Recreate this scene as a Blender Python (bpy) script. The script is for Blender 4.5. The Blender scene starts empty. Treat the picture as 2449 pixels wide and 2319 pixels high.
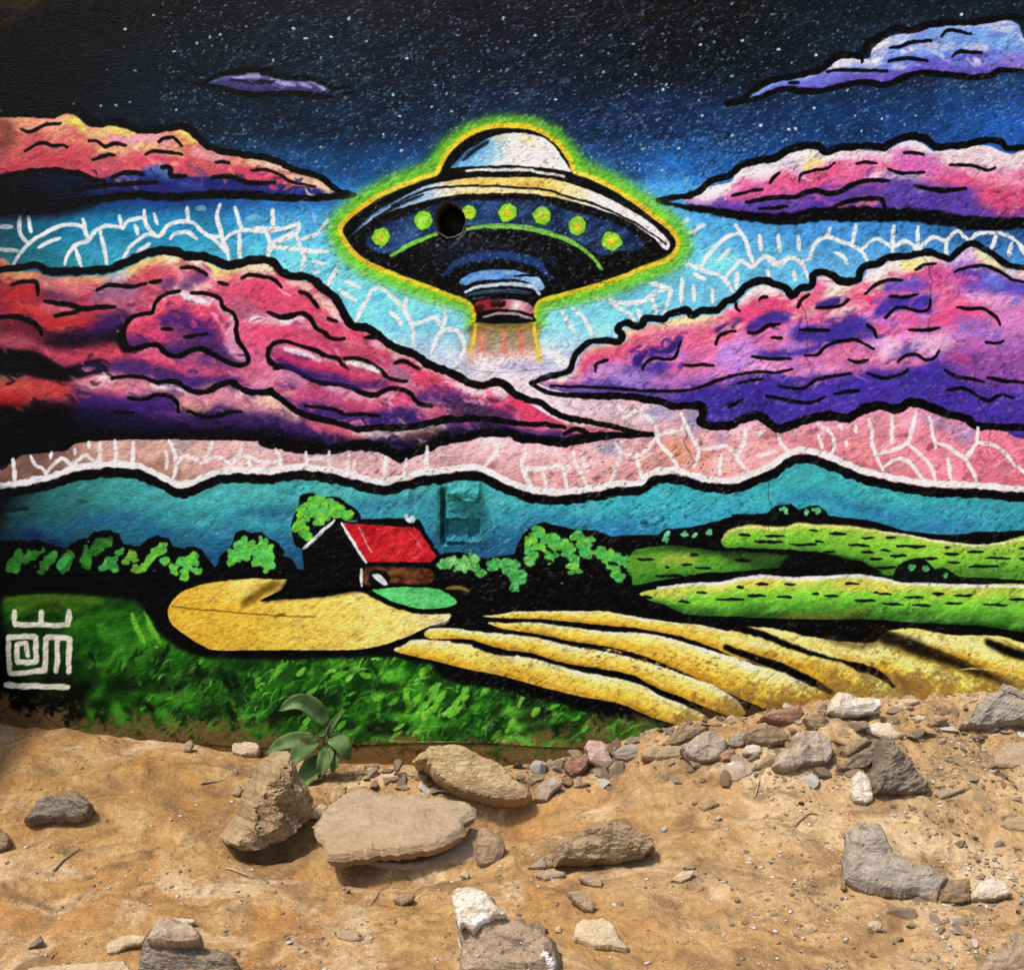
import bpy, bmesh, math, random
import numpy as np
from mathutils import Vector, Matrix, noise as mnoise
from mathutils.geometry import delaunay_2d_cdt

random.seed(7)
RNG = np.random.default_rng(11)
SC = bpy.context.scene
COL = SC.collection
R = math.radians

# ------------------------------------------------------------------ camera, sky, sun, exposure
S = 3.0 / 2449.0            # metres on the wall per photo pixel
CAM_D, CAM_H = 3.2, 1.25    # camera distance from the wall and height above the wall's foot
BASE_Y, HOR_Y, CX = 1825.0, 1825.0 - CAM_H / S, 1224.5
cam = bpy.data.cameras.new("camera")
cam.lens, cam.sensor_width = 36.0 * CAM_D / 3.0, 36.0
cam.shift_y = -(1159.5 - HOR_Y) / 2449.0
cam.clip_end = 300.0
cam_o = bpy.data.objects.new("camera", cam)
COL.objects.link(cam_o)
cam_o.location = (0, -CAM_D, CAM_H)
cam_o.rotation_euler = (R(90), 0, 0)
SC.camera = cam_o

SUN_DIR = Vector((-0.40, -0.23, 0.89)).normalized()       # towards the sun
elev = math.asin(SUN_DIR.z)
azim = math.atan2(SUN_DIR.x, SUN_DIR.y)
world = bpy.data.worlds.new("World")
SC.world = world
world.use_nodes = True
nt = world.node_tree
nt.nodes.clear()
wo = nt.nodes.new("ShaderNodeOutputWorld")
bg = nt.nodes.new("ShaderNodeBackground")
sky = nt.nodes.new("ShaderNodeTexSky")
sky.sky_type = 'NISHITA'
sky.sun_disc = False
sky.sun_elevation = elev
sky.sun_rotation = azim
sky.air_density, sky.dust_density, sky.ozone_density = 1.0, 3.0, 1.0
bg.inputs[1].default_value = 0.125
nt.links.new(sky.outputs[0], bg.inputs[0])
nt.links.new(bg.outputs[0], wo.inputs[0])
sun = bpy.data.lights.new("sun", 'SUN')
sun.energy, sun.angle, sun.color = 2.7, R(6), (1.0, 0.955, 0.89)
sun_o = bpy.data.objects.new("sun", sun)
COL.objects.link(sun_o)
sun_o.rotation_euler = SUN_DIR.to_track_quat('Z', 'Y').to_euler()
SC.view_settings.view_transform = 'Standard'
SC.view_settings.look = 'None'
SC.view_settings.gamma = 1.0
SC.view_settings.use_curve_mapping = False
SC.view_settings.exposure = 0.82

# ------------------------------------------------------------------ small helpers
def lin(c):
    c = np.asarray(c, float) / 255.0
    return tuple(np.where(c <= 0.04045, c / 12.92, ((c + 0.055) / 1.055) ** 2.4))

def tag(o, label=None, cat=None, group=None, kind=None):
    if label: o['label'] = label
    if cat: o['category'] = cat
    if group: o['group'] = group
    if kind: o['kind'] = kind
    return o

def mesh_obj(name, verts, faces, mat=None, parent=None, smooth=True, uvs=None):
    me = bpy.data.meshes.new(name)
    me.from_pydata([tuple(v) for v in verts], [], [tuple(f) for f in faces])
    if mat:
        for m in (mat if isinstance(mat, (list, tuple)) else [mat]): me.materials.append(m)
    if smooth: me.polygons.foreach_set('use_smooth', [True] * len(me.polygons))
    o = bpy.data.objects.new(name, me)
    COL.objects.link(o)
    if parent: o.parent = parent
    return o

TILES = {'A0': (0, 0), 'A1': (600, 0), 'A2': (1200, 0), 'A3': (1749, 0), 'B0': (0, 500), 'B1': (600, 500), 'B2': (1200, 500), 'B3': (1749, 500),
         'C0': (0, 1100), 'C1': (600, 1100), 'C2': (1200, 1100), 'C3': (1749, 1100), 'D0': (0, 1619), 'D1': (600, 1619), 'D2': (1200, 1619), 'D3': (1749, 1619)}
ZS = 1876.0 / 700.0
def P(s):
    """'A0 x,y x,y A1 x,y ...' : sketch-sheet coordinates -> mural pixels"""
    out, t = [], (0, 0)
    for w in s.split():
        if w in TILES: t = TILES[w]
        else:
            x, y = w.split(',')
            out.append((t[0] + float(x) / ZS, t[1] + float(y) / ZS))
    return np.array(out)
def PL(s):
    """several strokes separated by ';' , the sheet name carries over"""
    res, t = [], ''
    for part in s.split(';'):
        ws = part.split()
        if not ws: continue
        if ws[0] not in TILES: ws = [t] + ws
        for w in ws:
            if w in TILES: t = w
        res.append(P(' '.join(ws)))
    return res

def catmull(p, closed=False, n=6):
    p = np.asarray(p, float)
    if len(p) < 3: return p
    if closed: q = np.vstack([p[-1:], p, p[:2]])
    else: q = np.vstack([2 * p[0] - p[1], p, 2 * p[-1] - p[-2]])
    t = np.linspace(0, 1, n, endpoint=False)[:, None]
    out = []
    for i in range(1, len(q) - 2):
        a, b, c, d = q[i - 1], q[i], q[i + 1], q[i + 2]
        out.append(0.5 * (2 * b + (c - a) * t + (2 * a - 5 * b + 4 * c - d) * t ** 2 + (3 * b - a - 3 * c + d) * t ** 3))
    out = np.vstack(out)
    return out if closed else np.vstack([out, p[-1:]])

# ------------------------------------------------------------------ the painter: a mural painted into an image, stroke by stroke
KT = 0.8                                     # texels per photo pixel
MW, MH = int(2449 * KT), int(1900 * KT)
CAN = np.zeros((MH, MW, 3), np.float32)      # sRGB values 0..1
YY, XX = np.mgrid[0:MH, 0:MW].astype(np.float32)
XX = (XX + .5) / KT; YY = (YY + .5) / KT
CLIP = None

def vnoise(sx, sy, seed, box=None, ang=0.0, octaves=2):
    x0, y0, x1, y1 = box or (0, 0, MW, MH)
    x, y = XX[y0:y1, x0:x1], YY[y0:y1, x0:x1]
    if ang:
        c, s = math.cos(ang), math.sin(ang)
        x, y = x * c + y * s, -x * s + y * c
    tot, amp, norm = 0, 1.0, 0
    for o in range(octaves):
        g = np.random.default_rng(seed * 13 + o).random((97, 97)).astype(np.float32)
        u, v = x / sx * 2 ** o + 40, y / sy * 2 ** o + 40
        ui, vi = np.floor(u).astype(np.int32), np.floor(v).astype(np.int32)
        fu, fv = u - ui, v - vi
        fu, fv = fu * fu * (3 - 2 * fu), fv * fv * (3 - 2 * fv)
        a, b, c_, d = ui % 97, (ui + 1) % 97, vi % 97, (vi + 1) % 97
        n = (g[c_, a] * (1 - fu) + g[c_, b] * fu) * (1 - fv) + (g[d, a] * (1 - fu) + g[d, b] * fu) * fv
        tot = tot + n * amp; norm += amp; amp *= 0.55
    return tot / norm

def poly_mask(pts, pad=0):
    """anti-aliased nonzero-winding coverage of a closed polygon given in mural pixels -> mask, box"""
    Pn = np.asarray(pts, float) * KT
    x0, y0 = max(0, int(math.floor(Pn[:, 0].min())) - 1 - pad), max(0, int(math.floor(Pn[:, 1].min())) - 1 - pad)
    x1, y1 = min(MW, int(math.ceil(Pn[:, 0].max())) + 2 + pad), min(MH, int(math.ceil(Pn[:, 1].max())) + 2 + pad)
    if x1 <= x0 or y1 <= y0: return None, None
    Q = np.roll(Pn, -1, 0)
    SS, w = 3, x1 - x0 + 2
    ya, yb = Pn[:, 1] * SS, Q[:, 1] * SS
    sg = np.where(yb > ya, 1.0, -1.0)
    r0 = np.clip(np.ceil(np.minimum(ya, yb) - .5), y0 * SS, y1 * SS).astype(int)
    r1 = np.clip(np.ceil(np.maximum(ya, yb) - .5), y0 * SS, y1 * SS).astype(int)
    n = np.maximum(0, r1 - r0)
    if n.sum() == 0: return None, None
    ix = np.repeat(np.arange(len(Pn)), n)
    rows = np.repeat(r0 - (np.cumsum(n) - n), n) + np.arange(n.sum())
    t = (rows + .5 - ya[ix]) / (yb - ya)[ix]
    xs = np.clip(Pn[ix, 0] + t * (Q - Pn)[ix, 0] - x0, 0, w - 1.01)
    xi = xs.astype(int); f = xs - xi
    k = (rows - y0 * SS) * w + xi
    N = (y1 - y0) * SS * w
    acc = np.bincount(k, sg[ix] * (1 - f), N + 1)[:N] + np.bincount(k + 1, sg[ix] * f, N + 1)[:N]
    m = np.clip(np.abs(np.cumsum(acc.reshape(-1, w), 1)), 0, 1)[:, :x1 - x0]
    return m.reshape(y1 - y0, SS, x1 - x0).mean(1).astype(np.float32), (x0, y0, x1, y1)

def box_blur(m, r):
    for ax in (0, 1):
        for _ in range(2):
            k = int(r)
            if k < 1: return m
            p = [(0, 0), (0, 0)]; p[ax] = (k + 1, k)
            c = np.cumsum(np.pad(m, p, mode='edge'), ax)
            n = m.shape[ax]
            if ax == 0: m = (c[2 * k + 1:2 * k + 1 + n] - c[:n]) / (2 * k + 1)
            else: m = (c[:, 2 * k + 1:2 * k + 1 + n] - c[:, :n]) / (2 * k + 1)
    return m

def lay(m, box, col, op=1.0):
    x0, y0, x1, y1 = box
    if CLIP is not None: m = m * CLIP[y0:y1, x0:x1]
    m = (m * op)[..., None]
    c = col(box) if callable(col) else np.asarray(col, np.float32) / 255.0
    CAN[y0:y1, x0:x1] = CAN[y0:y1, x0:x1] * (1 - m) + c * m

def fill(pts, col, op=1.0, soft=0.0, smooth=True):
    if smooth: pts = catmull(pts, True)
    r = int(soft * KT)
    m, box = poly_mask(pts, 3 * r + 1 if r else 0)
    if m is None: return
    if r: m = box_blur(m, r)
    lay(m, box, col, op)

def stroke_poly(pts, w, taper=(1, 1), wob=0.12, smooth=True):
    p = catmull(pts, False, 8) if smooth else np.asarray(pts, float)
    d = np.r_[0, np.cumsum(np.hypot(*np.diff(p, axis=0).T))]
    L = max(d[-1], .1)
    n = max(4, int(L / 3.5))
    t = np.linspace(0, L, n)
    p = np.stack([np.interp(t, d, p[:, 0]), np.interp(t, d, p[:, 1])], 1)
    tg = np.gradient(p, axis=0); tg /= np.maximum(np.hypot(tg[:, 0], tg[:, 1]), 1e-6)[:, None]
    nr = np.stack([-tg[:, 1], tg[:, 0]], 1)
    ww = np.interp(t / L, np.linspace(0, 1, len(w)), w) if np.ndim(w) else np.full(n, float(w))
    u = t / L
    ww = ww * np.minimum(1, taper[0] + (1 - taper[0]) * u / .25) * np.minimum(1, taper[1] + (1 - taper[1]) * (1 - u) / .25)
    def wb():
        k = RNG.normal(0, 1, n)
        ker = np.array([1, 2, 3, 2, 1]) / 9
        return 1 + wob * 1.6 * np.convolve(np.pad(k, 2, mode='edge'), ker, 'valid')
    a, b = p + nr * (ww * .5 * wb())[:, None], p - nr * (ww * .5 * wb())[:, None]
    def cap(c, dirv, nrm, h):
        th = np.linspace(0, math.pi, 6)[1:-1]
        return np.array([c + nrm * h * math.cos(q) + dirv * h * math.sin(q) for q in th])
    e1 = cap(p[-1], tg[-1], nr[-1], ww[-1] * .5)
    e0 = cap(p[0], -tg[0], -nr[0], ww[0] * .5)
    return np.vstack([a, e1, b[::-1], e0])

def stroke(pts, w, col, op=1.0, soft=0.0, taper=(.75, .75), wob=0.12, smooth=True):
    q = stroke_poly(pts, w, taper, wob, smooth)
    fill(q, col, op, soft, smooth=False)
def strokes(s, w, col, **k):
    for p in PL(s): stroke(p, w, col, **k)
def dot(x, y, rx, ry, col, op=1.0, soft=0.0):
    a = np.linspace(0, 2 * math.pi, 15)[:-1]
    fill(np.stack([x + rx * np.cos(a) * RNG.uniform(.9, 1.1, 14), y + ry * np.sin(a) * RNG.uniform(.9, 1.1, 14)], 1), col, op, soft)

def set_clip(pts=None, smooth=True, grow=0):
    global CLIP
    if pts is None: CLIP = None; return
    m, box = poly_mask(catmull(pts, True) if smooth else pts)
    CLIP = np.zeros((MH, MW), np.float32)
    x0, y0, x1, y1 = box
    CLIP[y0:y1, x0:x1] = m

def brush_over(n, box, l=(14, 40), w=(5, 11), lean=0.0, spread=.5, reach=20, op=(.35, .8), vary=.10):
    """brushmarks that drag the colours already there, kept inside the present clip"""
    x0, y0, x1, y1 = box
    for _ in range(n):
        x, y = RNG.uniform(x0, x1), RNG.uniform(y0, y1)
        sx, sy = x + RNG.normal(0, reach), y + RNG.normal(0, reach * .6)
        i, j, i2, j2 = int(y * KT), int(x * KT), int(sy * KT), int(sx * KT)
        if not (0 <= i < MH and 0 <= j < MW and 0 <= i2 < MH and 0 <= j2 < MW): continue
        if CLIP is not None and (CLIP[i, j] < .5 or CLIP[i2, j2] < .9): continue
        c = np.clip(CAN[i2, j2] * 255 * (1 + RNG.normal(0, vary)) + RNG.normal(0, 5, 3), 0, 252)
        a = lean + RNG.normal(0, spread)
        ll = RNG.uniform(*l)
        d = np.array([math.cos(a), math.sin(a)]) * ll
        q = np.array([x, y])
        k = np.array([-d[1], d[0]]) * RNG.normal(0, .15)
        stroke([q - d / 2, q + k, q + d / 2], RNG.uniform(*w), c, RNG.uniform(*op), 0, (.5, .35), .2)

def ramp(v, stops):
    ks = [s[0] for s in stops]
    return np.stack([np.interp(v, ks, [s[1][c] for s in stops]) for c in range(3)], -1).astype(np.float32) / 255.0

def depth_paint(pts, stops, seed, amp=.45, sx=60, sy=22, ang=0.0, smooth=True, xmix=None):
    """fill a shape with a ramp that runs from its upper to its lower outline, broken up by brushy noise"""
    pts = catmull(pts, True) if smooth else pts
    m, box = poly_mask(pts)
    x0, y0, x1, y1 = box
    on = m > .5
    any_ = on.any(0)
    top = np.where(any_, on.argmax(0), 0).astype(np.float32)
    bot = np.where(any_, m.shape[0] - on[::-1].argmax(0), m.shape[0]).astype(np.float32)
    yy = np.arange(m.shape[0], dtype=np.float32)[:, None]
    v = (yy - top) / np.maximum(bot - top, 12)
    v = v + amp * (vnoise(sx, sy, seed, box, ang, 3) - .5) * 2
    c = ramp(v, stops)
    if xmix is not None: c = xmix(c, box)
    lay(m, box, lambda b: c)

# colour grids for the large graded areas
def grid_col(xs, ys, table):
    T = np.array(table, np.float32)
    def f(box):
        x0, y0, x1, y1 = box
        x, y = XX[y0, x0:x1], YY[y0:y1, x0]
        fx = np.interp(x, xs, np.arange(len(xs))); fy = np.interp(y, ys, np.arange(len(ys)))
        ix, iy = np.clip(fx.astype(int), 0, len(xs) - 2), np.clip(fy.astype(int), 0, len(ys) - 2)
        u, v = fx - ix, fy - iy
        u, v = (u * u * (3 - 2 * u))[None, :, None], (v * v * (3 - 2 * v))[:, None, None]
        a, b = T[iy][:, ix], T[iy][:, ix + 1]
        c, d = T[iy + 1][:, ix], T[iy + 1][:, ix + 1]
        return ((a * (1 - u) + b * u) * (1 - v) + (c * (1 - u) + d * u) * v) / 255.0
    return f
BLACK = (3, 3, 5)
WHITE = (240, 247, 250)
FILMS = []          # (name, outline in mural pixels, level, parent name or None, label)
def film(name, pts, level, parent=None, label=None, smooth=True, key=None):
    FILMS.append((name, catmull(pts, True, 4) if smooth else np.asarray(pts), level, parent, label, key or name))
# ------------------------------------------------------------------ 1. sky of the mural
xs = [0, 350, 800, 1224, 1650, 2050, 2449]
ys = [0, 150, 300, 400, 470, 540, 640, 760, 860, 930, 1010, 1070, 1180]
lay(np.ones((MH, MW), np.float32), (0, 0, MW, MH), grid_col(xs, ys, [
 [(3,3,4),(6,8,12),(20,22,28),(20,18,24),(9,9,12),(14,20,28),(16,24,34)],
 [(3,3,4),(9,18,26),(15,24,36),(16,22,38),(10,13,20),(14,26,40),(20,40,68)],
 [(3,4,7),(11,26,38),(13,32,52),(18,40,72),(18,46,86),(20,54,104),(30,82,160)],
 [(3,5,12),(14,40,66),(22,70,122),(26,66,120),(30,90,160),(26,66,130),(32,80,156)],
 [(4,8,20),(16,48,104),(40,112,190),(60,140,200),(70,150,212),(32,74,126),(14,24,42)],
 [(20,84,108),(30,124,166),(80,172,222),(96,196,226),(78,162,220),(62,136,205),(34,84,146)],
 [(32,104,118),(62,160,186),(112,200,224),(122,208,236),(106,190,226),(92,168,222),(70,142,206)],
 [(40,110,124),(80,170,190),(112,200,224),(124,208,234),(112,192,226),(96,170,222),(80,150,210)],
 [(120,110,120),(150,160,175),(165,190,215),(182,196,222),(150,175,215),(140,160,215),(150,150,210)],
 [(130,95,85),(180,150,150),(222,198,212),(230,210,222),(205,160,185),(190,130,175),(215,130,160)],
 [(120,90,80),(192,150,146),(222,182,188),(232,204,214),(222,174,186),(228,150,168),(230,126,150)],
 [(116,86,74),(190,152,142),(218,176,180),(226,182,188),(224,164,162),(228,140,150),(228,122,146)],
 [(106,76,62),(182,146,132),(216,168,170),(220,158,158),(222,156,146),(222,132,140),(220,116,136)]]))
n1 = vnoise(150, 90, 3, ang=.5, octaves=3)[..., None]
CAN *= (0.80 + 0.56 * n1)
n2 = vnoise(34, 11, 4, ang=-.5, octaves=3)[..., None]
CAN += np.clip(n2 - .56, 0, 1) * np.array([.16, .30, .44], np.float32) * (YY < 470)[..., None] * np.clip((XX - 260) / 300, 0, 1)[..., None]
# pale mist under the beam
for q, c, o in (('B1 1380,980 1500,960 1700,960 1876,980 B2 300,1000 250,1060 200,1150 100,1200 B1 1700,1120 1500,1080', (226,214,230), .6),
                ('B2 260,1180 600,1220 900,1290 1000,1400 700,1330 400,1280', (232,214,224), .55),
                ('B1 1450,1000 1650,990 1800,1080 1600,1080', (236,224,236), .6)):
    fill(P(q), c, o, 16)
for q, c in (('B2 950,1270 1100,1290 1080,1340 930,1320', (90,140,200)), ('B2 1180,1290 1260,1300 1270,1380 1200,1400', (100,140,205)),
             ('B2 600,1520 760,1500 740,1560 620,1560', (100,150,205)), ('B3 1200,1310 1420,1370 1400,1420 1230,1370', (120,150,215)),
             ('B3 1440,1400 1560,1390 1540,1500 1470,1490', (130,150,220)), ('B2 1380,1440 1450,1440 1440,1500 1370,1500', (120,130,205)),
             ('B0 1100,1500 1260,1500 1200,1540 1110,1560', (110,140,165)), ('B0 1640,1490 1730,1500 1690,1550', (130,160,180)),
             ('B2 1040,1480 1180,1500 1180,1600 1060,1590', (226,150,100)), ('B2 1270,1580 1350,1570 1340,1640', (222,160,90))):
    fill(P(q), c, .6, 12)
for _ in range(70):      # brushy blotches in the pink band
    x, y = RNG.uniform(0, 2449), RNG.uniform(1030, 1170)
    c = [(196,110,115),(230,150,150),(205,135,150),(225,175,180)][RNG.integers(4)]
    if x < 420: c = [(120,80,62),(98,70,58),(160,118,100)][RNG.integers(3)]
    stroke([(x, y), (x + RNG.uniform(20, 60), y - RNG.uniform(-8, 22))], RNG.uniform(12, 30), c, .35, 6)
for _ in range(60):
    x, y = RNG.uniform(250, 2449), RNG.uniform(520, 900)
    c = [(60,150,190),(140,220,240),(70,165,215),(110,205,225)][RNG.integers(4)]
    if x > 2000: c = [(70,140,205),(110,180,230)][RNG.integers(2)]
    stroke([(x, y), (x + RNG.uniform(20, 60), y - RNG.uniform(0, 22))], RNG.uniform(10, 24), c, .35, 6)
# rusty smears in the upper left corner
for x, y, w, c in ((10,10,40,(44,34,8)),(50,18,34,(66,50,14)),(30,40,26,(38,28,8)),(5,55,20,(44,22,6)),(70,5,24,(50,36,16)),(200,3,14,(40,32,12)),(340,5,40,(34,22,20))):
    stroke([(x, y), (x + 26, y - 8)], w, c, .7, 5)
brush_over(1500, (0, 0, 2449, 1180), l=(18, 50), w=(6, 14), lean=-.45, spread=.35, reach=16, op=(.25, .6), vary=.2)
# stars, splashed on, and slivers painted as glints of the stucco
def specks(n, fx, fy, smin, smax, cols, op=(.4, .95), lean=-.5):
    for _ in range(n):
        x, y = fx(), fy()
        if not (2 < x < 2446 and 2 < y < 1895): continue
        l, w = RNG.uniform(smin, smax), RNG.uniform(1.4, 2.6)
        a = lean + RNG.normal(0, .35)
        stroke([(x, y), (x + l * math.cos(a), y + l * math.sin(a))], w, cols[RNG.integers(len(cols))], RNG.uniform(*op), 0, (1, 1), 0, False)
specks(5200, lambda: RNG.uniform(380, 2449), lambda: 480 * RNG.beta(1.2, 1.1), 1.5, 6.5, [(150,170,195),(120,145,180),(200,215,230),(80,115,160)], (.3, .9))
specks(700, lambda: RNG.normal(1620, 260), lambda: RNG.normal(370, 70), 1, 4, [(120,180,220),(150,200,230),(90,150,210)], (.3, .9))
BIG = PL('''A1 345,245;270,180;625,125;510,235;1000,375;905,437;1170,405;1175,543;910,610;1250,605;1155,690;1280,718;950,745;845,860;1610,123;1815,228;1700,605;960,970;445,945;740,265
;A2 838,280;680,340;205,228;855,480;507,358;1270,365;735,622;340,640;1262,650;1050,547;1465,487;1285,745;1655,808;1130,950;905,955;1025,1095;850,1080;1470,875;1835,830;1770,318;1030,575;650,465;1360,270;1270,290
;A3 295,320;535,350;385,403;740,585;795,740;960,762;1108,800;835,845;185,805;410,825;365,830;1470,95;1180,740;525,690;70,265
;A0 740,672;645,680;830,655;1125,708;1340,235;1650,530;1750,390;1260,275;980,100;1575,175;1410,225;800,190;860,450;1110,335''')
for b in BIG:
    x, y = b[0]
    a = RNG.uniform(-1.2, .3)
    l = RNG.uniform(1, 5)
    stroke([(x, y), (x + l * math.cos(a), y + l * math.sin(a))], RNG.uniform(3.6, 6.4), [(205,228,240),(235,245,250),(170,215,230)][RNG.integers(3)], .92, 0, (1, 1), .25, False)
for x, y in ((1535,75),(1350,195),(1265,225),(880,185)):
    dot(x, y, 16, 8, (60,90,120), .5, 5)

# ------------------------------------------------------------------ 2. thin clouds high in the sky
q = P('A0 1330,530 1420,495 1560,485 1700,478 A1 60,478 200,515 300,520 400,520 470,560 510,580 430,590 300,590 160,585 40,605 A0 1700,605 1560,585 1440,550')
depth_paint(q, [(0,(110,105,165)),(.35,(72,70,122)),(1,(48,44,92))], 5, .4, 40, 12)
film('painted_cloud', q, 1, label='small dusky lavender painted cloud')
strokes('A0 1500,500 1600,485 1700,480 A1 0,490;A1 130,510 200,530 280,550;A1 380,520 430,535 470,575;A1 320,535 380,560', 11, (176,172,226), op=.75, soft=2)
strokes('A0 1480,515 1560,520 1620,540;1650,515 1720,530 1760,520;A1 20,520 60,540 100,520', 8, (22,18,40), op=.8)
strokes('A0 1190,525 1280,540 1380,492 1500,462 1620,448 1750,455 A1 60,465 200,490 300,500 400,510 460,540 530,562 640,560;A0 1290,545 1400,558 1500,592 1620,607 1720,608 A1 60,605 250,600 400,612 500,622 600,600 660,585', 14, BLACK, op=.9, soft=1.5, taper=(.4,.4))

q = P('A3 110,635 200,570 300,518 370,505 480,488 560,458 610,430 690,383 760,374 830,385 890,368 905,310 960,268 1050,228 1180,203 1300,178 1450,163 1600,158 1720,132 1830,150 1876,250 1930,300 1930,440 1850,440 1700,450 1600,480 1450,470 1300,465 1200,460 1100,500 1000,530 900,510 800,515 700,545 600,560 500,570 400,550 330,560 220,600')
depth_paint(q, [(-.1,(214,218,250)),(.2,(136,166,240)),(.5,(108,142,232)),(.75,(104,104,206)),(1,(92,82,188))], 6, .42, 70, 20, -.15)
film('painted_cloud', q, 1, label='periwinkle blue painted cloud high on the right')
set_clip(q)
strokes('A3 620,425 760,395 880,385 960,390;900,330 930,300 1000,260', 22, (246,244,254), op=.85, soft=5)
strokes('A3 1230,290 1330,295 1420,290;1050,430 1110,425;1500,300 1640,310;1660,180 1800,190', 20, (214,226,252), op=.7, soft=4)
strokes('A3 1480,410 1600,400 1680,420;1250,430 1400,440;450,540 700,480 950,490', 26, (112,92,198), op=.6, soft=6)
strokes('A3 1560,380 1590,405;1100,330 1180,310', 12, (232,230,250), op=.8, soft=2)
strokes('A3 1300,210 1440,230 1600,215;1700,260 1830,330', 36, (116,172,242), op=.6, soft=8)
strokes('A3 1750,380 1876,400', 40, (158,126,214), op=.6, soft=8)
brush_over(260, (1780, 40, 2449, 240), lean=-.15)
set_clip()
strokes('A3 -30,660 60,640 120,600 200,540 300,505 400,490 500,465 580,440 640,390 700,355 780,352 850,345 870,290 920,250 1000,212 1050,185 1150,198 1250,165 1400,143 1560,143 1700,118 1820,105 1930,150', 17, BLACK)
strokes('A3 -30,672 100,648 220,612 330,572 420,582 520,585 620,575 740,545 850,525 960,545 1060,520 1150,480 1250,465 1400,482 1500,492 1640,490 1720,452 1900,455', 15, BLACK)
strokes('A3 610,460 700,450 850,452 1000,455;370,530 430,530;1015,310 1080,300 1160,270 1285,262;1350,235 1380,200 1460,200 1510,220 1535,215;1415,365 1460,335 1605,340;1010,395 1080,380 1150,375 1260,390;835,400 840,360', 9, BLACK)

# ------------------------------------------------------------------ 3. white scrawls between the clouds
SCR = '''A0 0,1455 75,1455;0,1600 110,1605;130,1370 125,1480 160,1540 188,1560;180,1385 185,1430 197,1485;80,1700 130,1620 200,1550 280,1500 360,1455 440,1440 500,1445 545,1470
;530,1405 545,1470 565,1540;415,1690 440,1620 490,1570 570,1540 610,1480 680,1445 760,1455 785,1465;250,1590 300,1555 380,1530;480,1590 500,1640 520,1700;640,1480 660,1560 685,1690;765,1385 775,1445
;785,1465 820,1420 880,1400 925,1402;925,1350 940,1440 990,1500;990,1375 1010,1430;780,1680 820,1600 880,1540 960,1500 1020,1515 1070,1450 1150,1420 1240,1430 1290,1480 1340,1510 1420,1520;865,1445 880,1500
;870,1640 900,1600 960,1565;1090,1530 1120,1500 1200,1490 1260,1530;1200,1330 1210,1420;1410,1310 1390,1390 1410,1470 1435,1560 1455,1610 1465,1665;1310,1500 1380,1540 1440,1610
;1430,1550 1480,1500 1560,1475 1700,1480 1800,1465 A1 20,1460;A0 1505,1330 1530,1420 1550,1460;1535,1490 1535,1660;1750,1340 1745,1400 1755,1450;1720,1490 1730,1580 1715,1640;1876,1490 1800,1530 1735,1580 1876,1592
;A1 0,1475 150,1475 250,1455 310,1430 290,1490 200,1540 120,1570;100,1490 125,1570 100,1635;120,1575 200,1590 310,1600 400,1610 490,1612;290,1490 310,1560 340,1640 320,1740;330,1530 400,1510 450,1475 490,1415
;135,1350 145,1450;555,1700 520,1780 480,1850;395,1740 430,1745;400,1680 470,1690;B1 610,465 700,500;565,520 670,590;770,520 740,590 700,660 670,735;770,520 830,505 900,560 960,620 1000,680 1035,760 1050,880
;890,655 940,700 960,740;1000,570 985,640 1010,690;1040,740 1110,715 1180,695 1210,730 1230,770;1250,650 1240,740;1150,920 1180,850 1220,790 1300,770 1350,820 1370,890 1340,960 1310,980
;A2 1205,1500 1300,1440;1500,1440 1530,1490 1570,1560 1590,1640 1612,1690;1525,1495 1450,1515 1380,1570 1320,1640 1280,1700 1260,1720;1385,1665 1455,1600;1650,1520 1660,1600;1775,1520 1780,1600
;1180,1685 1260,1715 1300,1740 1380,1760 1440,1800 1480,1870;1230,1755 1300,1790;1430,1790 1480,1720 1530,1670 1560,1690 1610,1710 1640,1680 1690,1640 1730,1680 1780,1700 1840,1650;1700,1740 1710,1770;1510,1760 1505,1830
;B2 1155,450 1145,600;1225,490 1235,580;1350,520 1350,600;680,530 710,590 800,600 900,590 980,540 1080,510 1060,600 1030,700;940,470 1080,510;960,560 990,660;850,740 830,680 760,640 700,600;870,640 890,720 850,740
;380,660 420,710 470,790;450,630 520,690 560,760 580,840;590,560 650,580;A3 180,1510 190,1600;300,1510 310,1610;430,1520 435,1600;200,1640 260,1660 300,1690 370,1650 440,1680 500,1790
;440,1680 500,1650 540,1560 610,1520 690,1540 770,1570 830,1610 880,1690;630,1460 610,1520;800,1440 775,1570;830,1600 880,1560 930,1530 980,1555 1040,1580 1110,1545 1160,1565 1195,1600 1240,1560 1300,1520 1375,1545 1420,1500 1460,1485 1520,1540 1580,1500 1660,1490 1740,1500 1820,1540 1880,1600
;1040,1450 1035,1620;1195,1450 1195,1610;1375,1545 1375,1630;1700,1500 1680,1560 1650,1610;1800,1560 1775,1640;665,1620 720,1650 745,1690;35,1750 30,1850;400,1745 405,1790;235,1735 230,1760;1850,1580 1880,1630'''
strokes(SCR, 10.2, WHITE, op=.96, wob=.07)
strokes('B2 260,910 340,940 425,1010', 22, WHITE, op=.95)
strokes('A2 1165,1415 1190,1402', 15, (190,225,240), op=.9)
strokes('B1 1060,580 1200,610 1270,660;1290,690 1320,700;A0 1580,1400 1660,1390;A1 400,1370 410,1410;A0 1260,1335 1310,1335', 12, (190,228,240), op=.45)
# shade at the left edge, painted over the scrawls nearest it
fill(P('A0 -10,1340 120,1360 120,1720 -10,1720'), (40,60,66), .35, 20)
# ------------------------------------------------------------------ 4. pink clouds with dark bellies
def ridge(s, w, col=BLACK, **k): strokes(s, w, col, **k)

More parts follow.
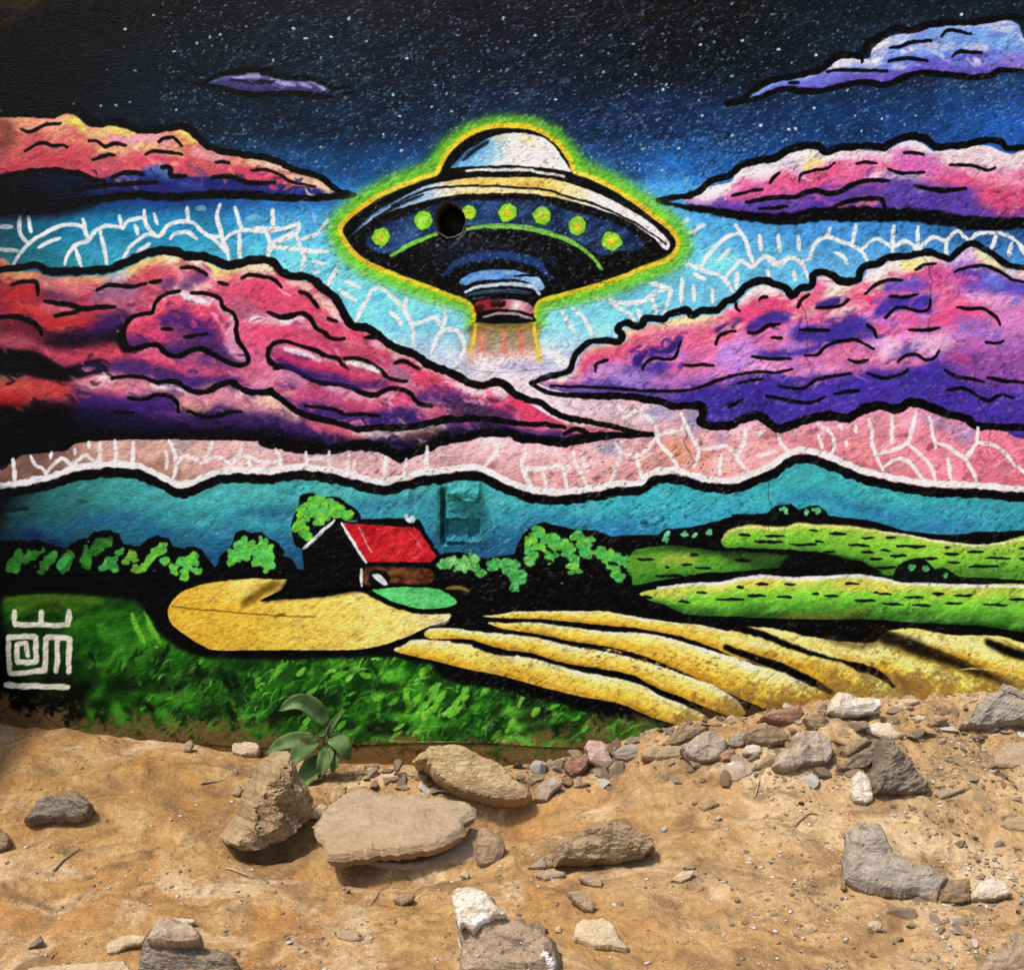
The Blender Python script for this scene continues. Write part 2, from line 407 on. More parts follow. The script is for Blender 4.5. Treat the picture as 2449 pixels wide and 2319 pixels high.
# upper left cloud
top = 'A0 -30,745 60,740 120,728 200,742 340,750 420,730 480,738 540,790 600,815 700,808 790,820 880,850 980,858 1080,838 1170,832 1230,860 1290,920 1400,960 1520,1000 1640,1010 1760,1040 A1 180,1050 260,1100 350,1115 440,1150 500,1200 545,1230'
q = P(top + ' A1 620,1250 500,1258 300,1262 0,1248 A0 1500,1240 1300,1242 1100,1255 900,1242 750,1252 600,1268 480,1275 300,1335 -30,1345')
mid = 'A0 -30,1135 150,1102 300,1088 420,1095 520,1112 620,1142 700,1132 850,1102 940,1090 1010,1060 1090,1112 1200,1135 1350,1130 1500,1132 1600,1165 1700,1172 1800,1180 A1 150,1172 300,1195 430,1207 545,1230'
depth_paint(q, [(0,(232,168,130)),(.14,(222,138,120)),(.32,(204,96,100)),(.55,(196,88,104)),(.8,(170,78,98))], 8, .28, 60, 22, .15)
film('painted_cloud', q, 1, label='salmon pink painted cloud with navy belly at upper left')
set_clip(q)
fill(P(mid + ' A1 620,1260 300,1270 A0 1500,1260 600,1290 -30,1370'), lambda b: ramp(np.clip(XX[b[1]:b[3], b[0]:b[2]] / 700, 0, 1) + .3 * (vnoise(40, 14, 9, b) - .5), [(0,(6,6,18)),(.2,(10,12,40)),(.35,(24,34,92)),(.6,(34,44,118)),(1,(40,46,122))]), 1)
strokes('A0 430,770 500,800 520,830;700,825 800,850 870,865;1150,845 1210,865 1260,910;480,760 520,820', 22, (236,222,100), op=.85, soft=4)
strokes('A0 560,860 680,850;640,960 760,965 900,930 1050,930;1050,980 1160,985', 20, (240,214,140), op=.75, soft=5)
strokes('A0 860,880 1000,880 1100,900;1250,960 1350,1000 1450,1030;700,890 850,910;A1 20,1020 150,1060 220,1090', 24, (240,166,184), op=.8, soft=6)
strokes('A0 1600,1020 1700,1040 1780,1060;A1 200,1090 300,1140 400,1170 500,1215', 18, (248,226,190), op=.9, soft=4)
strokes('A0 1400,1080 1550,1090 1650,1120;900,1020 1080,1030 1200,1070;A1 20,1120 120,1140 200,1160', 24, (222,72,108), op=.7, soft=6)
strokes('A0 440,960 470,1020 560,1060;200,960 300,1010 400,1040;20,1080 160,1060', 30, (196,58,70), op=.6, soft=8)
strokes('A0 20,780 60,860 30,960', 34, (92,60,44), op=.7, soft=10)
strokes('A0 960,1090 1030,1080 1080,1130', 30, (80,130,200), op=.75, soft=6)
strokes('A0 720,1140 900,1140;1150,1180 1300,1190', 20, (72,84,160), op=.6, soft=5)
brush_over(420, (0, 265, 830, 480), lean=.2)
set_clip()
ridge('A0 -30,735 200,735 330,738 420,700 500,700 560,752 640,795 730,780 800,795 880,832 960,838 1050,826 1150,808 1210,820 1260,872 1310,922 1400,965 1480,978 1560,992 1650,1000 1750,1022 1830,1060 A1 200,1052 280,1090 360,1105 450,1142 520,1195 570,1225 640,1245', 17)
ridge('A0 -30,730 100,715 300,715 420,688 520,700', 18, op=.95, soft=2)
ridge('A0 -30,1360 300,1345 480,1285 600,1278 750,1262 900,1250 1100,1265 1300,1250 1500,1248 1700,1255 A1 0,1255 300,1270 500,1262 660,1252', 20)
fill(P('A0 -30,1200 300,1230 600,1280 620,1310 450,1370 200,1390 -30,1385'), (3,4,10), .95, 10)
ridge('A0 -30,1140 150,1107 300,1092 420,1100 520,1117 600,1150 670,1160', 14)
ridge('A0 720,1140 780,1112 840,1106 920,1120;1040,1072 1088,1075 1095,1120 1110,1130 1190,1130;1365,1135 1480,1132 1560,1165 1640,1175 1760,1168', 12)
ridge('A0 470,1222 650,1192 850,1177 1010,1170', 11)
ridge('A0 140,830 180,845 230,830 290,800 385,790;160,970 220,930 280,915 340,935 400,930 430,945;570,905 620,905 670,940 740,920 810,935;595,1025 650,1005 700,990 735,998;935,990 980,970 1080,975 1165,992;1015,910 1050,885 1110,885 1165,935;1380,1040 1470,1045', 9)
ridge('A1 0,1092 100,1090 180,1115 250,1160 340,1185 410,1195', 8)

# upper right cloud
top = 'A2 1170,1285 1250,1255 1330,1200 1420,1180 1480,1160 1500,1110 1570,1060 1660,1040 1760,1030 A3 360,970 450,950 550,955 600,1000 700,970 800,960 900,970 1000,960 1080,920 1150,900 1230,920 1290,970 1350,955 1450,960 1600,930 1700,960 1800,990 1930,965'
q = P(top + ' A3 1930,1415 1700,1400 1500,1390 1350,1370 1200,1340 1050,1330 985,1340 850,1340 700,1345 560,1345 400,1375 200,1375 A2 1500,1360 1300,1330 1200,1310')
depth_paint(q, [(0,(246,240,246)),(.12,(236,200,222)),(.3,(232,112,160)),(.5,(214,96,168)),(.62,(110,72,170)),(1,(84,60,160))], 12, .2, 70, 18, -.12)
film('painted_cloud', q, 1, label='pink and white painted cloud with violet belly at upper right')
set_clip(q)
strokes('A3 30,1110 150,1070 300,1040 400,1000 520,975;A2 1260,1270 1380,1210 1480,1180', 40, (246,242,250), op=.9, soft=8)
strokes('A3 160,1130 350,1090 480,1050 560,1020', 40, (244,236,244), op=.85, soft=8)
strokes('A3 480,1070 530,1045 570,1040', 26, (252,226,120), op=.85, soft=4)
strokes('A3 330,1030 390,1050 350,1080', 20, (196,190,226), op=.7, soft=5)
strokes('A3 260,1190 340,1150 400,1180 500,1170 600,1110 660,1090', 40, (236,92,138), op=.85, soft=8)
strokes('A3 0,1270 150,1240 260,1220 430,1220', 22, (226,100,160), op=.85, soft=5)
strokes('A3 700,1150 800,1110 950,1060', 40, (230,104,160), op=.75, soft=9)
strokes('A3 1080,1000 1180,1020 1280,1060 1300,1100', 60, (214,108,190), op=.8, soft=10)
strokes('A3 1080,925 1150,910 1230,940 1270,970', 24, (248,240,250), op=.9, soft=5)
strokes('A3 700,990 850,975 980,985', 22, (246,206,222), op=.8, soft=6)
strokes('A3 880,1130 1000,1120 1150,1140 1300,1150', 22, (246,220,236), op=.85, soft=5)
strokes('A3 1400,1000 1550,1010 1700,1030 1876,1020', 60, (248,224,230), op=.85, soft=10)
strokes('A3 1230,1165 1400,1160 1550,1160', 24, (238,90,130), op=.8, soft=6)
strokes('A3 1620,1220 1720,1240 1876,1250', 90, (238,84,122), op=.85, soft=14)
strokes('A3 1600,1120 1750,1150 1876,1160', 36, (240,170,196), op=.7, soft=9)
strokes('A3 1050,1200 1300,1270 1500,1280', 70, (84,62,166), op=.75, soft=12)
strokes('A3 680,1320 800,1310 930,1300', 16, (214,110,150), op=.85, soft=2)
strokes('A2 1200,1290 1300,1290 1400,1280', 16, (190,150,210), op=.8, soft=3)
brush_over(420, (1620, 330, 2449, 530), lean=-.2)
set_clip()
ridge('A2 1000,1285 1100,1268 1200,1255 1270,1220 1340,1160 1420,1140 1480,1110 1520,1070 1600,1037 1700,1020 A3 290,1010 350,970 400,950 480,932 560,940 610,975 700,948 850,938 980,940 1060,895 1150,872 1230,882 1310,940 1400,938 1530,922 1640,897 1720,908 1780,950 1930,940', 18)
ridge('A2 1000,1292 1150,1322 1300,1345 1500,1375 1700,1400 A3 400,1400 560,1370 700,1375 850,1370 1000,1380 1200,1380 1350,1400 1500,1425 1700,1435 1930,1430', [10,20,30,36,34,36,38], soft=2)
ridge('A3 245,1175 270,1135 310,1110;435,1160 450,1120 520,1095 610,1080 660,1045;1005,1080 1070,1105 1150,1110 1235,1103;800,1050 850,1040 930,1050;1105,980 1170,980 1235,995;1400,1060 1500,1060 1570,1070 1640,1090 1690,1075;0,1255 100,1230 200,1215;180,1340 360,1325', 8)
ridge('A3 100,1295 250,1270 400,1262 460,1240 510,1222 560,1225 620,1240 700,1230 780,1185 880,1155 1010,1160;1180,1190 1260,1210 1350,1220 1500,1210;670,1315 760,1290 850,1275 950,1272 975,1300 985,1345', 12)

# big left cloud
top = 'B0 -30,395 120,400 230,400 300,430 400,435 560,430 700,420 800,385 900,335 980,310 1060,295 1130,300 1200,325 1300,330 1370,360 1430,385 1520,380 1620,350 1700,345 1760,370 1800,420 A1 190,1750 B1 260,455 340,460 410,490 460,540 540,600 580,660 610,720 660,770 760,790 840,850 930,910 1050,950 1150,1020 1280,1070 1380,1120 1480,1150 1560,1135 1620,1140 1690,1200 1780,1240 B2 200,1260 300,1320 440,1370 600,1395 740,1420 1000,1445'
bot = ' B2 1000,1450 800,1450 650,1450 500,1470 420,1490 300,1480 100,1465 B1 1700,1440 1500,1430 1400,1450 1250,1480 1100,1530 980,1575 930,1575 860,1530 750,1512 600,1520 500,1540 350,1530 200,1500 B0 1700,1490 1480,1480 1250,1480 1000,1475 700,1480 500,1500 400,1550 150,1570 -30,1590'
BIGL = P(top + bot)
STOPL = [(-.1,(248,222,190)),(.05,(232,150,152)),(.16,(196,66,100)),(.3,(188,62,100)),(.42,(222,128,160)),(.55,(194,80,118)),(.66,(104,48,112)),(.76,(60,34,104)),(.9,(30,18,62)),(1.05,(8,5,14))]
def left_dim(c, box):  # shade of the left end, put into the cloud's colour
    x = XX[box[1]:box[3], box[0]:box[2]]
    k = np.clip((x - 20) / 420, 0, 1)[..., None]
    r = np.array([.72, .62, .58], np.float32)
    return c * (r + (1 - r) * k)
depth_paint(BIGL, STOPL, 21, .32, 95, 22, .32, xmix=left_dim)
film('painted_cloud', BIGL, 1, label='huge crimson and pink painted cloud left of the saucer')
set_clip(BIGL)
strokes('B0 820,390 900,350 980,325 1060,312 1150,325 1260,345;1330,360 1400,405 1440,425 1530,400;1600,375 1680,360 1740,385', 26, (250,220,120), op=.85, soft=5)
strokes('B0 1060,320 1130,325;1200,345 1290,350;1680,365 1730,385', 14, (252,244,224), op=.8, soft=3)
strokes('B0 20,420 160,420 240,430;420,450 560,455 680,450', 22, (222,170,110), op=.7, soft=5)
strokes('B0 700,440 760,430 800,420', 26, (184,200,208), op=.8, soft=5)
strokes('B1 0,370 80,390;240,470 310,490 380,510;420,560 500,630 540,680', 22, (252,232,196), op=.85, soft=5)
strokes('B0 960,420 1040,410 1120,440;880,460 960,440', 40, (220,66,92), op=.8, soft=7)
strokes('B0 1050,490 1100,470;1180,500 1250,450 1310,430', 34, (72,36,104), op=.8, soft=7)
strokes('B0 620,560 760,550 880,530', 40, (104,92,140), op=.75, soft=9)
strokes('B0 300,550 420,580 480,570', 40, (66,38,76), op=.75, soft=9)
strokes('B0 60,540 180,520 220,500;120,640 240,660 350,720 480,740 640,700', 44, (190,44,46), op=.8, soft=9)
strokes('B0 380,490 480,520 560,490;660,600 800,590 920,560;300,620 460,650', 34, (226,110,122), op=.65, soft=9)
strokes('B0 640,740 720,720 820,700;380,850 520,830 680,790 780,790', 46, (44,22,84), op=.85, soft=10)
strokes('B0 20,760 150,740 240,820', 40, (80,26,44), op=.8, soft=10)
strokes('B0 330,900 460,940 600,900 720,900 800,960 960,980 1100,1010', 44, (204,64,86), op=.85, soft=8)
strokes('B0 560,870 680,860', 24, (224,90,110), op=.6, soft=7)
strokes('B0 720,1010 850,1020 980,1050 1150,1090 1300,1100 1420,1070', 44, (56,32,104), op=.9, soft=7)
strokes('B0 1150,1020 1300,1030 1440,1040;1000,930 1080,960', 30, (218,72,110), op=.75, soft=6)
strokes('B0 1500,550 1700,560 1876,620;1480,470 1600,500 1750,530;B1 0,470 160,520 300,580 400,640', 50, (226,56,100), op=.75, soft=10)
strokes('B0 1500,600 1580,640 1660,680', 44, (160,90,120), op=.7, soft=9)
strokes('B0 1560,760 1700,750 1876,800;1570,830 1680,860;B1 60,790 260,830 440,870', 38, (228,60,104), op=.75, soft=8)
strokes('B0 1600,700 1720,710 1830,720', 24, (240,190,206), op=.8, soft=5)
strokes('B1 0,715 60,705;190,720 260,720;290,705 340,705', 14, (252,246,246), op=.9, soft=2)
strokes('B0 1620,950 1700,960 1740,1020 1650,1060', 50, (228,90,130), op=.75, soft=9)
strokes('B1 40,950 100,1000', 60, (222,100,140), op=.8, soft=9)
strokes('B1 480,720 560,790 680,820 800,860 860,920', 36, (222,58,98), op=.8, soft=7)
strokes('B1 560,660 620,760;780,850 860,880;920,950 1040,970', 20, (246,196,210), op=.8, soft=5)
strokes('B1 1050,1060 1200,1130 1350,1180 1500,1230 1650,1290;950,1010 1050,1030', 46, (224,54,98), op=.85, soft=8)
strokes('B1 1250,1090 1400,1160 1500,1190;1560,1170 1650,1200 1720,1260', 20, (250,232,240), op=.85, soft=4)
strokes('B1 1680,1230 1780,1310 1850,1350;B2 60,1210 150,1280 260,1340', 34, (218,48,92), op=.85, soft=6)
strokes('B1 900,1030 980,1060 1000,1090', 30, (168,120,160), op=.8, soft=6)
strokes('B1 1060,1210 1200,1200 1330,1220 1450,1290 1650,1330', 34, (60,30,110), op=.85, soft=7)
strokes('B1 1280,1280 1450,1300 1600,1330', 40, (62,40,60), op=.7, soft=10)
strokes('B1 300,1220 350,1160 480,1190 620,1230 760,1270 900,1250 1000,1230', 40, (226,74,116), op=.8, soft=8)
strokes('B1 480,1140 600,1165 700,1210;760,1210 900,1190', 22, (246,180,206), op=.8, soft=5)
strokes('B1 330,1260 470,1300 620,1350 800,1350 960,1310 1080,1330', 34, (52,30,112), op=.85, soft=6)
strokes('B1 140,1060 260,1060 340,1110;20,1110 130,1130', 36, (232,150,176), op=.75, soft=8)
# lower bank of the left cloud
strokes('B0 -20,1090 80,1080 160,1120', 44, (150,116,92), op=.7, soft=8)
strokes('B0 0,1170 150,1170 300,1150 420,1150', 60, (206,70,62), op=.85, soft=9)
strokes('B0 20,1230 130,1230', 40, (170,24,30), op=.7, soft=9)
strokes('B0 520,1100 650,1110 760,1130 900,1150 1040,1160', 48, (240,146,156), op=.85, soft=8)
strokes('B0 640,1080 720,1085;980,1130 1100,1130 1200,1165;1500,1185 1560,1195;1660,1190 1760,1205', 20, (250,236,232), op=.9, soft=4)
strokes('B0 600,1170 700,1190 780,1190', 24, (216,80,120), op=.7, soft=6)
strokes('B0 1150,1210 1220,1260 1330,1250', 34, (240,180,130), op=.75, soft=7)
strokes('B0 1180,1230 1300,1210 1420,1180 1500,1220 1600,1260 1750,1290', 46, (240,150,160), op=.8, soft=8)
strokes('B0 1700,1220 1780,1250 1840,1270;B1 40,1220 130,1230', 24, (252,226,160), op=.85, soft=5)
strokes('B1 120,1260 220,1300 300,1330', 40, (238,170,160), op=.8, soft=8)
strokes('B1 380,1360 500,1390 620,1420 720,1440', 34, (232,92,120), op=.85, soft=6)
strokes('B1 660,1430 800,1440 950,1430 1100,1400 1250,1380', 22, (246,222,214), op=.85, soft=5)
strokes('B1 1000,1470 1080,1440 1200,1420', 26, (96,60,48), op=.7, soft=7)
strokes('B0 560,1230 700,1250 850,1280 1000,1230 1100,1260', 44, (56,32,112), op=.85, soft=9)
strokes('B0 1250,1360 1450,1350 1650,1350 1800,1370;B1 20,1370 250,1410 340,1450', 36, (48,26,88), op=.75, soft=9)
fill(P('B0 -30,1290 200,1260 420,1240 560,1260 800,1310 1000,1350 1250,1400 1500,1410 1800,1420 B1 200,1450 340,1490 300,1540 B0 1700,1520 1250,1500 700,1500 -30,1620'), (3,2,7), .97, 10)
strokes('B0 520,1300 700,1330 900,1370 1050,1390', 60, (34,18,78), op=.6, soft=16)
fill(P('B0 -30,1300 200,1290 380,1290 500,1400 700,1440 1200,1450 1200,1500 600,1520 -30,1610'), (1,1,3), 1, 10)
fill(P('B0 -30,890 100,900 220,910 320,960 400,1005 480,1005 550,975 620,965 680,1010 690,1050 600,1060 500,1090 400,1110 250,1080 120,1060 -30,1050'), (5,3,8), 1, 4)
strokes('B0 520,1030 600,1010 650,1030', 26, (38,24,72), op=.9, soft=6)
fill(P('B0 290,810 380,790 560,800 760,780 800,850 700,870 500,900 350,900 270,860'), (12,6,20), .85, 9)
i0, i1 = int(590 * KT), int(1090 * KT)
kk = (CLIP[i0:i1] * .14 * np.clip(CAN[i0:i1].mean(-1) * 2.4 - .25, 0, 1) * np.clip(XX[i0:i1] / 500, .2, 1))[..., None]
CAN[i0:i1] = CAN[i0:i1] * (1 - kk) + kk * np.array([.84, .70, .80], np.float32)
brush_over(1500, (0, 590, 1500, 1090), lean=.42, spread=.4)
# the little cloud inside it
INN = P('B0 1150,525 1080,540 1020,580 985,640 970,665 900,675 840,700 800,760 800,830 820,880 880,895 960,870 1010,870 1060,920 1130,945 1200,920 1260,895 1320,910 1400,950 1470,985 1540,1000 1590,980 1575,920 1530,850 1515,780 1515,720 1490,670 1430,630 1410,580 1360,550 1290,535')
depth_paint(INN, [(0,(240,168,184)),(.14,(226,96,124)),(.4,(212,70,104)),(.55,(150,58,110)),(.75,(96,46,112)),(1,(60,34,90))], 25, .22, 50, 20, .3)
set_clip(INN)
strokes('B0 1180,560 1260,580 1330,600', 18, (252,236,238), op=.9, soft=3)
strokes('B0 1040,720 1150,700 1250,750 1350,800', 40, (60,34,112), op=.85, soft=8)
strokes('B0 900,760 1000,800 1100,830;1260,650 1380,700 1450,740', 36, (214,72,110), op=.8, soft=7)
strokes('B0 1490,700 1480,800 1500,880 1550,950', 34, (232,160,196), op=.85, soft=6)
brush_over(160, (280, 690, 600, 880), lean=.4)
set_clip()
film('painted_cloud_billow', INN, 2, parent='L', label='small round billow inside the big left cloud')
strokes('B0 1340,570 1400,590 1420,640 1480,680 1490,720', 16, (236,164,190), op=.85, soft=4)
ridge('B0 1150,525 1080,540 1020,580 985,640 970,665 900,675 840,700 800,760 795,830 820,880 880,895 960,870 1010,870 1060,920 1130,945 1200,920 1260,895 1320,910 1400,950 1470,985 1540,1000 1590,980 1575,920 1530,850 1515,780 1515,720 1490,670 1430,630 1410,580 1360,550 1290,535 1225,540', 12)
ridge('B0 780,760 770,850 800,900 870,905', 16, soft=3)
ridge('B0 -30,390 120,375 230,360 300,395 400,400 560,395 700,385 800,345 900,300 980,275 1060,265 1130,275 1200,300 1300,300 1370,330 1430,355 1520,350 1620,325 1700,325 1760,345 1800,400 B1 200,405 260,430 340,430 410,460 460,510 540,570 580,640 610,700 660,750 760,770 840,830 930,890 1050,930 1150,1000 1280,1050 1380,1100 1480,1130 1560,1110 1620,1120 1690,1180 1780,1220 B2 150,1215 250,1240 330,1300 440,1340 600,1370 740,1400 860,1430 990,1440', [22,22,21,21,20,20,20,19,18,18,18,16,12])
ridge('B2 990,1445 800,1450 650,1455 500,1475 420,1492 300,1482 100,1467 B1 1700,1440 1500,1432 1400,1452 1250,1482 1100,1532 980,1580 930,1580 860,1535 750,1515 600,1520 500,1540 350,1530 200,1505 80,1490', [12,22,24,20,20,24,26,24,30,34])
ridge('B0 715,1085 800,1070 900,1075 1000,1105 1120,1105 1220,1160 1310,1175 1400,1130 1480,1110 1560,1160 1640,1175 1750,1170 B1 120,1165 200,1220 290,1290 380,1330 480,1355 600,1385 680,1410 800,1400 950,1400 1100,1380 1250,1350 1400,1340 1550,1350 1700,1370 B2 100,1370 200,1378 300,1382 400,1400', [11,13,15,15,15,16,17,17,16,15])
ridge('B2 400,1440 480,1410 540,1430 565,1450', 12)
ridge('B0 -20,697 80,690 150,705 210,730 250,770 265,800', 14)
ridge('B0 285,590 380,605 470,620 540,640 640,630 735,628', 13)
ridge('B0 75,485 130,470 190,460 235,475 240,550;620,520 680,490 760,490 830,500 900,485 935,475;960,470 1035,460;1160,375 1230,375 1290,395 1330,420;1405,470 1460,485;1550,440 1600,425 1680,435 1750,450 1805,500;350,685 430,670 520,650;1720,660 1780,690 1840,695 1890,685', 10)
ridge('B0 1040,768 1105,772;1180,820 1250,812 1330,800;820,1210 870,1215 940,1215 1000,1190 1080,1195 1130,1230 1145,1300;1205,1295 1290,1325 1370,1330 1450,1305 1545,1300;735,1300 860,1305', 10)
ridge('B1 110,660 180,690 260,680 330,665 380,700 420,760 480,800 520,830 600,830;310,530 370,550 430,630;495,700 550,720', 11)
ridge('B1 300,870 220,850 150,860 112,910 112,960 160,1000 230,1010 300,1040 380,1090 460,1110 560,1120 640,1140 720,1180 800,1190 880,1155 960,1155 1020,1180 1070,1240 1160,1260', 13)
ridge('B1 150,1020 250,1000;300,870 400,900 480,940 560,960 590,1000 620,1025;600,960 680,960 760,990 830,1030 880,1080 1000,1105;920,990 960,975 1010,985 1075,1020', 11)
strokes('B1 220,900 330,920 440,970;620,985 720,1000 820,1040', 13, (252,244,248), op=.9, soft=2)
strokes('B1 170,940 300,980 420,1010 560,1030 650,1080 760,1100', 22, (216,54,96), op=.8, soft=5)
strokes('B1 170,970 260,1010 400,1060 560,1090 700,1130 860,1120', 20, (54,28,108), op=.85, soft=5)
ridge('B1 730,825 830,815;350,1260 450,1270 550,1290 620,1320 720,1310 830,1330', 9)

# big right cloud
top = 'B2 240,1120 330,1090 450,1070 500,960 540,910 590,880 680,865 770,865 800,820 780,790 800,760 850,770 910,770 940,735 1000,735 1050,730 1100,700 1180,685 1230,705 1290,680 1390,680 1450,630 1510,600 1580,530 1630,495 1700,490 B3 280,510 340,540 390,580 450,540 520,520 550,450 590,425 640,450 700,485 810,485 855,430 880,385 950,375 1010,335 1120,325 1260,300 1340,325 1410,345 1470,285 1530,245 1590,265 1670,315 1750,375 1840,395 1930,395'
bot = ' B3 1930,1400 1700,1390 1600,1370 1500,1320 1380,1290 1250,1240 1150,1220 1050,1260 950,1240 850,1260 750,1320 650,1300 500,1320 400,1360 280,1380 200,1320 100,1325 B2 1480,1375 1310,1370 1290,1330 1310,1280 1270,1240 1100,1240 1000,1215 800,1185 600,1180 400,1170'
BIGR = P(top + bot)
STOPR = [(-.1,(250,236,214)),(.04,(240,180,190)),(.16,(228,92,140)),(.32,(222,120,176)),(.45,(176,120,216)),(.58,(224,120,172)),(.68,(120,84,188)),(.8,(72,52,160)),(1,(66,48,150))]
depth_paint(BIGR, STOPR, 33, .34, 85, 26, -.28)
film('painted_cloud', BIGR, 1, label='huge violet and pink painted cloud right of the saucer')
set_clip(BIGR)
strokes('B2 560,920 700,900 800,850 830,800;880,780 1000,750 1120,720 1250,720 1420,700', 24, (252,232,160), op=.85, soft=5)
strokes('B2 480,1090 500,1000 560,930', 18, (246,196,170), op=.85, soft=4)
strokes('B2 1460,660 1560,580 1640,520 1720,520;B3 140,520 220,510 320,540', 34, (250,236,232), op=.85, soft=7)
strokes('B3 580,450 640,470;860,420 900,410 1000,360 1080,350', 30, (250,240,240), op=.9, soft=6)
strokes('B3 1090,355 1180,355 1230,350;1560,270 1640,320 1720,370;430,545 480,530', 24, (252,236,140), op=.85, soft=5)
strokes('B3 1400,370 1480,300 1560,320', 40, (206,176,238), op=.8, soft=8)
strokes('B2 520,1020 580,950 680,930 780,900 880,840;1300,800 1310,820', 34, (232,84,130), op=.8, soft=7)
strokes('B2 900,770 1000,790 1150,800 1300,760 1450,720', 34, (226,100,150), op=.7, soft=8)
strokes('B2 1480,700 1560,670 1680,650;B3 20,700 150,640 300,600 380,640', 40, (230,74,124), op=.85, soft=8)
strokes('B3 430,640 480,580 560,540;760,560 850,540 880,600', 44, (234,76,124), op=.8, soft=8)
strokes('B2 1160,860 1250,900 1340,960;1100,1030 1200,1020 1300,1040', 44, (230,110,160), op=.75, soft=9)
strokes('B2 580,1080 700,1040 820,1080 960,1100', 40, (206,160,230), op=.75, soft=9)
strokes('B2 1000,1100 1200,1110 1350,1070 1500,1010 1650,1000 1800,1000', 40, (226,140,210), op=.8, soft=9)
strokes('B2 1400,960 1480,900 1560,860;1450,1000 1580,980', 34, (186,146,236), op=.75, soft=8)
strokes('B2 860,970 940,920 1040,910 1110,880 1140,830', 24, (50,32,130), op=.92, soft=3)
strokes('B2 860,990 920,960', 22, (52,34,130), op=.9, soft=3)
strokes('B2 1380,780 1440,755 1490,750', 18, (50,40,120), op=.9, soft=3)
strokes('B3 120,760 200,720 260,690 350,700', 30, (56,42,140), op=.92, soft=4)
strokes('B3 430,810 520,800 620,800 700,760 780,730 870,760', 42, (58,46,150), op=.92, soft=5)
strokes('B3 580,860 680,820 820,790 890,800', 34, (60,46,150), op=.9, soft=5)
strokes('B3 150,930 280,930 380,920 480,910 560,880', 18, (66,52,160), op=.9, soft=3)
strokes('B3 560,615 640,600 730,580', 20, (50,38,138), op=.92, soft=3)
strokes('B3 950,660 1000,620 1100,600 1200,610 1250,580', 34, (60,48,160), op=.92, soft=4)
strokes('B3 1000,510 1120,480 1240,480', 34, (86,70,190), op=.8, soft=7)
strokes('B3 1450,420 1600,420 1750,480 1876,520;1500,490 1700,520 1876,560', 44, (92,72,196), op=.85, soft=9)
strokes('B3 1640,450 1720,490', 30, (110,130,230), op=.75, soft=6)
strokes('B3 1330,420 1420,440 1480,460;1250,430 1330,400', 44, (206,84,160), op=.75, soft=9)
strokes('B3 1500,560 1650,580 1850,600', 34, (240,180,214), op=.8, soft=8)
strokes('B3 1300,720 1400,690 1540,660 1640,670', 40, (234,80,140), op=.85, soft=8)
strokes('B3 1120,720 1200,740', 34, (232,82,130), op=.75, soft=8)
strokes('B3 940,780 1060,800 1180,790', 26, (230,84,130), op=.75, soft=7)
strokes('B3 1180,880 1280,870 1400,880;950,880 1060,880', 50, (246,196,220), op=.85, soft=10)
strokes('B3 920,970 1000,960', 36, (250,224,236), op=.8, soft=8)
strokes('B3 620,960 720,930 850,940 1000,1010 1080,990;640,1010 800,1020', 40, (230,120,160), op=.8, soft=9)
strokes('B3 1480,740 1600,770 1680,800', 44, (130,104,196), op=.75, soft=9)
strokes('B3 1720,640 1800,700 1876,760', 60, (206,140,214), op=.75, soft=12)
strokes('B3 1400,940 1550,980 1700,960 1876,950;1560,1050 1750,1050 1876,1040', 70, (142,76,160), op=.8, soft=14)
strokes('B3 1450,940 1520,970', 20, (206,70,120), op=.7, soft=5)
strokes('B3 20,1130 200,1170 420,1190 650,1140 900,1120 1150,1090 1330,1050', 60, (64,48,156), op=.9, soft=9)
strokes('B3 20,1240 250,1270 500,1270 800,1220 1100,1180 1350,1220 1600,1280 1876,1300', 70, (72,54,164), op=.85, soft=10)
strokes('B2 1200,1180 1350,1200 1500,1240 1700,1280', 70, (60,46,150), op=.9, soft=9)
strokes('B2 340,1140 480,1150 640,1165 900,1190 1100,1200', 18, (120,96,160), op=.7, soft=4)
strokes('B3 130,1000 260,1000 350,1000;B3 430,1060 560,1030 700,1020', 24, (236,150,206), op=.8, soft=6)
brush_over(1400, (1280, 580, 2449, 1040), lean=-.35, spread=.4)
set_clip()
ridge('B2 190,1115 300,1072 430,1040 460,950 510,890 570,850 660,840 750,850 770,800 742,772 790,722 850,745 900,740 920,700 1010,702 1040,705 1080,670 1180,650 1220,680 1280,650 1380,650 1430,600 1500,565 1560,500 1620,465 1700,462 B3 280,480 350,510 390,555 440,510 510,490 530,420 590,402 640,420 700,460 800,460 830,402 870,360 940,350 1000,310 1120,300 1260,277 1340,300 1400,320 1460,262 1530,222 1600,240 1680,290 1760,350 1840,372 1930,370', 17.5)
ridge('B2 190,1120 280,1170 400,1190 600,1200 800,1200 1000,1232 1100,1260 1270,1260 1290,1300 1275,1350 1300,1380 1450,1387 1550,1342 1650,1322 1720,1380 1780,1410 B3 350,1390 400,1378 500,1342 650,1322 750,1340 850,1280 950,1258 1050,1280 1150,1238 1250,1258 1380,1310 1500,1342 1600,1390 1930,1400', [12,17,18,19,20,22,22,22,22,22])
ridge('B2 310,1130 450,1137 700,1147 900,1162 1100,1167 1250,1147 1400,1092 1560,1052 1700,1042 B3 280,1050 390,1025', 8)
ridge('B2 1370,870 1390,820 1440,790 1500,780;1580,790 1640,790 1700,745 1780,735;600,1040 610,990 680,965;905,1025 925,985 975,955 1050,962 1110,948 1150,850;1165,1000 1240,1005 1300,995 1360,1005;1450,1270 1540,1220', 8)
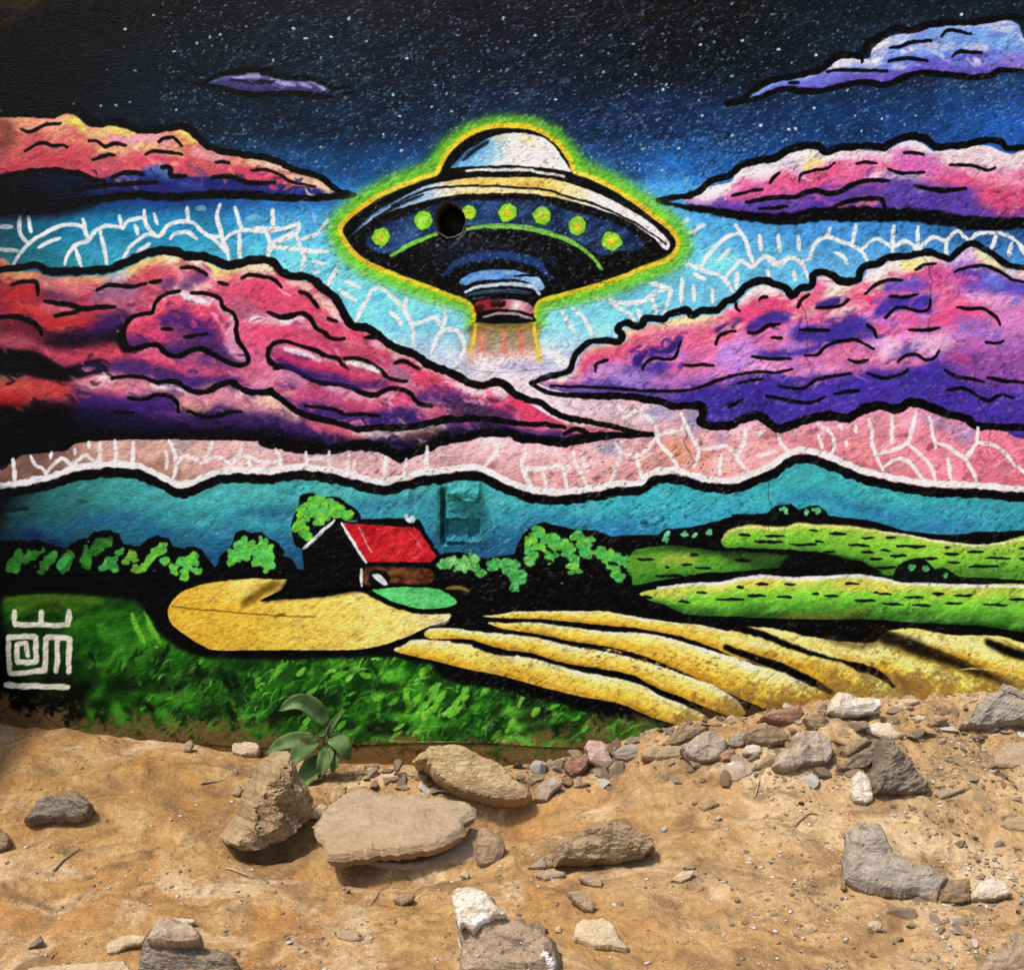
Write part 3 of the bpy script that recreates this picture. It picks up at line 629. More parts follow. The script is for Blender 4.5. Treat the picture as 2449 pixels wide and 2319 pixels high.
ridge('B3 30,600 30,630 55,650;180,580 200,562 230,562;540,635 620,630 700,620 755,580;425,630 450,580 500,545;855,540 920,490 990,460 1095,455;1180,390 1240,358 1310,350;1430,405 1520,370 1620,365 1720,400 1800,450 1890,478;110,795 170,790 230,750 310,735;260,825 320,825;440,775 530,772 625,775;865,740 910,770 930,820;130,945 250,960 380,955', 8.5)
ridge('B3 470,940 550,935 610,880 680,850 790,840 850,865 915,895;750,965 800,980 875,970;1070,980 1120,940 1180,930 1240,965 1300,950 1330,910;1140,775 1230,775 1330,765;1015,560 1120,565 1190,550;985,700 1040,640 1100,630 1200,655 1260,640 1275,580;1450,630 1540,640 1620,640 1690,690 1720,740;1630,855 1700,860 1740,845;40,1120 130,1095 200,1090;310,1135 400,1150 470,1145 540,1095 650,1070 770,1055;870,1050 960,1080 1060,1070 1130,1030;1370,1030 1440,1075 1540,1090 1620,1110;1640,1080 1740,1100 1890,1110;1380,1160 1480,1150 1550,1175 1640,1230 1720,1195 1810,1205;660,1185 740,1170 820,1165;220,1200 340,1220 450,1240 540,1230 600,1205;-20,1265 70,1225', 8.5)

# scrawls in the pink band
strokes('''B0 85,1600 95,1680 95,1755;195,1580 230,1640 270,1660 295,1700;295,1690 340,1640 400,1600 450,1635 500,1610 545,1575 600,1610 635,1615;330,1560 325,1590;480,1540 478,1570;570,1490 570,1530;640,1500 640,1640;740,1480 740,1620;855,1495 850,1640
;1080,1480 1110,1540 1130,1620 1120,1700 1100,1740;1060,1560 1070,1600 1065,1660;1130,1640 1170,1590 1240,1600 1290,1620;1360,1490 1340,1560 1310,1610 1400,1590 1460,1620 1490,1640;1555,1500 1530,1570 1490,1640 1510,1680;1500,1600 1560,1580 1620,1600 1700,1620 1800,1610;1600,1610 1600,1680;1690,1630 1680,1690;1770,1540 1800,1600 1790,1680
;B1 350,1560 360,1650;370,1600 490,1600;500,1555 505,1660;630,1570 610,1690;665,1620 655,1700;865,1590 855,1740;1000,1600 980,1700;1130,1520 1120,1690;1600,1490 1560,1570 1500,1640;1760,1570 1740,1640 1780,1740 1800,1790;1740,1660 1876,1670
;B2 150,1560 130,1640 170,1780;140,1660 250,1660 380,1640 440,1650;260,1670 300,1810;390,1650 420,1790;460,1550 470,1620 510,1700 550,1770;510,1570 545,1680;730,1500 760,1570 740,1640 700,1740;760,1560 850,1580 920,1550 980,1480 1060,1430 1150,1420 1170,1370;860,1600 900,1720;740,1250 780,1300 860,1300 940,1340 990,1400 1000,1480 1080,1580 1130,1650
;900,1280 950,1260;1150,1310 1180,1380 1220,1460 1260,1560 1230,1650;1260,1540 1350,1530 1430,1520 1490,1570 1540,1640 1580,1680;1400,1560 1395,1700;1560,1410 1550,1500 1510,1570;1650,1580 1740,1550;1770,1440 1790,1500 1840,1560;1640,1450 1690,1420
;B3 90,1400 80,1500 30,1580 90,1660;170,1580 280,1550;555,1380 620,1420 660,1490 640,1580;560,1450 580,1530;735,1490 735,1520;690,1380 710,1400;795,1390 800,1430;880,1350 900,1430 900,1500 930,1580 970,1670;1030,1320 1030,1500;1180,1300 1160,1400 1130,1490 1040,1540 940,1570;1270,1330 1290,1440 1310,1530
;980,1650 1060,1600 1140,1620 1230,1740;1130,1500 1210,1570 1280,1650 1310,1750;1310,1500 1380,1520 1440,1560 1500,1590 1580,1490;1580,1400 1580,1490 1680,1510 1760,1570 1820,1650;1390,1600 1410,1750;1500,1600 1550,1690 1570,1750;1840,1650 1890,1700''', 9.6, (246,240,240), op=.95, wob=.08)
# ------------------------------------------------------------------ 5. the flying saucer
SAU = P('A1 1440,2085 1430,2040 1420,1980 1370,1930 1240,1880 1000,1790 850,1730 720,1670 640,1600 590,1530 575,1470 610,1410 680,1350 780,1280 900,1220 1050,1160 1180,1115 1210,1070 1250,990 1320,920 1400,860 1500,822 1620,806 1750,814 A2 200,822 300,870 380,940 440,1030 468,1100 560,1130 700,1200 850,1290 980,1390 1080,1470 1128,1540 1118,1600 1060,1660 900,1722 700,1800 500,1862 400,1885 280,1920 230,1950 212,2000 210,2080')
ctr = np.array([1200, 560.0])
def offs(p, d):
    p = catmull(p, True, 4)
    tg = np.roll(p, -1, 0) - np.roll(p, 1, 0); tg /= np.hypot(tg[:, 0], tg[:, 1])[:, None] + 1e-6
    n = np.stack([tg[:, 1], -tg[:, 0]], 1)
    if (n * (p - p.mean(0))).sum() < 0: n = -n
    return p + n * np.asarray(d)[..., None]
pc = catmull(SAU, True, 4)
topness = np.clip((430 - pc[:, 1]) / 160, 0, 1)
wide = 36 - 14 * topness
lowness = np.clip((pc[:, 1] - 690) / 60, 0, 1)
wide = wide * (1 - .55 * lowness)
glow = offs(SAU, wide)
fill(glow, (112, 200, 44), .5, 14, False)
fill(offs(SAU, wide * .72), (116, 206, 46), .92, 9, False)
for _ in range(700):      # sprayed fringe of the halo
    i = RNG.integers(len(pc))
    d = RNG.uniform(.2, .95) * wide[i]
    p = offs(SAU, np.full(len(pc), d))[i] if False else pc[i] + (glow[i] - pc[i]) * (d / wide[i])
    a = RNG.uniform(-.9, -.2)
    stroke([p, p + np.array([math.cos(a), math.sin(a)]) * RNG.uniform(5, 14)], RNG.uniform(2, 5), [(86,170,40),(140,222,70),(70,150,36),(170,230,90)][RNG.integers(4)], .45, 0, (1, 1), 0, False)
film('painted_halo', glow, 2, label='lime green painted glow round the saucer', smooth=False)
# beam
q = P('B1 1425,730 1825,730 1840,860 1876,1000 1700,1040 1500,1040 1380,1000 1400,860')
BEAM = q
fill(q, grid_col([1130, 1200, 1290], [770, 815, 850, 880], [[(120,84,44),(112,96,60),(130,90,50)], [(180,140,110),(150,140,110),(186,140,110)], [(226,180,170),(214,170,160),(226,180,180)], [(224,214,230),(226,220,234),(226,214,230)]]), .92, 8)
film('painted_light_beam', q, 1, label='fading rust and white painted beam under the saucer')
strokes('B1 1470,790 1475,860 1490,930;1610,790 1625,880 1640,950;1725,780 1735,860 1735,920', 13, (222,130,104), op=.8, soft=2)
strokes('B1 1540,790 1545,900;1670,790 1690,900;1790,790 1800,900', 12, (150,134,90), op=.6, soft=4)
strokes('B1 1430,980 1550,960 1700,970 1840,940;1450,1060 1510,1010 1560,980;1480,930 1500,1000 1460,1080', 13, (248,244,250), op=.7, soft=4)
strokes('B1 1600,1020 1750,1000 1850,1040;B2 60,1000 200,1010 300,1060', 20, (180,176,220), op=.5, soft=7)
# rim line and body
YEL = P('B1 1400,915 1425,850 1438,760 1430,700 1420,640 1370,590 1240,540 1000,450 850,390 720,330 640,260 590,190 575,130 A1 610,1410 680,1350 780,1280 900,1220 1050,1160 1180,1115 1210,1070 1250,990 1320,920 1400,860 1500,822 1620,806 1750,814 A2 200,822 300,870 380,940 440,1030 468,1100 560,1130 700,1200 850,1290 980,1390 1080,1470 1128,1540 1118,1600 1060,1660 900,1722 700,1800 500,1862 B2 400,545 280,580 230,610 210,660 208,740 225,880 240,965')
stroke(YEL, 15, (190, 200, 40), .6, 3, (.6, .6), .2)
stroke(YEL, 11, (234, 202, 48), .95, 1, (.6, .6), .2)
strokes('A1 575,1470 610,1410 680,1350 780,1280;A2 850,1290 980,1390 1080,1470 1128,1540;B1 590,190 640,260 720,330 850,390', 5, (238,160,40), op=.6)
strokes('A1 800,1268 900,1214 1050,1154 1180,1112 1212,1066;A2 470,1106 560,1132 700,1204', 7, (250,228,90), op=.8)
body = np.array([p for p in offs(SAU, -6)])
fill(body, (4, 4, 5), 1, 0, False)
SAUB = body
film('painted_flying_saucer', body, 3, smooth=False, label='painted flying saucer with pale dome and lime portholes', key='S')
# glass dome
DOME = P('A1 1290,1078 1320,1030 1380,970 1450,925 1540,880 1650,853 1760,857 1876,885 A2 340,945 400,1030 440,1108 300,1085 100,1068 A1 1600,1066 1400,1074')
fill(DOME, lambda b: ramp(np.clip((XX[b[1]:b[3], b[0]:b[2]] - 1090 - .9 * (YY[b[1]:b[3], b[0]:b[2]] - 330) * -.6) / 200 + .25 * (vnoise(40, 14, 41, b, -.4) - .5), 0, 1), [(0,(86,156,216)),(.35,(116,188,240)),(.55,(170,216,246)),(.72,(250,252,253)),(1,(252,253,253))]))
film('dome', DOME, 4, parent='S', label='pale blue and white glass dome of the saucer')
set_clip(DOME)
strokes('A1 1560,890 1640,880;A2 100,880 170,900 210,930', 22, (250,222,160), op=.6, soft=6)
strokes('A1 1300,1060 1380,980 1500,900', 12, (20,36,60), op=.5, soft=3)
set_clip()
strokes('A1 1360,1030 1440,960 1520,910', 9, (8,8,12), op=.9, soft=2)
strokes('A1 1290,1086 1400,1076 1600,1068 A2 0,1066 150,1074 300,1088 440,1108', 6, (4,4,6))
strokes('A1 1380,1096 1500,1090 1650,1088 1800,1092 A2 200,1100 330,1118 400,1132', 8, (238,240,240), op=.95)
# rim band
RIM = P('A1 640,1512 700,1440 800,1355 900,1300 1050,1222 1200,1172 1400,1142 1600,1136 1876,1140 A2 400,1165 550,1215 700,1280 850,1362 970,1442 1050,1520 1078,1562 1062,1604 1020,1580 950,1512 800,1412 650,1352 450,1292 250,1252 100,1238 A1 1600,1240 1500,1240 1300,1252 1150,1282 1000,1322 850,1372 730,1442')
fill(RIM, grid_col([840, 930, 1000, 1060, 1130, 1280, 1390, 1420, 1640], [400, 620], [[(30,60,110),(70,120,180),(150,200,236),(244,246,246),(240,216,120),(238,212,110),(248,232,180),(252,252,250),(252,252,252)]] * 2))
film('rim_band', RIM, 4, parent='S', label='cream and white upper rim band of the saucer')
set_clip(RIM)
strokes('A1 1250,1170 1400,1160 1500,1190;A2 60,1170 200,1190 360,1220', 14, (232,190,80), op=.7, soft=4)
strokes('A1 1250,1230 1450,1215 1700,1220 1876,1240', 12, (248,236,190), op=.8, soft=3)
strokes('A1 700,1460 900,1330 1100,1250;760,1420 950,1320', 8, (10,14,30), op=.8, soft=1)
strokes('A1 660,1500 800,1380 960,1290 1100,1225;A1 800,1400 960,1330 1150,1270', 5, (190,220,240), op=.8)
set_clip()
strokes('A1 900,1322 1050,1246 1200,1204 1400,1192 1600,1196 1876,1216 A2 400,1256 600,1312 800,1402 950,1492 1055,1570', 5.5, (4,4,6))
# lower deck
DECK = P('A1 735,1560 800,1472 950,1402 1150,1322 1300,1292 1600,1282 1876,1290 A2 400,1342 600,1392 750,1442 850,1502 912,1562 880,1602 750,1612 640,1640 560,1600 460,1540 350,1500 200,1462 0,1440 A1 1400,1450 1250,1482 1100,1522 1000,1572 880,1630 800,1610')
fill(DECK, lambda b: ramp(vnoise(30, 12, 44, b, -.4, 3), [(.2,(14,30,60)),(.5,(26,52,98)),(.8,(52,92,150))]), .97, 3)
film('deck_band', DECK, 4, parent='S', label='navy porthole band of the saucer')
strokes('A1 900,1640 1000,1582 1100,1532 1190,1500', 11, (124,204,70))
strokes('A1 1385,1470 1480,1452 1620,1448 A2 0,1452 100,1455 200,1470 350,1512 480,1570 580,1650 640,1722', [11,13,13,12,11,9], (124,204,70))
strokes('A1 1385,1470 1320,1545 1280,1585', 6, (120,140,140), op=.7)
for s, rx, ry, core in (('A1 835,1520', 20, 21, 1), ('A1 1105,1415', 21, 22, 0), ('A1 1396,1362', 17, 17, 1), ('A1 1645,1360', 21, 22, 1), ('A2 258,1385', 21, 21, 1), ('A2 485,1450', 21, 22, 1), ('A2 703,1545', 24, 22, 1)):
    x, y = P(s)[0]
    dot(x, y, rx + 3, ry + 3, (20, 70, 30), .8, 2)
    dot(x, y, rx, ry, (140, 216, 48), 1)
    a = np.linspace(0, 2 * math.pi, 13)[:-1]
    film('porthole', np.stack([x + rx * np.cos(a), y + ry * np.sin(a)], 1), 5, parent='S')
    dot(x - 2, y - 3, rx * .5, ry * .5, (176, 240, 90), .6, 4)
    if core:
        dot(x, y + 2, rx * .42, ry * .42, (240, 206, 30), .9, 4)
        stroke([(x - 6, y + 5), (x + 7, y - 2)], 3, (236, 150, 40), .4, 1)
# neck and thruster
strokes('A1 1232,1770 1300,1700 1400,1655 1550,1635 1700,1645 1840,1690 A2 268,1740 330,1790', [10,22,24,22,22,20,8], (28,62,124), op=.95, soft=3)
NECK = P('B1 1335,470 1380,425 1450,398 1560,386 1700,396 1800,420 A2 240,1782 276,1832 270,1850 235,1862 150,1832 0,1800 B1 1560,455 1450,462 1390,490')
fill(NECK, lambda b: ramp(vnoise(30, 12, 46, b, .2, 2) + (XX[b[1]:b[3], b[0]:b[2]] - 1200) / 400, [(0,(70,130,210)),(.5,(120,176,236)),(1,(150,200,244))]))
film('neck', NECK, 4, parent='S', label='sky blue neck ring under the saucer')
strokes('B1 1690,432 1760,424 1830,426;1370,500 1450,470 1600,458 1750,466 B2 230,520', 6, (4,4,6))
strokes('B1 1375,533 1450,502 1560,486 1680,482 1800,498 B2 240,545', 9, (196,216,236))
strokes('B1 1400,548 1480,528 1600,518 1700,520 1800,535', 4, (80,110,150), op=.8)
THR = P('B1 1430,640 1446,596 1520,582 1650,580 1750,592 1806,630 1800,672 1720,652 1600,640 1500,652 1440,668')
fill(THR, grid_col([1130, 1170, 1200, 1235, 1280], [700, 760], [[(176,40,54),(150,40,52),(190,96,110),(236,180,190),(180,110,120)]] * 2))
film('thruster_ring', THR, 4, parent='S', label='rose pink thruster ring under the saucer')
fill(P('B1 1540,592 1625,588 1625,625 1545,628'), (16,6,8), .95, 2)
fill(P('B1 1440,618 1490,612 1490,660 1445,668'), (40,8,14), .8, 2)
dot(*P('B1 1700,618')[0], 9, 7, (252,250,250), .9, 3)
strokes('B1 1490,692 1600,668 1700,672 1800,704', 7, (196,168,176), op=.9)
strokes('B1 1445,735 1500,760 1600,772 1720,768 1815,742', 5, (200,130,40), op=.7)
set_clip(SAUB, False)
specks(1500, lambda: RNG.normal(1200, 190), lambda: RNG.normal(590, 80), 1.5, 5, [(120,110,90),(150,150,150),(90,90,90),(190,195,200)], (.3, .8))
set_clip()
strokes('A1 1100,1600 1300,1560 1500,1560 1700,1590;1180,1680 1300,1620 1480,1600;A2 300,1640 360,1720;200,1600 320,1650', 16, (22,34,52), op=.7, soft=6)
strokes('B1 1370,560 1480,540 1620,530 1780,545;B1 1420,580 1500,565', 4, (70,90,120), op=.8)
specks(260, lambda: RNG.uniform(880, 1540), lambda: RNG.uniform(480, 600), 2, 6, [(110,150,200),(150,180,210)], (.3, .8))

# ------------------------------------------------------------------ 6. hills
WL = 'B0 -30,1775 100,1760 200,1740 350,1705 480,1660 600,1645 740,1635 860,1645 950,1670 1050,1720 1150,1765 1250,1745 1350,1700 1430,1680 1560,1670 1750,1680 B1 150,1672 300,1652 450,1662 600,1692 750,1735 850,1746 950,1726 1100,1692 1250,1672 1400,1652 1500,1672 1600,1722 1720,1772 B2 120,1782 300,1812 450,1806 600,1786 750,1757 880,1752 960,1696 1060,1672 1180,1692 1300,1727 1480,1737 1600,1702 1750,1632 B3 380,1562 480,1545 600,1575 750,1640 900,1692 1050,1722 1250,1757 1500,1767 1700,1782 1930,1798'
wl = P(WL)
hill = np.vstack([wl + (0, 26), [[2480, 1420], [-20, 1420]]])
fill(hill, grid_col([0, 150, 350, 620, 1100, 1600, 2100, 2449], [1120, 1190, 1240, 1290, 1330, 1400], [
    [(26,70,66),(56,128,124),(78,176,172),(74,172,172),(70,168,170),(64,170,176),(66,176,180),(60,164,170)],
    [(24,66,64),(46,112,110),(70,166,164),(76,178,178),(72,174,176),(60,176,188),(60,174,182),(58,164,172)],
    [(22,58,62),(38,94,100),(54,140,150),(62,166,174),(54,150,172),(56,166,192),(54,150,186),(58,164,180)],
    [(18,44,58),(28,76,94),(38,104,130),(42,110,146),(38,100,142),(46,130,172),(46,124,166),(50,144,170)],
    [(16,38,56),(24,62,84),(32,88,116),(32,90,128),(38,98,138),(36,104,148),(32,92,130),(42,120,150)],
    [(10,20,40),(16,40,70),(24,60,100),(26,66,110),(40,96,150),(24,70,120),(20,60,100),(30,80,120)]]), 1, 0)
for _ in range(160):
    x, y = RNG.uniform(0, 2449), RNG.uniform(1160, 1290)
    c = [(110,206,206),(60,160,166),(40,120,140),(90,190,200)][RNG.integers(4)]
    if x < 300: c = [(60,140,136),(40,100,98)][RNG.integers(2)]
    stroke([(x, y), (x + RNG.uniform(12, 50), y - RNG.uniform(0, 14))], RNG.uniform(5, 14), c, .3, 4)
strokes('C0 160,465 300,440 450,430 600,390 740,360 880,350;560,400 740,390 900,400 1000,450 1100,470;1440,430 1560,330 1700,320 1876,310;C1 0,330 150,360 260,340;640,300 800,290 1000,270 1180,265', 24, (36,92,144), op=.5, soft=9)
strokes('C0 150,475 260,480;300,530 400,545', 22, (14,24,70), op=.6, soft=7)
strokes('C3 280,270 400,240 560,230 700,270 900,320 1050,370;1200,430 1400,420 1600,430', 24, (46,110,166), op=.5, soft=9)
strokes('C2 150,380 250,360 400,370 600,420 800,430 1000,400', 26, (46,112,166), op=.5, soft=9)
set_clip(hill, False)
brush_over(700, (0, 1140, 2449, 1400), lean=-.25, spread=.3)
set_clip()
HILL = hill
fill(np.array([(1050,1160),(1100,1146),(1156,1150),(1160,1300),(1050,1310)]), (40, 108, 104), .45, 8)  # dirt and shade of the mortar patch, painted into the colour
strokes('C1 1215,180 1225,300 1220,480', 14, (16,50,52), op=.7, soft=5)  # shade of the patch's left groove, painted in
stroke(wl + (0, 20), 22, BLACK, 1, 0, (1, 1), .14)
stroke(wl, 15, (248, 250, 250), 1, 0, (1, 1), .16)
strokes('C0 -20,320 60,320 180,310', 9, (6,12,14), op=.8, soft=3)
fill(P('C0 -30,190 60,200 150,215 300,160 200,230 60,290 20,400 -30,560'), (3,6,8), .85, 12)
film('painted_hill_range', np.vstack([catmull(wl + (0, 9), False, 3), [[2449, 1300], [0, 1300]]]), 1, smooth=False, label='teal painted hills edged with black and white', key='H')

# ------------------------------------------------------------------ 7. farmland: the black ground line everything stands on
TL = 'C0 -30,520 60,520 130,510 180,525 240,505 300,535 360,550 430,560 500,510 560,500 600,460 700,445 760,470 790,540 900,555 940,510 1000,485 1080,500 1110,555 1180,570 1240,550 1290,570 1340,640 1375,685 1400,670 1410,620 1450,580 1490,540 1510,460 1560,445 1610,470 1680,460 1740,510 1790,540 1800,610 1860,630 C1 270,640 300,700 365,705 360,600 C1 420,520 700,380 960,372 1080,385 1130,480 1210,600 1330,585 1500,630 1690,600 1715,530 1750,470 1800,420 1880,395 C2 320,415 450,440 600,450 700,490 830,480 1000,480 1050,440 1200,430 1350,400 1480,360 C3 0,348 230,340 290,290 380,280 430,320 490,300 550,285 600,320 620,360 800,375 950,400 1100,450 1250,470 1400,480 1600,460 1930,450'
fill(np.vstack([P(TL), [[2480, 1860], [-20, 1860]]]), (4, 4, 5), 1, 0, False)
fill(P('C1 300,560 265,480 260,390 300,300 320,225 400,212 450,235 540,235 620,280 680,320 700,380 600,400 420,540'), (4,4,5), 1)
fill(P('C1 -40,760 0,640 40,480 130,505 185,545 195,620'), (4,4,5), 1)

def leafdabs(s, r, cols, op=.95):
    for p in PL(s):
        for x, y in p:
            n = 9
            for _ in range(n):
                a = RNG.uniform(0, 6.28); d = RNG.uniform(0, 1.05) * r
                dot(x + d * math.cos(a), y + d * math.sin(a), r * RNG.uniform(.45, .85), r * RNG.uniform(.4, .7), cols[RNG.integers(len(cols))], op)
GR = [(96,190,70),(120,210,64),(74,176,84),(90,200,96)]
GD = [(44,112,42),(52,124,46),(40,98,40),(66,138,50)]
GM = [(62,156,76),(74,170,80),(56,136,60),(100,190,74)]
strokes('C0 60,700 110,650 120,590;150,640 270,580;260,710 320,650 350,600;400,700 450,600;550,560 560,680;600,590 660,520', 24, (50,118,44), op=.95, wob=.3)
leafdabs('C0 100,640 90,690 200,610 290,690 340,620 430,620 420,690 560,600 540,650 640,540 700,530', 11, GD)
strokes('C0 650,690 740,630;380,680 440,630;700,650 740,690', 22, (66,164,82), op=.95, wob=.3)
leafdabs('C0 760,590 700,660 740,680', 10, GM)
leafdabs('C0 810,640 850,600 860,620 930,680 880,700', 10, [(120,180,60),(104,170,50)])
strokes('C0 930,690 980,610 1050,565', 21, (112,200,70), op=.95, wob=.3)
leafdabs('C0 990,580 1040,560 1060,640 1100,680 1150,650 1180,640 1210,690 1250,650 1260,720 1180,740 1120,700 1240,630', 11, GR)
film('painted_bush', P('C0 20,520 200,505 360,545 500,505 600,455 720,445 790,530 800,640 780,720 400,735 60,730 20,640'), 2, label='dark painted hedge at the far left', key='b1')
film('painted_bush', P('C0 800,560 900,555 940,510 1000,480 1080,500 1110,555 1180,570 1250,550 1320,630 1310,740 1150,770 850,740'), 2, label='bright green painted bush left of the golden field', key='b2')
leafdabs('C0 1550,530 1540,565 1580,600 1620,590 1680,540 1715,570 1730,610 1670,620 1650,650 1500,600 1495,640 1700,660 1725,680 1600,560', 13, GR)
film('painted_bush', P('C0 1400,680 1420,610 1490,540 1510,455 1560,440 1610,470 1690,460 1750,515 1800,600 1860,640 1800,720 1450,740'), 2, label='round painted bush left of the barn', key='b3')
leafdabs('C1 330,330 380,280 430,260 400,335 460,310 520,280 560,310 610,340 480,345 430,380 350,360 540,330 300,410 340,440 350,480 320,350', 13, [(116,206,60),(84,190,80),(130,216,60),(96,200,84)])
film('painted_tree', P('C1 300,560 265,480 260,390 300,300 320,225 400,212 450,235 540,235 620,280 680,320 690,375 560,385 420,520'), 2, label='lime green painted tree behind the barn', key='t1')
leafdabs('C1 1230,675 1270,660 1300,650 1380,650 1370,690 1440,690 1480,720 1420,640 1330,680', 12, [(92,188,88),(116,206,100),(76,166,78),(140,212,130)])
leafdabs('C1 1550,670 1580,660 1630,660 1640,690 1690,680 1670,730 1720,770 1700,810 1650,650 1730,740', 12, [(84,190,96),(104,206,106),(68,164,84)])
film('painted_bush', P('C1 1195,650 1280,615 1350,605 1500,640 1500,760 1350,740 1210,700'), 2, label='low pale green painted bush right of the barn', key='b4')
film('painted_bush', P('C1 1510,650 1600,630 1700,625 1770,740 1770,830 1700,850 1600,760'), 2, label='curling pale green painted bush beside the large bush', key='b5')
leafdabs('C2 170,520 230,470 280,500 190,600 250,560 310,620 350,500 390,540 430,600 470,650 460,700 490,490 550,510 550,580 520,550 650,590 700,610 740,640 780,650 730,720 760,730 690,650 180,640 330,540 620,600 420,570', 13, GR)
strokes('C2 250,640 320,650;290,560 330,590;620,650 660,690;690,660 740,670', 9, (6,14,8), op=.9)
film('painted_bush', P('C2 120,540 160,450 230,400 380,420 600,450 700,540 800,620 840,720 800,790 600,780 300,760 140,700'), 2, label='largest painted bush, dark with bright green clumps', key='b6')
leafdabs('C2 1055,475 1050,500 1170,480 1235,482 1330,465', 7, [(90,190,130),(120,210,150)])
leafdabs('C3 330,312 345,325 540,318 555,325 480,338', 7, [(80,180,120),(110,200,140)])

# green fields on the right
F1 = P('C2 1405,520 1440,470 1480,440 1600,418 1750,430 C3 350,425 430,404 550,414 750,425 950,450 1150,480 1280,512 1550,540 1700,530 1930,495 1930,752 1700,755 1500,748 1350,742 1000,738 900,692 840,650 750,642 650,608 520,588 350,573 100,563 C2 1440,558')
depth_paint(F1, [(0,(196,214,90)),(.18,(150,206,66)),(.5,(126,200,60)),(.8,(104,176,52)),(1,(74,134,42))], 51, .2, 60, 16, -.2)
film('painted_green_field', F1, 2, label='upper bright green painted field with black dashes', key='f1')
strokes('C2 1430,480 1480,446 1600,424 1750,436 C3 350,430 430,410 550,420 750,430 950,455', 8, (236,234,140), op=.85, soft=2)
strokes('C3 950,456 1150,486 1280,516 1420,530 1550,546 1700,538 1900,502', 6, (246,244,200), op=.9, soft=1)
fill(P('C3 1000,735 900,690 840,650 1000,650 1200,690 1500,700 1876,690 1930,750'), (60,112,36), .55, 10)
F2 = P('C2 812,612 900,562 1000,552 1100,545 1300,572 1471,585 1750,600 C3 400,620 420,680 250,692 0,717 C2 1300,722 1150,750 1000,772 850,800 832,752 800,690')
depth_paint(F2, [(0,(46,92,34)),(.3,(96,158,48)),(.6,(90,160,50)),(1,(58,124,40))], 52, .3, 70, 16, -.15)
set_clip(F2)
strokes('C2 1020,660 1120,630 1240,640', 22, (176,190,70), op=.75, soft=7)
strokes('C2 1450,600 1650,640 C3 300,660 420,650', 40, (20,40,18), op=.7, soft=12)
strokes('C2 1100,545 1300,560 1500,575', 24, (24,48,20), op=.6, soft=8)
set_clip()
film('painted_green_field', F2, 2, label='shaded green painted field beside the largest bush', key='f2')
fill(P('C3 400,600 560,596 700,620 860,660 960,730 700,730 400,700 300,690'), (5,6,5), .95, 4)
F3 = P('C2 885,855 1000,825 1200,800 1400,790 1550,760 1680,745 C3 180,742 400,760 600,752 800,746 1000,770 1150,790 1400,802 1930,812 1930,1085 1600,1062 1200,1042 900,1022 600,1022 200,1012 C2 1471,1002 1200,992 1050,932 950,900')
depth_paint(F3, [(-.05,(236,230,130)),(.15,(190,214,80)),(.35,(140,216,64)),(.6,(116,200,58)),(.82,(70,134,44)),(1,(40,80,28))], 53, .2, 60, 16, -.25)
film('painted_green_field', F3, 2, label='lower bright green painted field with white crest', key='f3')
set_clip(F3)
strokes('C2 900,860 1000,850 1120,860 1200,830', 26, (214,214,90), op=.75, soft=7)
strokes('C3 100,800 250,790;700,800 900,810 1020,830', 18, (232,200,90), op=.7, soft=6)
strokes('C3 300,1000 600,1000 900,960', 18, (120,100,40), op=.5, soft=6)
set_clip()
strokes('C2 1000,822 1200,797 1400,787 1550,757 1680,742 C3 180,740 400,758 600,752 800,742 1000,768 1150,788 1400,800 1900,812', 8, (250,252,244), op=.95, soft=1)
def dashes(t, s):
    for w in s.split():
        a, y, b = (float(v) for v in w.split(','))
        p = np.array([[a, y], [(a + b) / 2, y + 1], [b, y + RNG.uniform(0, 5)]]) / ZS + np.array(TILES[t])
        stroke(p, 6.5, (5, 6, 5), .97, 0, (.5, .6), .25)
dashes('C3', '45,480,120 215,484,340 150,522,320 370,540,545 500,450,550 635,470,730 540,520,590 835,498,915 990,495,1050 750,545,880 590,588,660 830,590,905 960,577,1020 1060,553,1245 1020,610,1120 890,632,965 1230,628,1320 1370,560,1400 1370,602,1455 1515,586,1610 1385,655,1465 1625,628,1790 1520,682,1710 1845,570,1890 1845,632,1890 930,690,1050 35,812,75 160,793,235 340,793,405 730,790,815 -20,890,80 105,870,205 295,873,385 520,855,560 595,868,685 790,898,920 910,848,940 945,856,1020 1115,880,1230 970,922,1100 1160,928,1270 1290,858,1360 1425,866,1540 1370,918,1475 1615,925,1765 1785,893,1890')
dashes('C2', '900,875,965 1130,905,1200 1250,848,1310 1375,893,1550 1510,813,1545 1575,868,1690 1640,793,1700 870,635,970 1155,668,1215 985,740,1160 1210,605,1260 1490,640,1590 1050,685,1070 1240,690,1340 1520,480,1590 1690,484,1810 1620,522,1795')
fill(P('C3 1060,775 1055,700 1110,650 1200,628 1260,650 1300,695 1360,690 1430,730 1440,775'), (8,14,8), 1)
leafdabs('C3 1150,690 1160,680 1250,690 1240,700 1365,735', 6, [(70,150,90),(100,190,130)])
film('painted_bush', P('C3 1060,775 1055,700 1110,650 1200,628 1260,650 1300,695 1360,690 1430,730 1440,775'), 3, label='tiny dark painted bush between the green fields', key='b7')

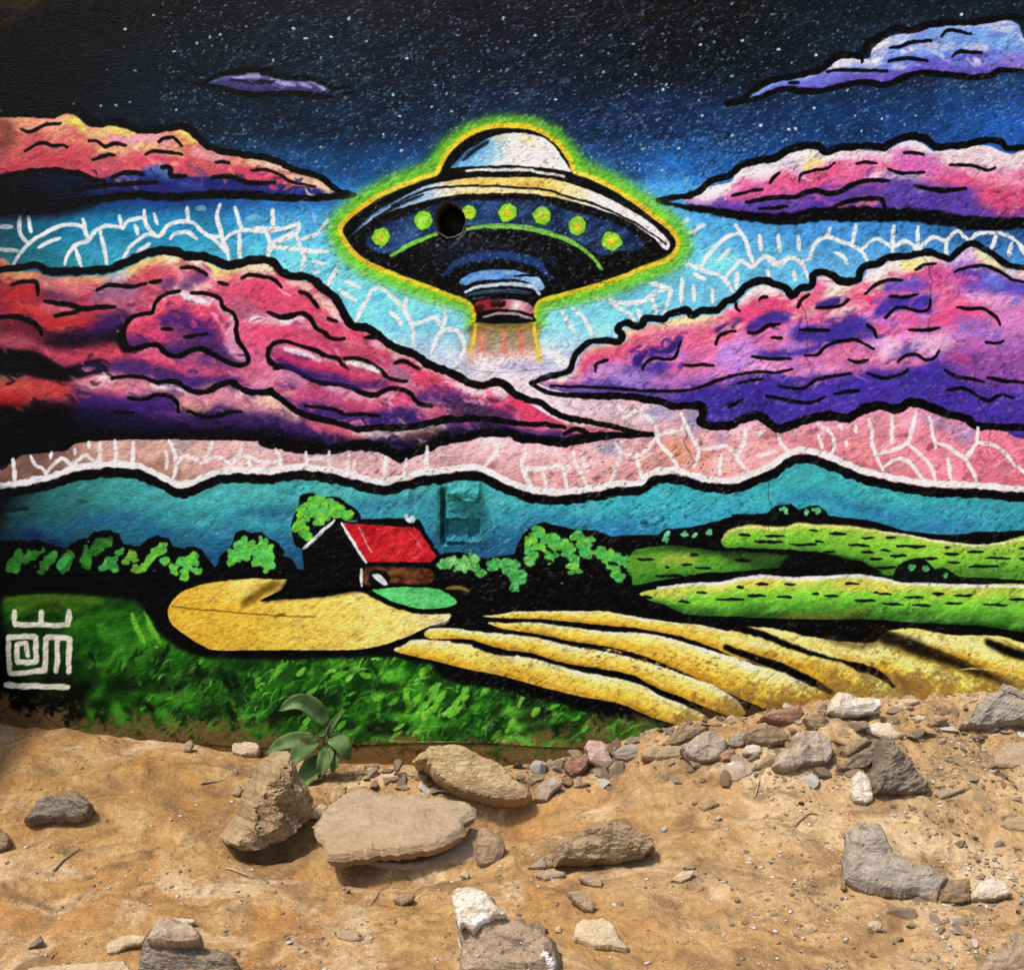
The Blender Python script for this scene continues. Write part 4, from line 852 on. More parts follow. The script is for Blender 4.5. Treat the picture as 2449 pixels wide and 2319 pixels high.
# golden rows
ROWS = ['C1 1480,1000 1600,985 C2 100,968 400,965 650,970 850,1000 1050,1032 1200,1050 1350,1070 1500,1112 C3 150,1140 400,1210 600,1270 750,1312 850,1372 890,1425 860,1540 650,1480 500,1405 350,1332 150,1270 C2 1550,1282 1350,1200 1150,1132 1000,1100 850,1077 600,1052 300,1022 0,1010',
 'C1 1520,1042 C2 50,1042 200,1040 450,1070 700,1100 950,1112 1150,1160 1350,1222 1500,1262 1620,1310 C3 300,1345 430,1400 560,1440 640,1500 640,1570 400,1590 200,1590 C2 1650,1580 1500,1512 1300,1422 1100,1332 900,1252 700,1200 450,1160 200,1110 0,1080',
 'C1 1140,1080 1300,1076 1500,1102 1700,1122 C2 250,1142 450,1190 700,1232 950,1300 1150,1370 1350,1440 1500,1532 1562,1612 1540,1642 1480,1645 1400,1620 1200,1540 950,1440 850,1380 650,1340 400,1300 200,1240 0,1210 C1 1400,1150 1130,1140',
 'C1 915,1220 980,1180 1050,1150 1250,1155 1420,1182 1600,1232 C2 250,1282 450,1340 700,1390 900,1442 1020,1512 1180,1572 1310,1642 1290,1692 1200,1702 1100,1692 950,1642 750,1562 500,1512 250,1452 0,1382 C1 1400,1342 1200,1292 1000,1245',
 'C3 50,1070 250,1076 500,1130 700,1160 950,1190 1100,1262 1250,1332 1450,1392 1570,1442 1640,1500 1600,1580 1300,1580 1090,1580 1000,1382 800,1292 600,1262 420,1212 300,1152 150,1110',
 'C3 1125,1130 1300,1132 1600,1190 1930,1280 1930,1590 1800,1560 1740,1440 1600,1340 1400,1242 1200,1172',
 'C3 1715,1130 1800,1150 1930,1190 1930,1235 1850,1200']
LABR = ['uppermost thin golden crop row', 'second golden crop row', 'third golden crop row ending in a rounded tip', 'lowest golden crop row beside the grass', 'broad golden crop row under the green field', 'golden crop row at the right edge', 'short golden strip at the far right']
for i, r in enumerate(ROWS):
    q = P(r)
    depth_paint(q, [(0,(254,250,206)),(.2,(252,238,138)),(.45,(246,214,92)),(.75,(230,184,60)),(1,(176,130,36))], 60 + i, .2, 70, 9, .3)
    film('painted_crop_row', q, 2, label=LABR[i], key='r%d' % i)
    set_clip(q)
    for _ in range(70 if i < 6 else 6):
        x, y = RNG.uniform(q[:, 0].min(), q[:, 0].max()), RNG.uniform(q[:, 1].min(), q[:, 1].max())
        c = [(210,156,46),(254,246,180),(196,140,44),(252,226,120)][RNG.integers(4)]
        stroke([(x, y), (x + RNG.uniform(14, 46), y + RNG.uniform(0, 18))], RNG.uniform(3, 8), c, .45, 1)
    set_clip()
set_clip(P('C2 500,1200 1300,1230 1500,1330 1300,1420 900,1360 600,1330'))
for _ in range(260):     # flaked patch in the middle of the rows
    x, y = RNG.uniform(1400, 1730), RNG.uniform(1550, 1625)
    dot(x, y, RNG.uniform(2, 6), RNG.uniform(1.5, 3), [(120,76,20),(180,120,40),(252,236,170),(236,190,80)][RNG.integers(4)], .6)
set_clip()
GB = P('C3 -60,1120 60,1072 250,1076 500,1130 700,1160 900,1168 1010,1092 1180,1080 1290,1104 1450,1120 1720,1128 1876,1180 1930,1190 1930,1640 500,1640 640,1560 430,1400 200,1320 -60,1215')
depth_paint(GB, [(0,(252,240,150)),(.3,(246,218,96)),(.6,(236,196,70)),(1,(216,170,54))], 68, .3, 90, 16, .3)
set_clip(GB)
strokes('C3 60,1110 250,1160 420,1200 640,1240 860,1290;0,1150 160,1180 420,1250 640,1310 800,1370;700,1185 950,1230 1150,1300 1350,1370 1540,1430;1140,1140 1350,1160 1600,1230 1876,1320;200,1330 430,1360', 22, (252,240,150), op=.8, soft=5)
strokes('C3 100,1225 350,1300 520,1380 700,1450;480,1300 640,1350 760,1420;660,1270 900,1320 1080,1400 1300,1500;1250,1210 1500,1290 1750,1370;300,1440 600,1530', 26, (208,150,36), op=.7, soft=6)
brush_over(500, (1749, 1500, 2449, 1680), lean=.35, spread=.25, op=(.3, .7))
set_clip()
fill(P('C3 850,1372 950,1378 1020,1432 1100,1535 980,1560 880,1440'), (236,226,120), .9, 3)
strokes('C3 -20,1062 180,1110 420,1208 600,1258 720,1292', [22,18,16,10,6], BLACK, soft=2)
strokes('C3 -40,1200 150,1270 350,1340 500,1410 640,1485', [16,18,20,20,16], BLACK, soft=2)
strokes('C3 720,1292 860,1340 960,1380 1040,1450', [8,20,18,12], BLACK, soft=2)
strokes('C3 940,1110 1150,1190 1400,1285 1620,1370 1800,1440', [46,38,28,22,14], (20,14,6), op=.95, soft=7)
strokes('C3 1060,1400 1110,1450 1160,1540', 20, (110,80,50), op=.6, soft=7)
strokes('C3 1640,1165 1760,1215 1900,1262', [22,24,26], BLACK, soft=4)
strokes('C3 600,1140 800,1190 930,1170', 18, (60,44,14), op=.6, soft=6)
fill(P('C3 1010,1092 1100,1082 1180,1080 1290,1100 1180,1112'), (246,226,120), .95, 2)
strokes('C3 1460,1340 1560,1336 1720,1345', 4, (236,214,120), op=.8)
strokes('C1 1290,1158 1420,1165', 12, BLACK, soft=2)
strokes('C1 1430,1190 1600,1230 C2 0,1225 80,1250', [10,16,10], BLACK, soft=2)
# golden field with the drive
GOLD = P('C0 1075,970 1090,920 1140,862 1220,820 1350,782 1500,765 1650,760 1830,764 C1 225,775 200,830 60,900 180,895 400,882 550,862 690,840 800,892 950,952 1100,987 1280,985 1250,1032 1150,1062 1000,1132 850,1182 700,1212 500,1217 200,1217 C0 1650,1217 1380,1217 1280,1180 1180,1112 1100,1050')
fill(GOLD, grid_col([400, 560, 760, 900, 1070], [1380, 1450, 1560], [[(232,190,76),(242,206,88),(252,224,116),(252,230,134),(252,236,164)], [(226,182,60),(234,192,66),(248,214,98),(252,226,120),(252,238,174)], [(218,172,54),(232,188,62),(246,208,88),(250,220,114),(250,224,126)]]))
film('painted_golden_field', GOLD, 3, label='oval golden painted field in front of the barn', key='g')
set_clip(GOLD)
for _ in range(260):
    x, y = RNG.uniform(400, 1070), RNG.uniform(1380, 1555)
    c = [(196,146,34),(250,220,110),(214,160,40),(236,190,66)][RNG.integers(4)]
    stroke([(x, y), (x + RNG.uniform(8, 40), y - RNG.uniform(0, 12))], RNG.uniform(2, 7), c, .35, 1)
strokes('C0 1100,935 1200,950 1320,958 1420,965 1600,985 1876,1000 C1 420,1000', 4, (110,76,20), op=.75)
strokes('C1 150,1005 200,985 240,1000', 4, (90,60,16), op=.7)
strokes('C1 -40,920 60,840 180,790', 22, (80,60,14), op=.75, soft=6)
strokes('C1 -160,900 -60,860 40,820;-120,800 60,770', 14, (250,226,140), op=.6, soft=4)
set_clip()
strokes('C1 1275,990 1250,1030 1160,1055', 9, (236,226,200), op=.8, soft=2)
fill(P('C1 240,770 180,840 80,905 200,892 400,880 560,860 690,838 700,800 400,760'), (4,4,5), .96, 5)
fill(P('C1 775,832 830,822 900,815 1050,812 1180,820 1280,868 1322,912 1250,942 1100,952 950,920 860,882'), (88,206,112))
film('painted_lawn', P('C1 775,832 830,822 900,815 1050,812 1180,820 1280,868 1322,912 1250,942 1100,952 950,920 860,882'), 3, label='mint green painted lawn in front of the barn', key='l')
strokes('C1 860,850 1000,860 1150,840;950,900 1100,910 1240,900', 10, (120,222,140), op=.5, soft=3)
strokes('C1 1255,825 1320,815 1395,835', 9, (150,130,50), op=.8)
# barn
BARN = P('C1 330,580 545,372 600,395 1060,395 1090,420 1200,615 1160,690 1160,800 720,815 400,840 350,760')
fill(BARN, (4,4,5), 1, 0, False)
film('painted_barn', BARN, 3, smooth=False, label='black gabled painted barn with red roof', key='B')
ROOF = P('C1 592,404 1050,430 1080,450 1188,612 1150,655 738,650')
fill(ROOF, lambda b: ramp(vnoise(24, 10, 71, b, -.6, 3), [(.2,(166,22,32)),(.5,(206,34,46)),(.85,(224,60,70))]), 1, 0, False)
film('roof', ROOF, 4, parent='B', smooth=False, label='bright red barn roof')
strokes('C1 690,432 735,520 772,588', 5, (236,150,150), op=.85)
strokes('C1 1010,450 1050,500 1100,572', 4, (230,120,120), op=.6)
strokes('C1 730,440 770,500;780,440 800,480', 8, (150,14,22), op=.6, soft=2)
strokes('C1 340,565 430,480 535,385', 8.5, (236,240,242))
strokes('C1 585,405 660,530 737,652', 7.5, (244,246,246))
fill(P('C1 982,352 1005,345 1010,372 1040,352 1056,372 1048,398 1015,402 988,380'), (226,236,240), 1, 1)
fill(P('C1 735,690 900,686 1150,700 1148,788 900,790 735,800'), lambda b: ramp(vnoise(16, 10, 72, b, 0, 3), [(.2,(60,32,16)),(.5,(112,66,36)),(.85,(150,96,60))]), .95, 2)
film('wall', P('C1 735,690 900,686 1150,700 1148,788 900,790 735,800'), 4, parent='B', label='brown barn side wall')
strokes('C1 707,700 710,802', 8, (236,238,238))
fill(P('C1 765,715 860,712 885,740 880,800 770,805'), (8,6,6), 1, 1)
fill(P('C1 778,738 830,735 878,788 850,800'), (226,236,244), 1, 1)
film('window', P('C1 778,738 830,735 878,788 850,800'), 5, parent='B', label='pale barn window')

# ------------------------------------------------------------------ 8. grass in front
GRS = P('C0 20,890 100,872 200,863 350,858 500,862 700,880 880,910 950,1000 1000,1080 1080,1160 1180,1222 1300,1262 1500,1272 1876,1280 C1 300,1275 600,1272 900,1265 1020,1290 1150,1310 1200,1380 1300,1430 1450,1450 1600,1475 1876,1545 C2 400,1570 560,1620 800,1660 1050,1690 900,1790 700,1840 300,1835 C1 1600,1815 1300,1805 900,1815 C0 1876,1840 1500,1830 1000,1790 500,1740 300,1640 150,1500 60,1300 10,1000')
fill(GRS, lambda b: ramp(vnoise(60, 34, 81, b, -.5, 3), [(.2,(14,44,12)),(.45,(28,84,18)),(.65,(46,116,24)),(.85,(70,146,34))]), 1, 6)
film('painted_grass', GRS, 2, label='dark green painted grass along the foot of the wall', key='gr')
set_clip(GRS)
strokes('C0 40,895 200,880 400,885 640,905;120,960 300,930 500,960', 26, (84,122,30), op=.75, soft=7)
strokes('C0 200,950 340,930 420,960;450,1010 600,960 700,920', 14, (28,52,12), op=.7, soft=5)
for _ in range(620):
    x, y = RNG.uniform(200, 1560), RNG.uniform(1560, 1790)
    if x < 330 and y > 1640: continue
    l = RNG.uniform(12, 46)
    a = RNG.uniform(-1.35, -.15) if RNG.random() < .75 else RNG.uniform(-2.6, -1.5)
    dark = x < 600
    c = [(24,66,14),(40,104,22),(70,150,36),(12,34,8),(96,180,50)][RNG.integers(5)]
    if dark: c = tuple(int(v * .8) for v in c)
    stroke([(x, y), (x + l * .5 * math.cos(a), y + l * .5 * math.sin(a)), (x + l * math.cos(a - .2), y + l * math.sin(a - .2))], RNG.uniform(5, 14), c, .7, 1, (.8, .4), .2)
for _ in range(480):
    x, y = RNG.uniform(240, 1560), RNG.uniform(1575, 1790)
    if x < 330 and y > 1640: continue
    l = RNG.uniform(14, 44); a = RNG.normal(-1.0, .35)
    c = [(90,170,50),(120,206,70),(150,226,96),(60,130,36),(26,70,18)][RNG.integers(5)]
    if x < 560: c = tuple(int(v * .85) for v in c)
    stroke([(x, y), (x + l * .5 * math.cos(a), y + l * .5 * math.sin(a)), (x + l * math.cos(a + .25), y + l * math.sin(a + .25))], RNG.uniform(2.5, 6), c, .75, 0, (.8, .3), .2)
strokes('C0 850,985 880,1070 930,1165;935,975 965,1060 1025,1165', 13, (110,190,50), op=.9, soft=2)
strokes('C1 1010,1600 1090,1500;1060,1640 1140,1540;1120,1630 1200,1570;1270,1640 1350,1570;1330,1530 1390,1510;900,1360 880,1420;990,1470 1010,1590;780,1440 800,1520 860,1500;1090,1370 1110,1330;1180,1560 1250,1480;760,1380 700,1370;1480,1500 1535,1435;1730,1730 1790,1650;1660,1720 1700,1640;1790,1720 1876,1660;1330,1420 1400,1390 1450,1400', 15, (120,206,60), op=.85, soft=1, taper=(.7, .35))
strokes('C1 850,1400 960,1360 960,1420;1250,1700 1330,1760;1560,1560 1440,1580;940,1640 1060,1670 1200,1690', 30, (84,176,46), op=.7, soft=4)
strokes('C2 0,1790 200,1800 420,1800;C2 10,1620 120,1610;60,1720 190,1650;180,1740 290,1730 260,1760;100,1680 230,1600', 28, (112,204,54), op=.85, soft=4, taper=(.8, .4))
strokes('C2 120,1660 300,1620;360,1720 560,1660;C1 300,1530 420,1520 560,1550;760,1720 900,1730 1000,1720;1150,1420 1220,1430;1290,1320 1350,1300', 34, (8,18,6), op=.75, soft=7)
strokes('C0 1430,1360 1480,1480;1490,1360 1520,1470;1460,1560 1530,1730;1800,1580 1740,1660;620,1640 720,1740;940,1560 980,1600', 16, (6,14,4), op=.85, soft=3)
strokes('C0 1560,1620 1610,1770;1690,1640 1630,1770;560,1500 580,1620;740,1560 780,1680;1050,1620 1100,1700', 26, (74,160,40), op=.75, soft=4)
strokes('C0 760,1200 800,1290;640,1060 690,1120;1120,1520 1230,1500', 28, (70,146,38), op=.7, soft=5)
for _ in range(95):
    x, y = RNG.uniform(200, 1450), RNG.uniform(1590, 1770)
    stroke([(x, y), (x + RNG.uniform(20, 70), y - RNG.uniform(-8, 14))], RNG.uniform(12, 30), [(6,20,6),(14,44,12),(20,60,16)][RNG.integers(3)], .55, 7)
for _ in range(40):
    x, y = RNG.uniform(600, 1500), RNG.uniform(1600, 1770)
    a = RNG.uniform(-1.2, -.4); l = RNG.uniform(16, 40)
    stroke([(x, y), (x + l * math.cos(a), y + l * math.sin(a))], RNG.uniform(8, 15), [(150,220,80),(120,204,66),(96,184,50)][RNG.integers(3)], .8, 1, (.8, .4))
set_clip()
fill(P('C0 -30,1380 300,1380 520,1400 640,1380 560,1560 540,1700 300,1720 -30,1700'), (3,4,3), .93, 14)  # black paint, with the shade of the left foot painted in
fill(P('C0 -30,1000 40,1010 60,1400 -30,1400'), (6,12,4), .8, 8)
fill(P('C0 150,1040 460,1060 480,1400 60,1400 40,1080'), (10,26,8), .5, 14)
strokes('C0 180,1400 260,1390;300,1480 340,1500;360,1470 400,1490', 20, (24,60,18), op=.5, soft=5)
# unpainted base course under the mural
fill(np.array([[-20, 1722], [60, 1746], [200, 1756], [300, 1764], [450, 1778], [560, 1786], [700, 1784], [850, 1775], [1100, 1775], [1300, 1783], [1420, 1786], [1500, 1780], [1600, 1750], [1650, 1910], [-20, 1910]]), lambda b: ramp(vnoise(50, 22, 91, b, 0, 3) , [(.2,(54,40,16)),(.5,(92,74,32)),(.8,(116,100,48))]), .96, 7)
strokes('D1 860,405 1000,410 1200,412 1400,415;D2 0,428 250,440 500,440', 3.5, (150,190,90), op=.8)
strokes('D2 100,480 300,480 430,470 520,490;D1 1540,470 1700,480', 22, (56,110,40), op=.55, soft=6)
for _ in range(60):
    x = RNG.uniform(0, 620); y = RNG.uniform(1755, 1800)
    stroke([(x, y), (x + 30, y - 4)], RNG.uniform(8, 20), [(84,58,24),(56,42,14),(70,72,24)][RNG.integers(3)], .4, 5)

# ------------------------------------------------------------------ 9. signature tag
TAGS = PL('C0 95,968 93,1053 440,1056 443,968;262,970 260,1050;440,1355 447,1140 372,1132 297,1135 290,1345 180,1358 68,1366 57,1250 56,1132 150,1128 232,1132 232,1220 235,1290 170,1294 112,1292 109,1230 112,1175 168,1172 180,1250;366,1150 372,1250 360,1350;40,1440 250,1448 438,1450')
for p in TAGS:
    stroke(p, 13.5, (232, 229, 206), 1, 0, (.95, .9), .09, smooth=False)
for i, lab in ((0, 'cream painted comb shape at the top of the signature'), (2, 'cream painted spiral of the signature'), (4, 'cream painted bar at the foot of the signature')):
    film('painted_letter', stroke_poly(TAGS[i], 14, (.95, .9), .0, False), 3, smooth=False, label=lab, key='tag%d' % i)

# ------------------------------------------------------------------ flecks painted as stucco glints, mottling, brushy edges
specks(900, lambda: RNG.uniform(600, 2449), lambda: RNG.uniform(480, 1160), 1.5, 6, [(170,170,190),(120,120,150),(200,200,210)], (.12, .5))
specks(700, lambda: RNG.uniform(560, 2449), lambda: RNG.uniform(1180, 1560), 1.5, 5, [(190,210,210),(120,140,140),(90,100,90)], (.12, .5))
def warp(amp, sc, seed):
    global CAN
    dx = (vnoise(sc, sc, seed, None, 0, 2) - .5) * 2 * amp * KT
    dy = (vnoise(sc, sc, seed + 1, None, 0, 2) - .5) * 2 * amp * KT
    gx = np.clip(np.arange(MW, dtype=np.float32)[None] + dx, 0, MW - 1.01)
    gy = np.clip(np.arange(MH, dtype=np.float32)[:, None] + dy, 0, MH - 1.01)
    ix, iy = gx.astype(np.int32), gy.astype(np.int32)
    fx, fy = (gx - ix)[..., None], (gy - iy)[..., None]
    CAN = (CAN[iy, ix] * (1 - fx) + CAN[iy, ix + 1] * fx) * (1 - fy) + (CAN[iy + 1, ix] * (1 - fx) + CAN[iy + 1, ix + 1] * fx) * fy
warp(1.8, 22, 101)
warp(1.1, 7, 103)
mot = vnoise(26, 9, 105, None, -.5, 3) - .5
mot2 = vnoise(160, 120, 106, None, 0, 2) - .5
grit = vnoise(7, 3.2, 107, None, -.5, 2) - .5
CAN *= (1 + .30 * mot + .30 * grit + .10 * mot2)[..., None]
CAN = np.clip(CAN - .012, 0, 1)
CAN = np.clip(CAN ** (1.04 - .10 * CAN) * 1.03, 0, 1)
# glints on the stucco crests and shade in its pits, painted into the colour
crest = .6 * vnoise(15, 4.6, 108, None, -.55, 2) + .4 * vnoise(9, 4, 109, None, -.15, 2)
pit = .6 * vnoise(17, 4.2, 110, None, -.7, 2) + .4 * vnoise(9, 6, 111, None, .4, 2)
glint_amt = np.clip(vnoise(240, 190, 112, None, 0, 3) * 1.7 - .25, .12, 1) * np.clip((XX - 60) / 700, .18, 1)
k = (np.clip((crest - .615) / .06, 0, 1) * glint_amt * .62)[..., None]
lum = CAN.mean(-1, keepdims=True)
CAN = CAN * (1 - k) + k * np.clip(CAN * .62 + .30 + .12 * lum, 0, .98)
k = (np.clip((.375 - pit) / .06, 0, 1) * glint_amt * .42)[..., None]
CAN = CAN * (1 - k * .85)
# mud splashed up from the soil, hairline cracks, flaked spots
ground_y = np.interp(XX[0], [0, 450, 850, 1150, 1300, 1480, 1700, 2000, 2449], [1735, 1780, 1826, 1836, 1822, 1776, 1724, 1674, 1660])[None]
up = np.clip((ground_y - YY) / 95, 0, 1)
mud = np.clip((.5 * vnoise(46, 40, 120, None, 0, 4) + .5 * vnoise(9, 9, 121, None, 0, 2)) * 1.9 - .42 - .72 * up, 0, 1) * (YY < ground_y + 60)
mud = (np.clip(mud * 2.2, 0, .82) * np.clip((1 - up) * 4, 0, 1) * np.where(XX > 1450, .7, 1))[..., None]
CAN = CAN * (1 - mud) + mud * np.array([.47, .35, .21], np.float32)
for _ in range(420):
    x = RNG.uniform(0, 2449); gy = np.interp(x, [0, 450, 850, 1150, 1300, 1480, 1700, 2000, 2449], [1735, 1780, 1826, 1836, 1822, 1776, 1724, 1674, 1660])
    y = gy - RNG.exponential(34)
    dot(x, y, RNG.uniform(1, 3.4), RNG.uniform(1, 3), [(128,96,58),(100,74,44),(150,116,74)][RNG.integers(3)], .75)
def crack(x, y, n, dx, dy, w=1.8):
    q = [(x, y)]
    for _ in range(n):
        x += dx * RNG.uniform(.5, 1.5) + RNG.normal(0, 5); y += dy * RNG.uniform(.5, 1.5) + RNG.normal(0, 5)
        q.append((x, y))
    stroke(q, w, (14, 12, 12), .6, 0, (.5, .3), .3, False)
for a in ((1905, 700, 14, 1, 14), (2210, 560, 18, -1, 15), (1640, 1010, 9, 4, 12), (2330, 880, 16, 2, 13), (1835, 1150, 9, 1, 13), (1560, 760, 8, 9, 5), (1010, 1450, 6, -14, 2), (560, 20, 9, 5, 15), (1430, 240, 7, 11, 5)):
    crack(*a)
for _ in range(150):
    x, y = RNG.uniform(60, 2449), RNG.uniform(20, 1720)
    dot(x, y, RNG.uniform(1.2, 4.2), RNG.uniform(1, 3.2), [(150,142,130),(116,108,98),(178,172,162)][RNG.integers(3)], RNG.uniform(.4, .85))
CAN = np.clip(CAN, 0.0, .975)
buf = None
IMG = bpy.data.images.new("mural_paint", MW, MH, alpha=False)
buf = np.ones((MH, MW, 4), np.float32)
buf[..., :3] = CAN[::-1]
IMG.pixels.foreach_set(buf.ravel())
IMG.update()
# ================================================================== the place itself
def px2w(p):
    p = np.asarray(p, float)
    return np.stack([(p[..., 0] - CX) * S, np.zeros(p.shape[:-1]), (BASE_Y - p[..., 1]) * S], -1)

# ------------------------------------------------------------------ materials
def new_mat(name):
    m = bpy.data.materials.new(name)
    m.use_nodes = True
    t = m.node_tree
    t.nodes.clear()
    out = t.nodes.new("ShaderNodeOutputMaterial")
    b = t.nodes.new("ShaderNodeBsdfPrincipled")
    t.links.new(b.outputs[0], out.inputs[0])
    return m, t, b
def nd(t, kind, **k):
    n = t.nodes.new(kind)
    for a, v in k.items():
        if a.startswith('i_'):
            key = a[2:].replace('_', ' ')
            n.inputs[int(key) if key.isdigit() else key].default_value = v
        else: setattr(n, a, v)
    return n
def mapped(t, scale=(1, 1, 1), rot=(0, 0, 0), loc=(0, 0, 0)):
    tc = nd(t, "ShaderNodeTexCoord")
    mp = nd(t, "ShaderNodeMapping")
    mp.inputs['Scale'].default_value, mp.inputs['Rotation'].default_value, mp.inputs['Location'].default_value = scale, rot, loc
    t.links.new(tc.outputs['Object'], mp.inputs[0])
    return mp.outputs[0]
def noise(t, vec, scale, detail=4, rough=.55, dist=0):
    n = nd(t, "ShaderNodeTexNoise")
    n.inputs['Scale'].default_value, n.inputs['Detail'].default_value, n.inputs['Roughness'].default_value, n.inputs['Distortion'].default_value = scale, detail, rough, dist
    t.links.new(vec, n.inputs['Vector'])
    return n.outputs['Fac']
def cramp(t, fac, stops, interp='LINEAR'):
    r = nd(t, "ShaderNodeValToRGB")
    e = r.color_ramp.elements
    while len(e) < len(stops): e.new(.5)
    for x, (p, c) in zip(e, stops):
        x.position = p
        x.color = (*c, 1) if np.ndim(c) else (c, c, c, 1)
    r.color_ramp.interpolation = interp
    t.links.new(fac, r.inputs[0])
    return r.outputs[0]
def mixc(t, fac, a, b, mode='MIX'):
    m = nd(t, "ShaderNodeMix", data_type='RGBA', blend_type=mode)
    for s, v in ((m.inputs[0], fac), (m.inputs[6], a), (m.inputs[7], b)):
        if hasattr(v, 'node'): t.links.new(v, s)
        else: s.default_value = v if np.ndim(v) == 0 else (*v, 1)[:4]
    return m.outputs[2]
def math_n(t, op, a, b=None):
    m = nd(t, "ShaderNodeMath", operation=op)
    for s, v in zip(m.inputs, (a, b)):
        if v is None: continue
        if hasattr(v, 'node'): t.links.new(v, s)
        else: s.default_value = v
    return m.outputs[0]
def bump(t, h, strength, dist, normal=None):
    b = nd(t, "ShaderNodeBump")
    b.inputs['Strength'].default_value, b.inputs['Distance'].default_value = strength, dist
    t.links.new(h, b.inputs['Height'])
    if normal: t.links.new(normal, b.inputs['Normal'])
    return b.outputs[0]

def plaster_relief(t):
    v = mapped(t, (1.0, 1.0, 1.9), (0, R(-32), 0))
    v2 = mapped(t, (1, 1, 1))
    a = noise(t, v, 105, 5, .62, .9)
    b = noise(t, v2, 30, 4, .55, .5)
    c = noise(t, v, 260, 3, .6, .4)
    n = bump(t, b, .22, .010)
    n = bump(t, a, .95, .0062, n)
    return bump(t, c, .6, .0026, n)

MUR, t, b = new_mat("mural_paint")
uv = nd(t, "ShaderNodeUVMap", uv_map="uv")
im = nd(t, "ShaderNodeTexImage", image=IMG, extension='MIRROR', interpolation='Cubic')
t.links.new(uv.outputs[0], im.inputs[0])
t.links.new(im.outputs[0], b.inputs['Base Color'])
rv = noise(t, mapped(t), 30, 3)
t.links.new(cramp(t, rv, [(.3, .30), (.7, .50)]), b.inputs['Roughness'])
b.inputs['Specular IOR Level'].default_value = .045
t.links.new(plaster_relief(t), b.inputs['Normal'])

CONC, t, b = new_mat("bare_plaster")
v = mapped(t)
t.links.new(cramp(t, noise(t, v, 9, 6), [(.3, (.16, .14, .11)), (.7, (.30, .27, .22))]), b.inputs['Base Color'])
b.inputs['Roughness'].default_value = .9
t.links.new(plaster_relief(t), b.inputs['Normal'])
DARK, t, b = new_mat("dark_lining")  # dark brown lining of the weep hole
t.links.new(cramp(t, noise(t, mapped(t), 40, 4), [(.3, (.012, .010, .008)), (.75, (.09, .07, .05))]), b.inputs['Base Color'])
b.inputs['Roughness'].default_value = .7

def rock_mat(name, cols, scale=28, quartz=0.0, strata=0.0, qcol=(.8, .78, .74), rough=.82, bmp=1.0, flecks=.0, rot=(0.3, 0.6, 0.2), rnd=.0, dust=.55):
    m, t, b = new_mat(name)
    v = mapped(t)
    vs = mapped(t, (1, 1, 5), rot)
    n1 = noise(t, v, scale, 7, .62, .4)
    n2 = noise(t, vs, scale * 1.1, 6, .6, .8)
    f = math_n(t, 'ADD', math_n(t, 'MULTIPLY', n1, 1 - strata), math_n(t, 'MULTIPLY', n2, strata))
    cols = [tuple(.76 * u_ for u_ in col_) for col_ in cols]
    k = len(cols)
    c = cramp(t, f, [(.30 + .40 * i / (k - 1), col) for i, col in enumerate(cols)])
    fine = noise(t, v, scale * 9, 4, .6)
    c = mixc(t, .55, c, cramp(t, fine, [(.3, .35), (.5, .5), (.7, .68)]), 'OVERLAY')
    if quartz:
        q = noise(t, v, scale * .55, 5, .6, .6)
        c = mixc(t, cramp(t, q, [(.66 - quartz * .4, 0.0), (.70 - quartz * .4, 1.0)]), c, qcol)
    if flecks:
        vo = nd(t, "ShaderNodeTexVoronoi"); vo.inputs['Scale'].default_value = 170
        t.links.new(v, vo.inputs['Vector'])
        c = mixc(t, cramp(t, vo.outputs['Distance'], [(flecks * .35, 1.0), (flecks * .45, 0.0)]), c, (.75, .72, .66))
    if rnd:
        oi = nd(t, "ShaderNodeObjectInfo")
        c = mixc(t, 1.0, c, cramp(t, oi.outputs['Random'], [(0, 1 - rnd), (1, 1 + rnd)]), 'MULTIPLY')
    if dust:     # soil settled on the upward faces
        ge = nd(t, "ShaderNodeNewGeometry")
        sx = nd(t, "ShaderNodeSeparateXYZ"); t.links.new(ge.outputs['Normal'], sx.inputs[0])
        up = math_n(t, 'ADD', sx.outputs[2], math_n(t, 'MULTIPLY', math_n(t, 'SUBTRACT', noise(t, v, scale * 1.7, 5, .65), .5), 1.5))
        c = mixc(t, cramp(t, up, [(.45, 0.0), (1.0, dust)]), c, (.33, .225, .125))
        if not rnd:     # and caked on the foot of the stone where it sits in the dirt
            sz_ = nd(t, "ShaderNodeSeparateXYZ"); t.links.new(v, sz_.inputs[0])
            lowz = math_n(t, 'SUBTRACT', sz_.outputs[2], math_n(t, 'MULTIPLY', math_n(t, 'SUBTRACT', noise(t, v, 30, 5, .65), .35), .07))
            c = mixc(t, cramp(t, math_n(t, 'ADD', lowz, .5), [(.49, .85), (.515, 0.0)]), c, (.30, .195, .10))
    t.links.new(c, b.inputs['Base Color'])
    b.inputs['Roughness'].default_value = rough
    b.inputs['Specular IOR Level'].default_value = .4
    n = bump(t, n2, .55 * bmp, .02)
    n = bump(t, noise(t, v, scale * 3.2, 5, .65), .6 * bmp, .007, n)
    n = bump(t, fine, .35 * bmp, .002, n)
    t.links.new(n, b.inputs['Normal'])
    return m
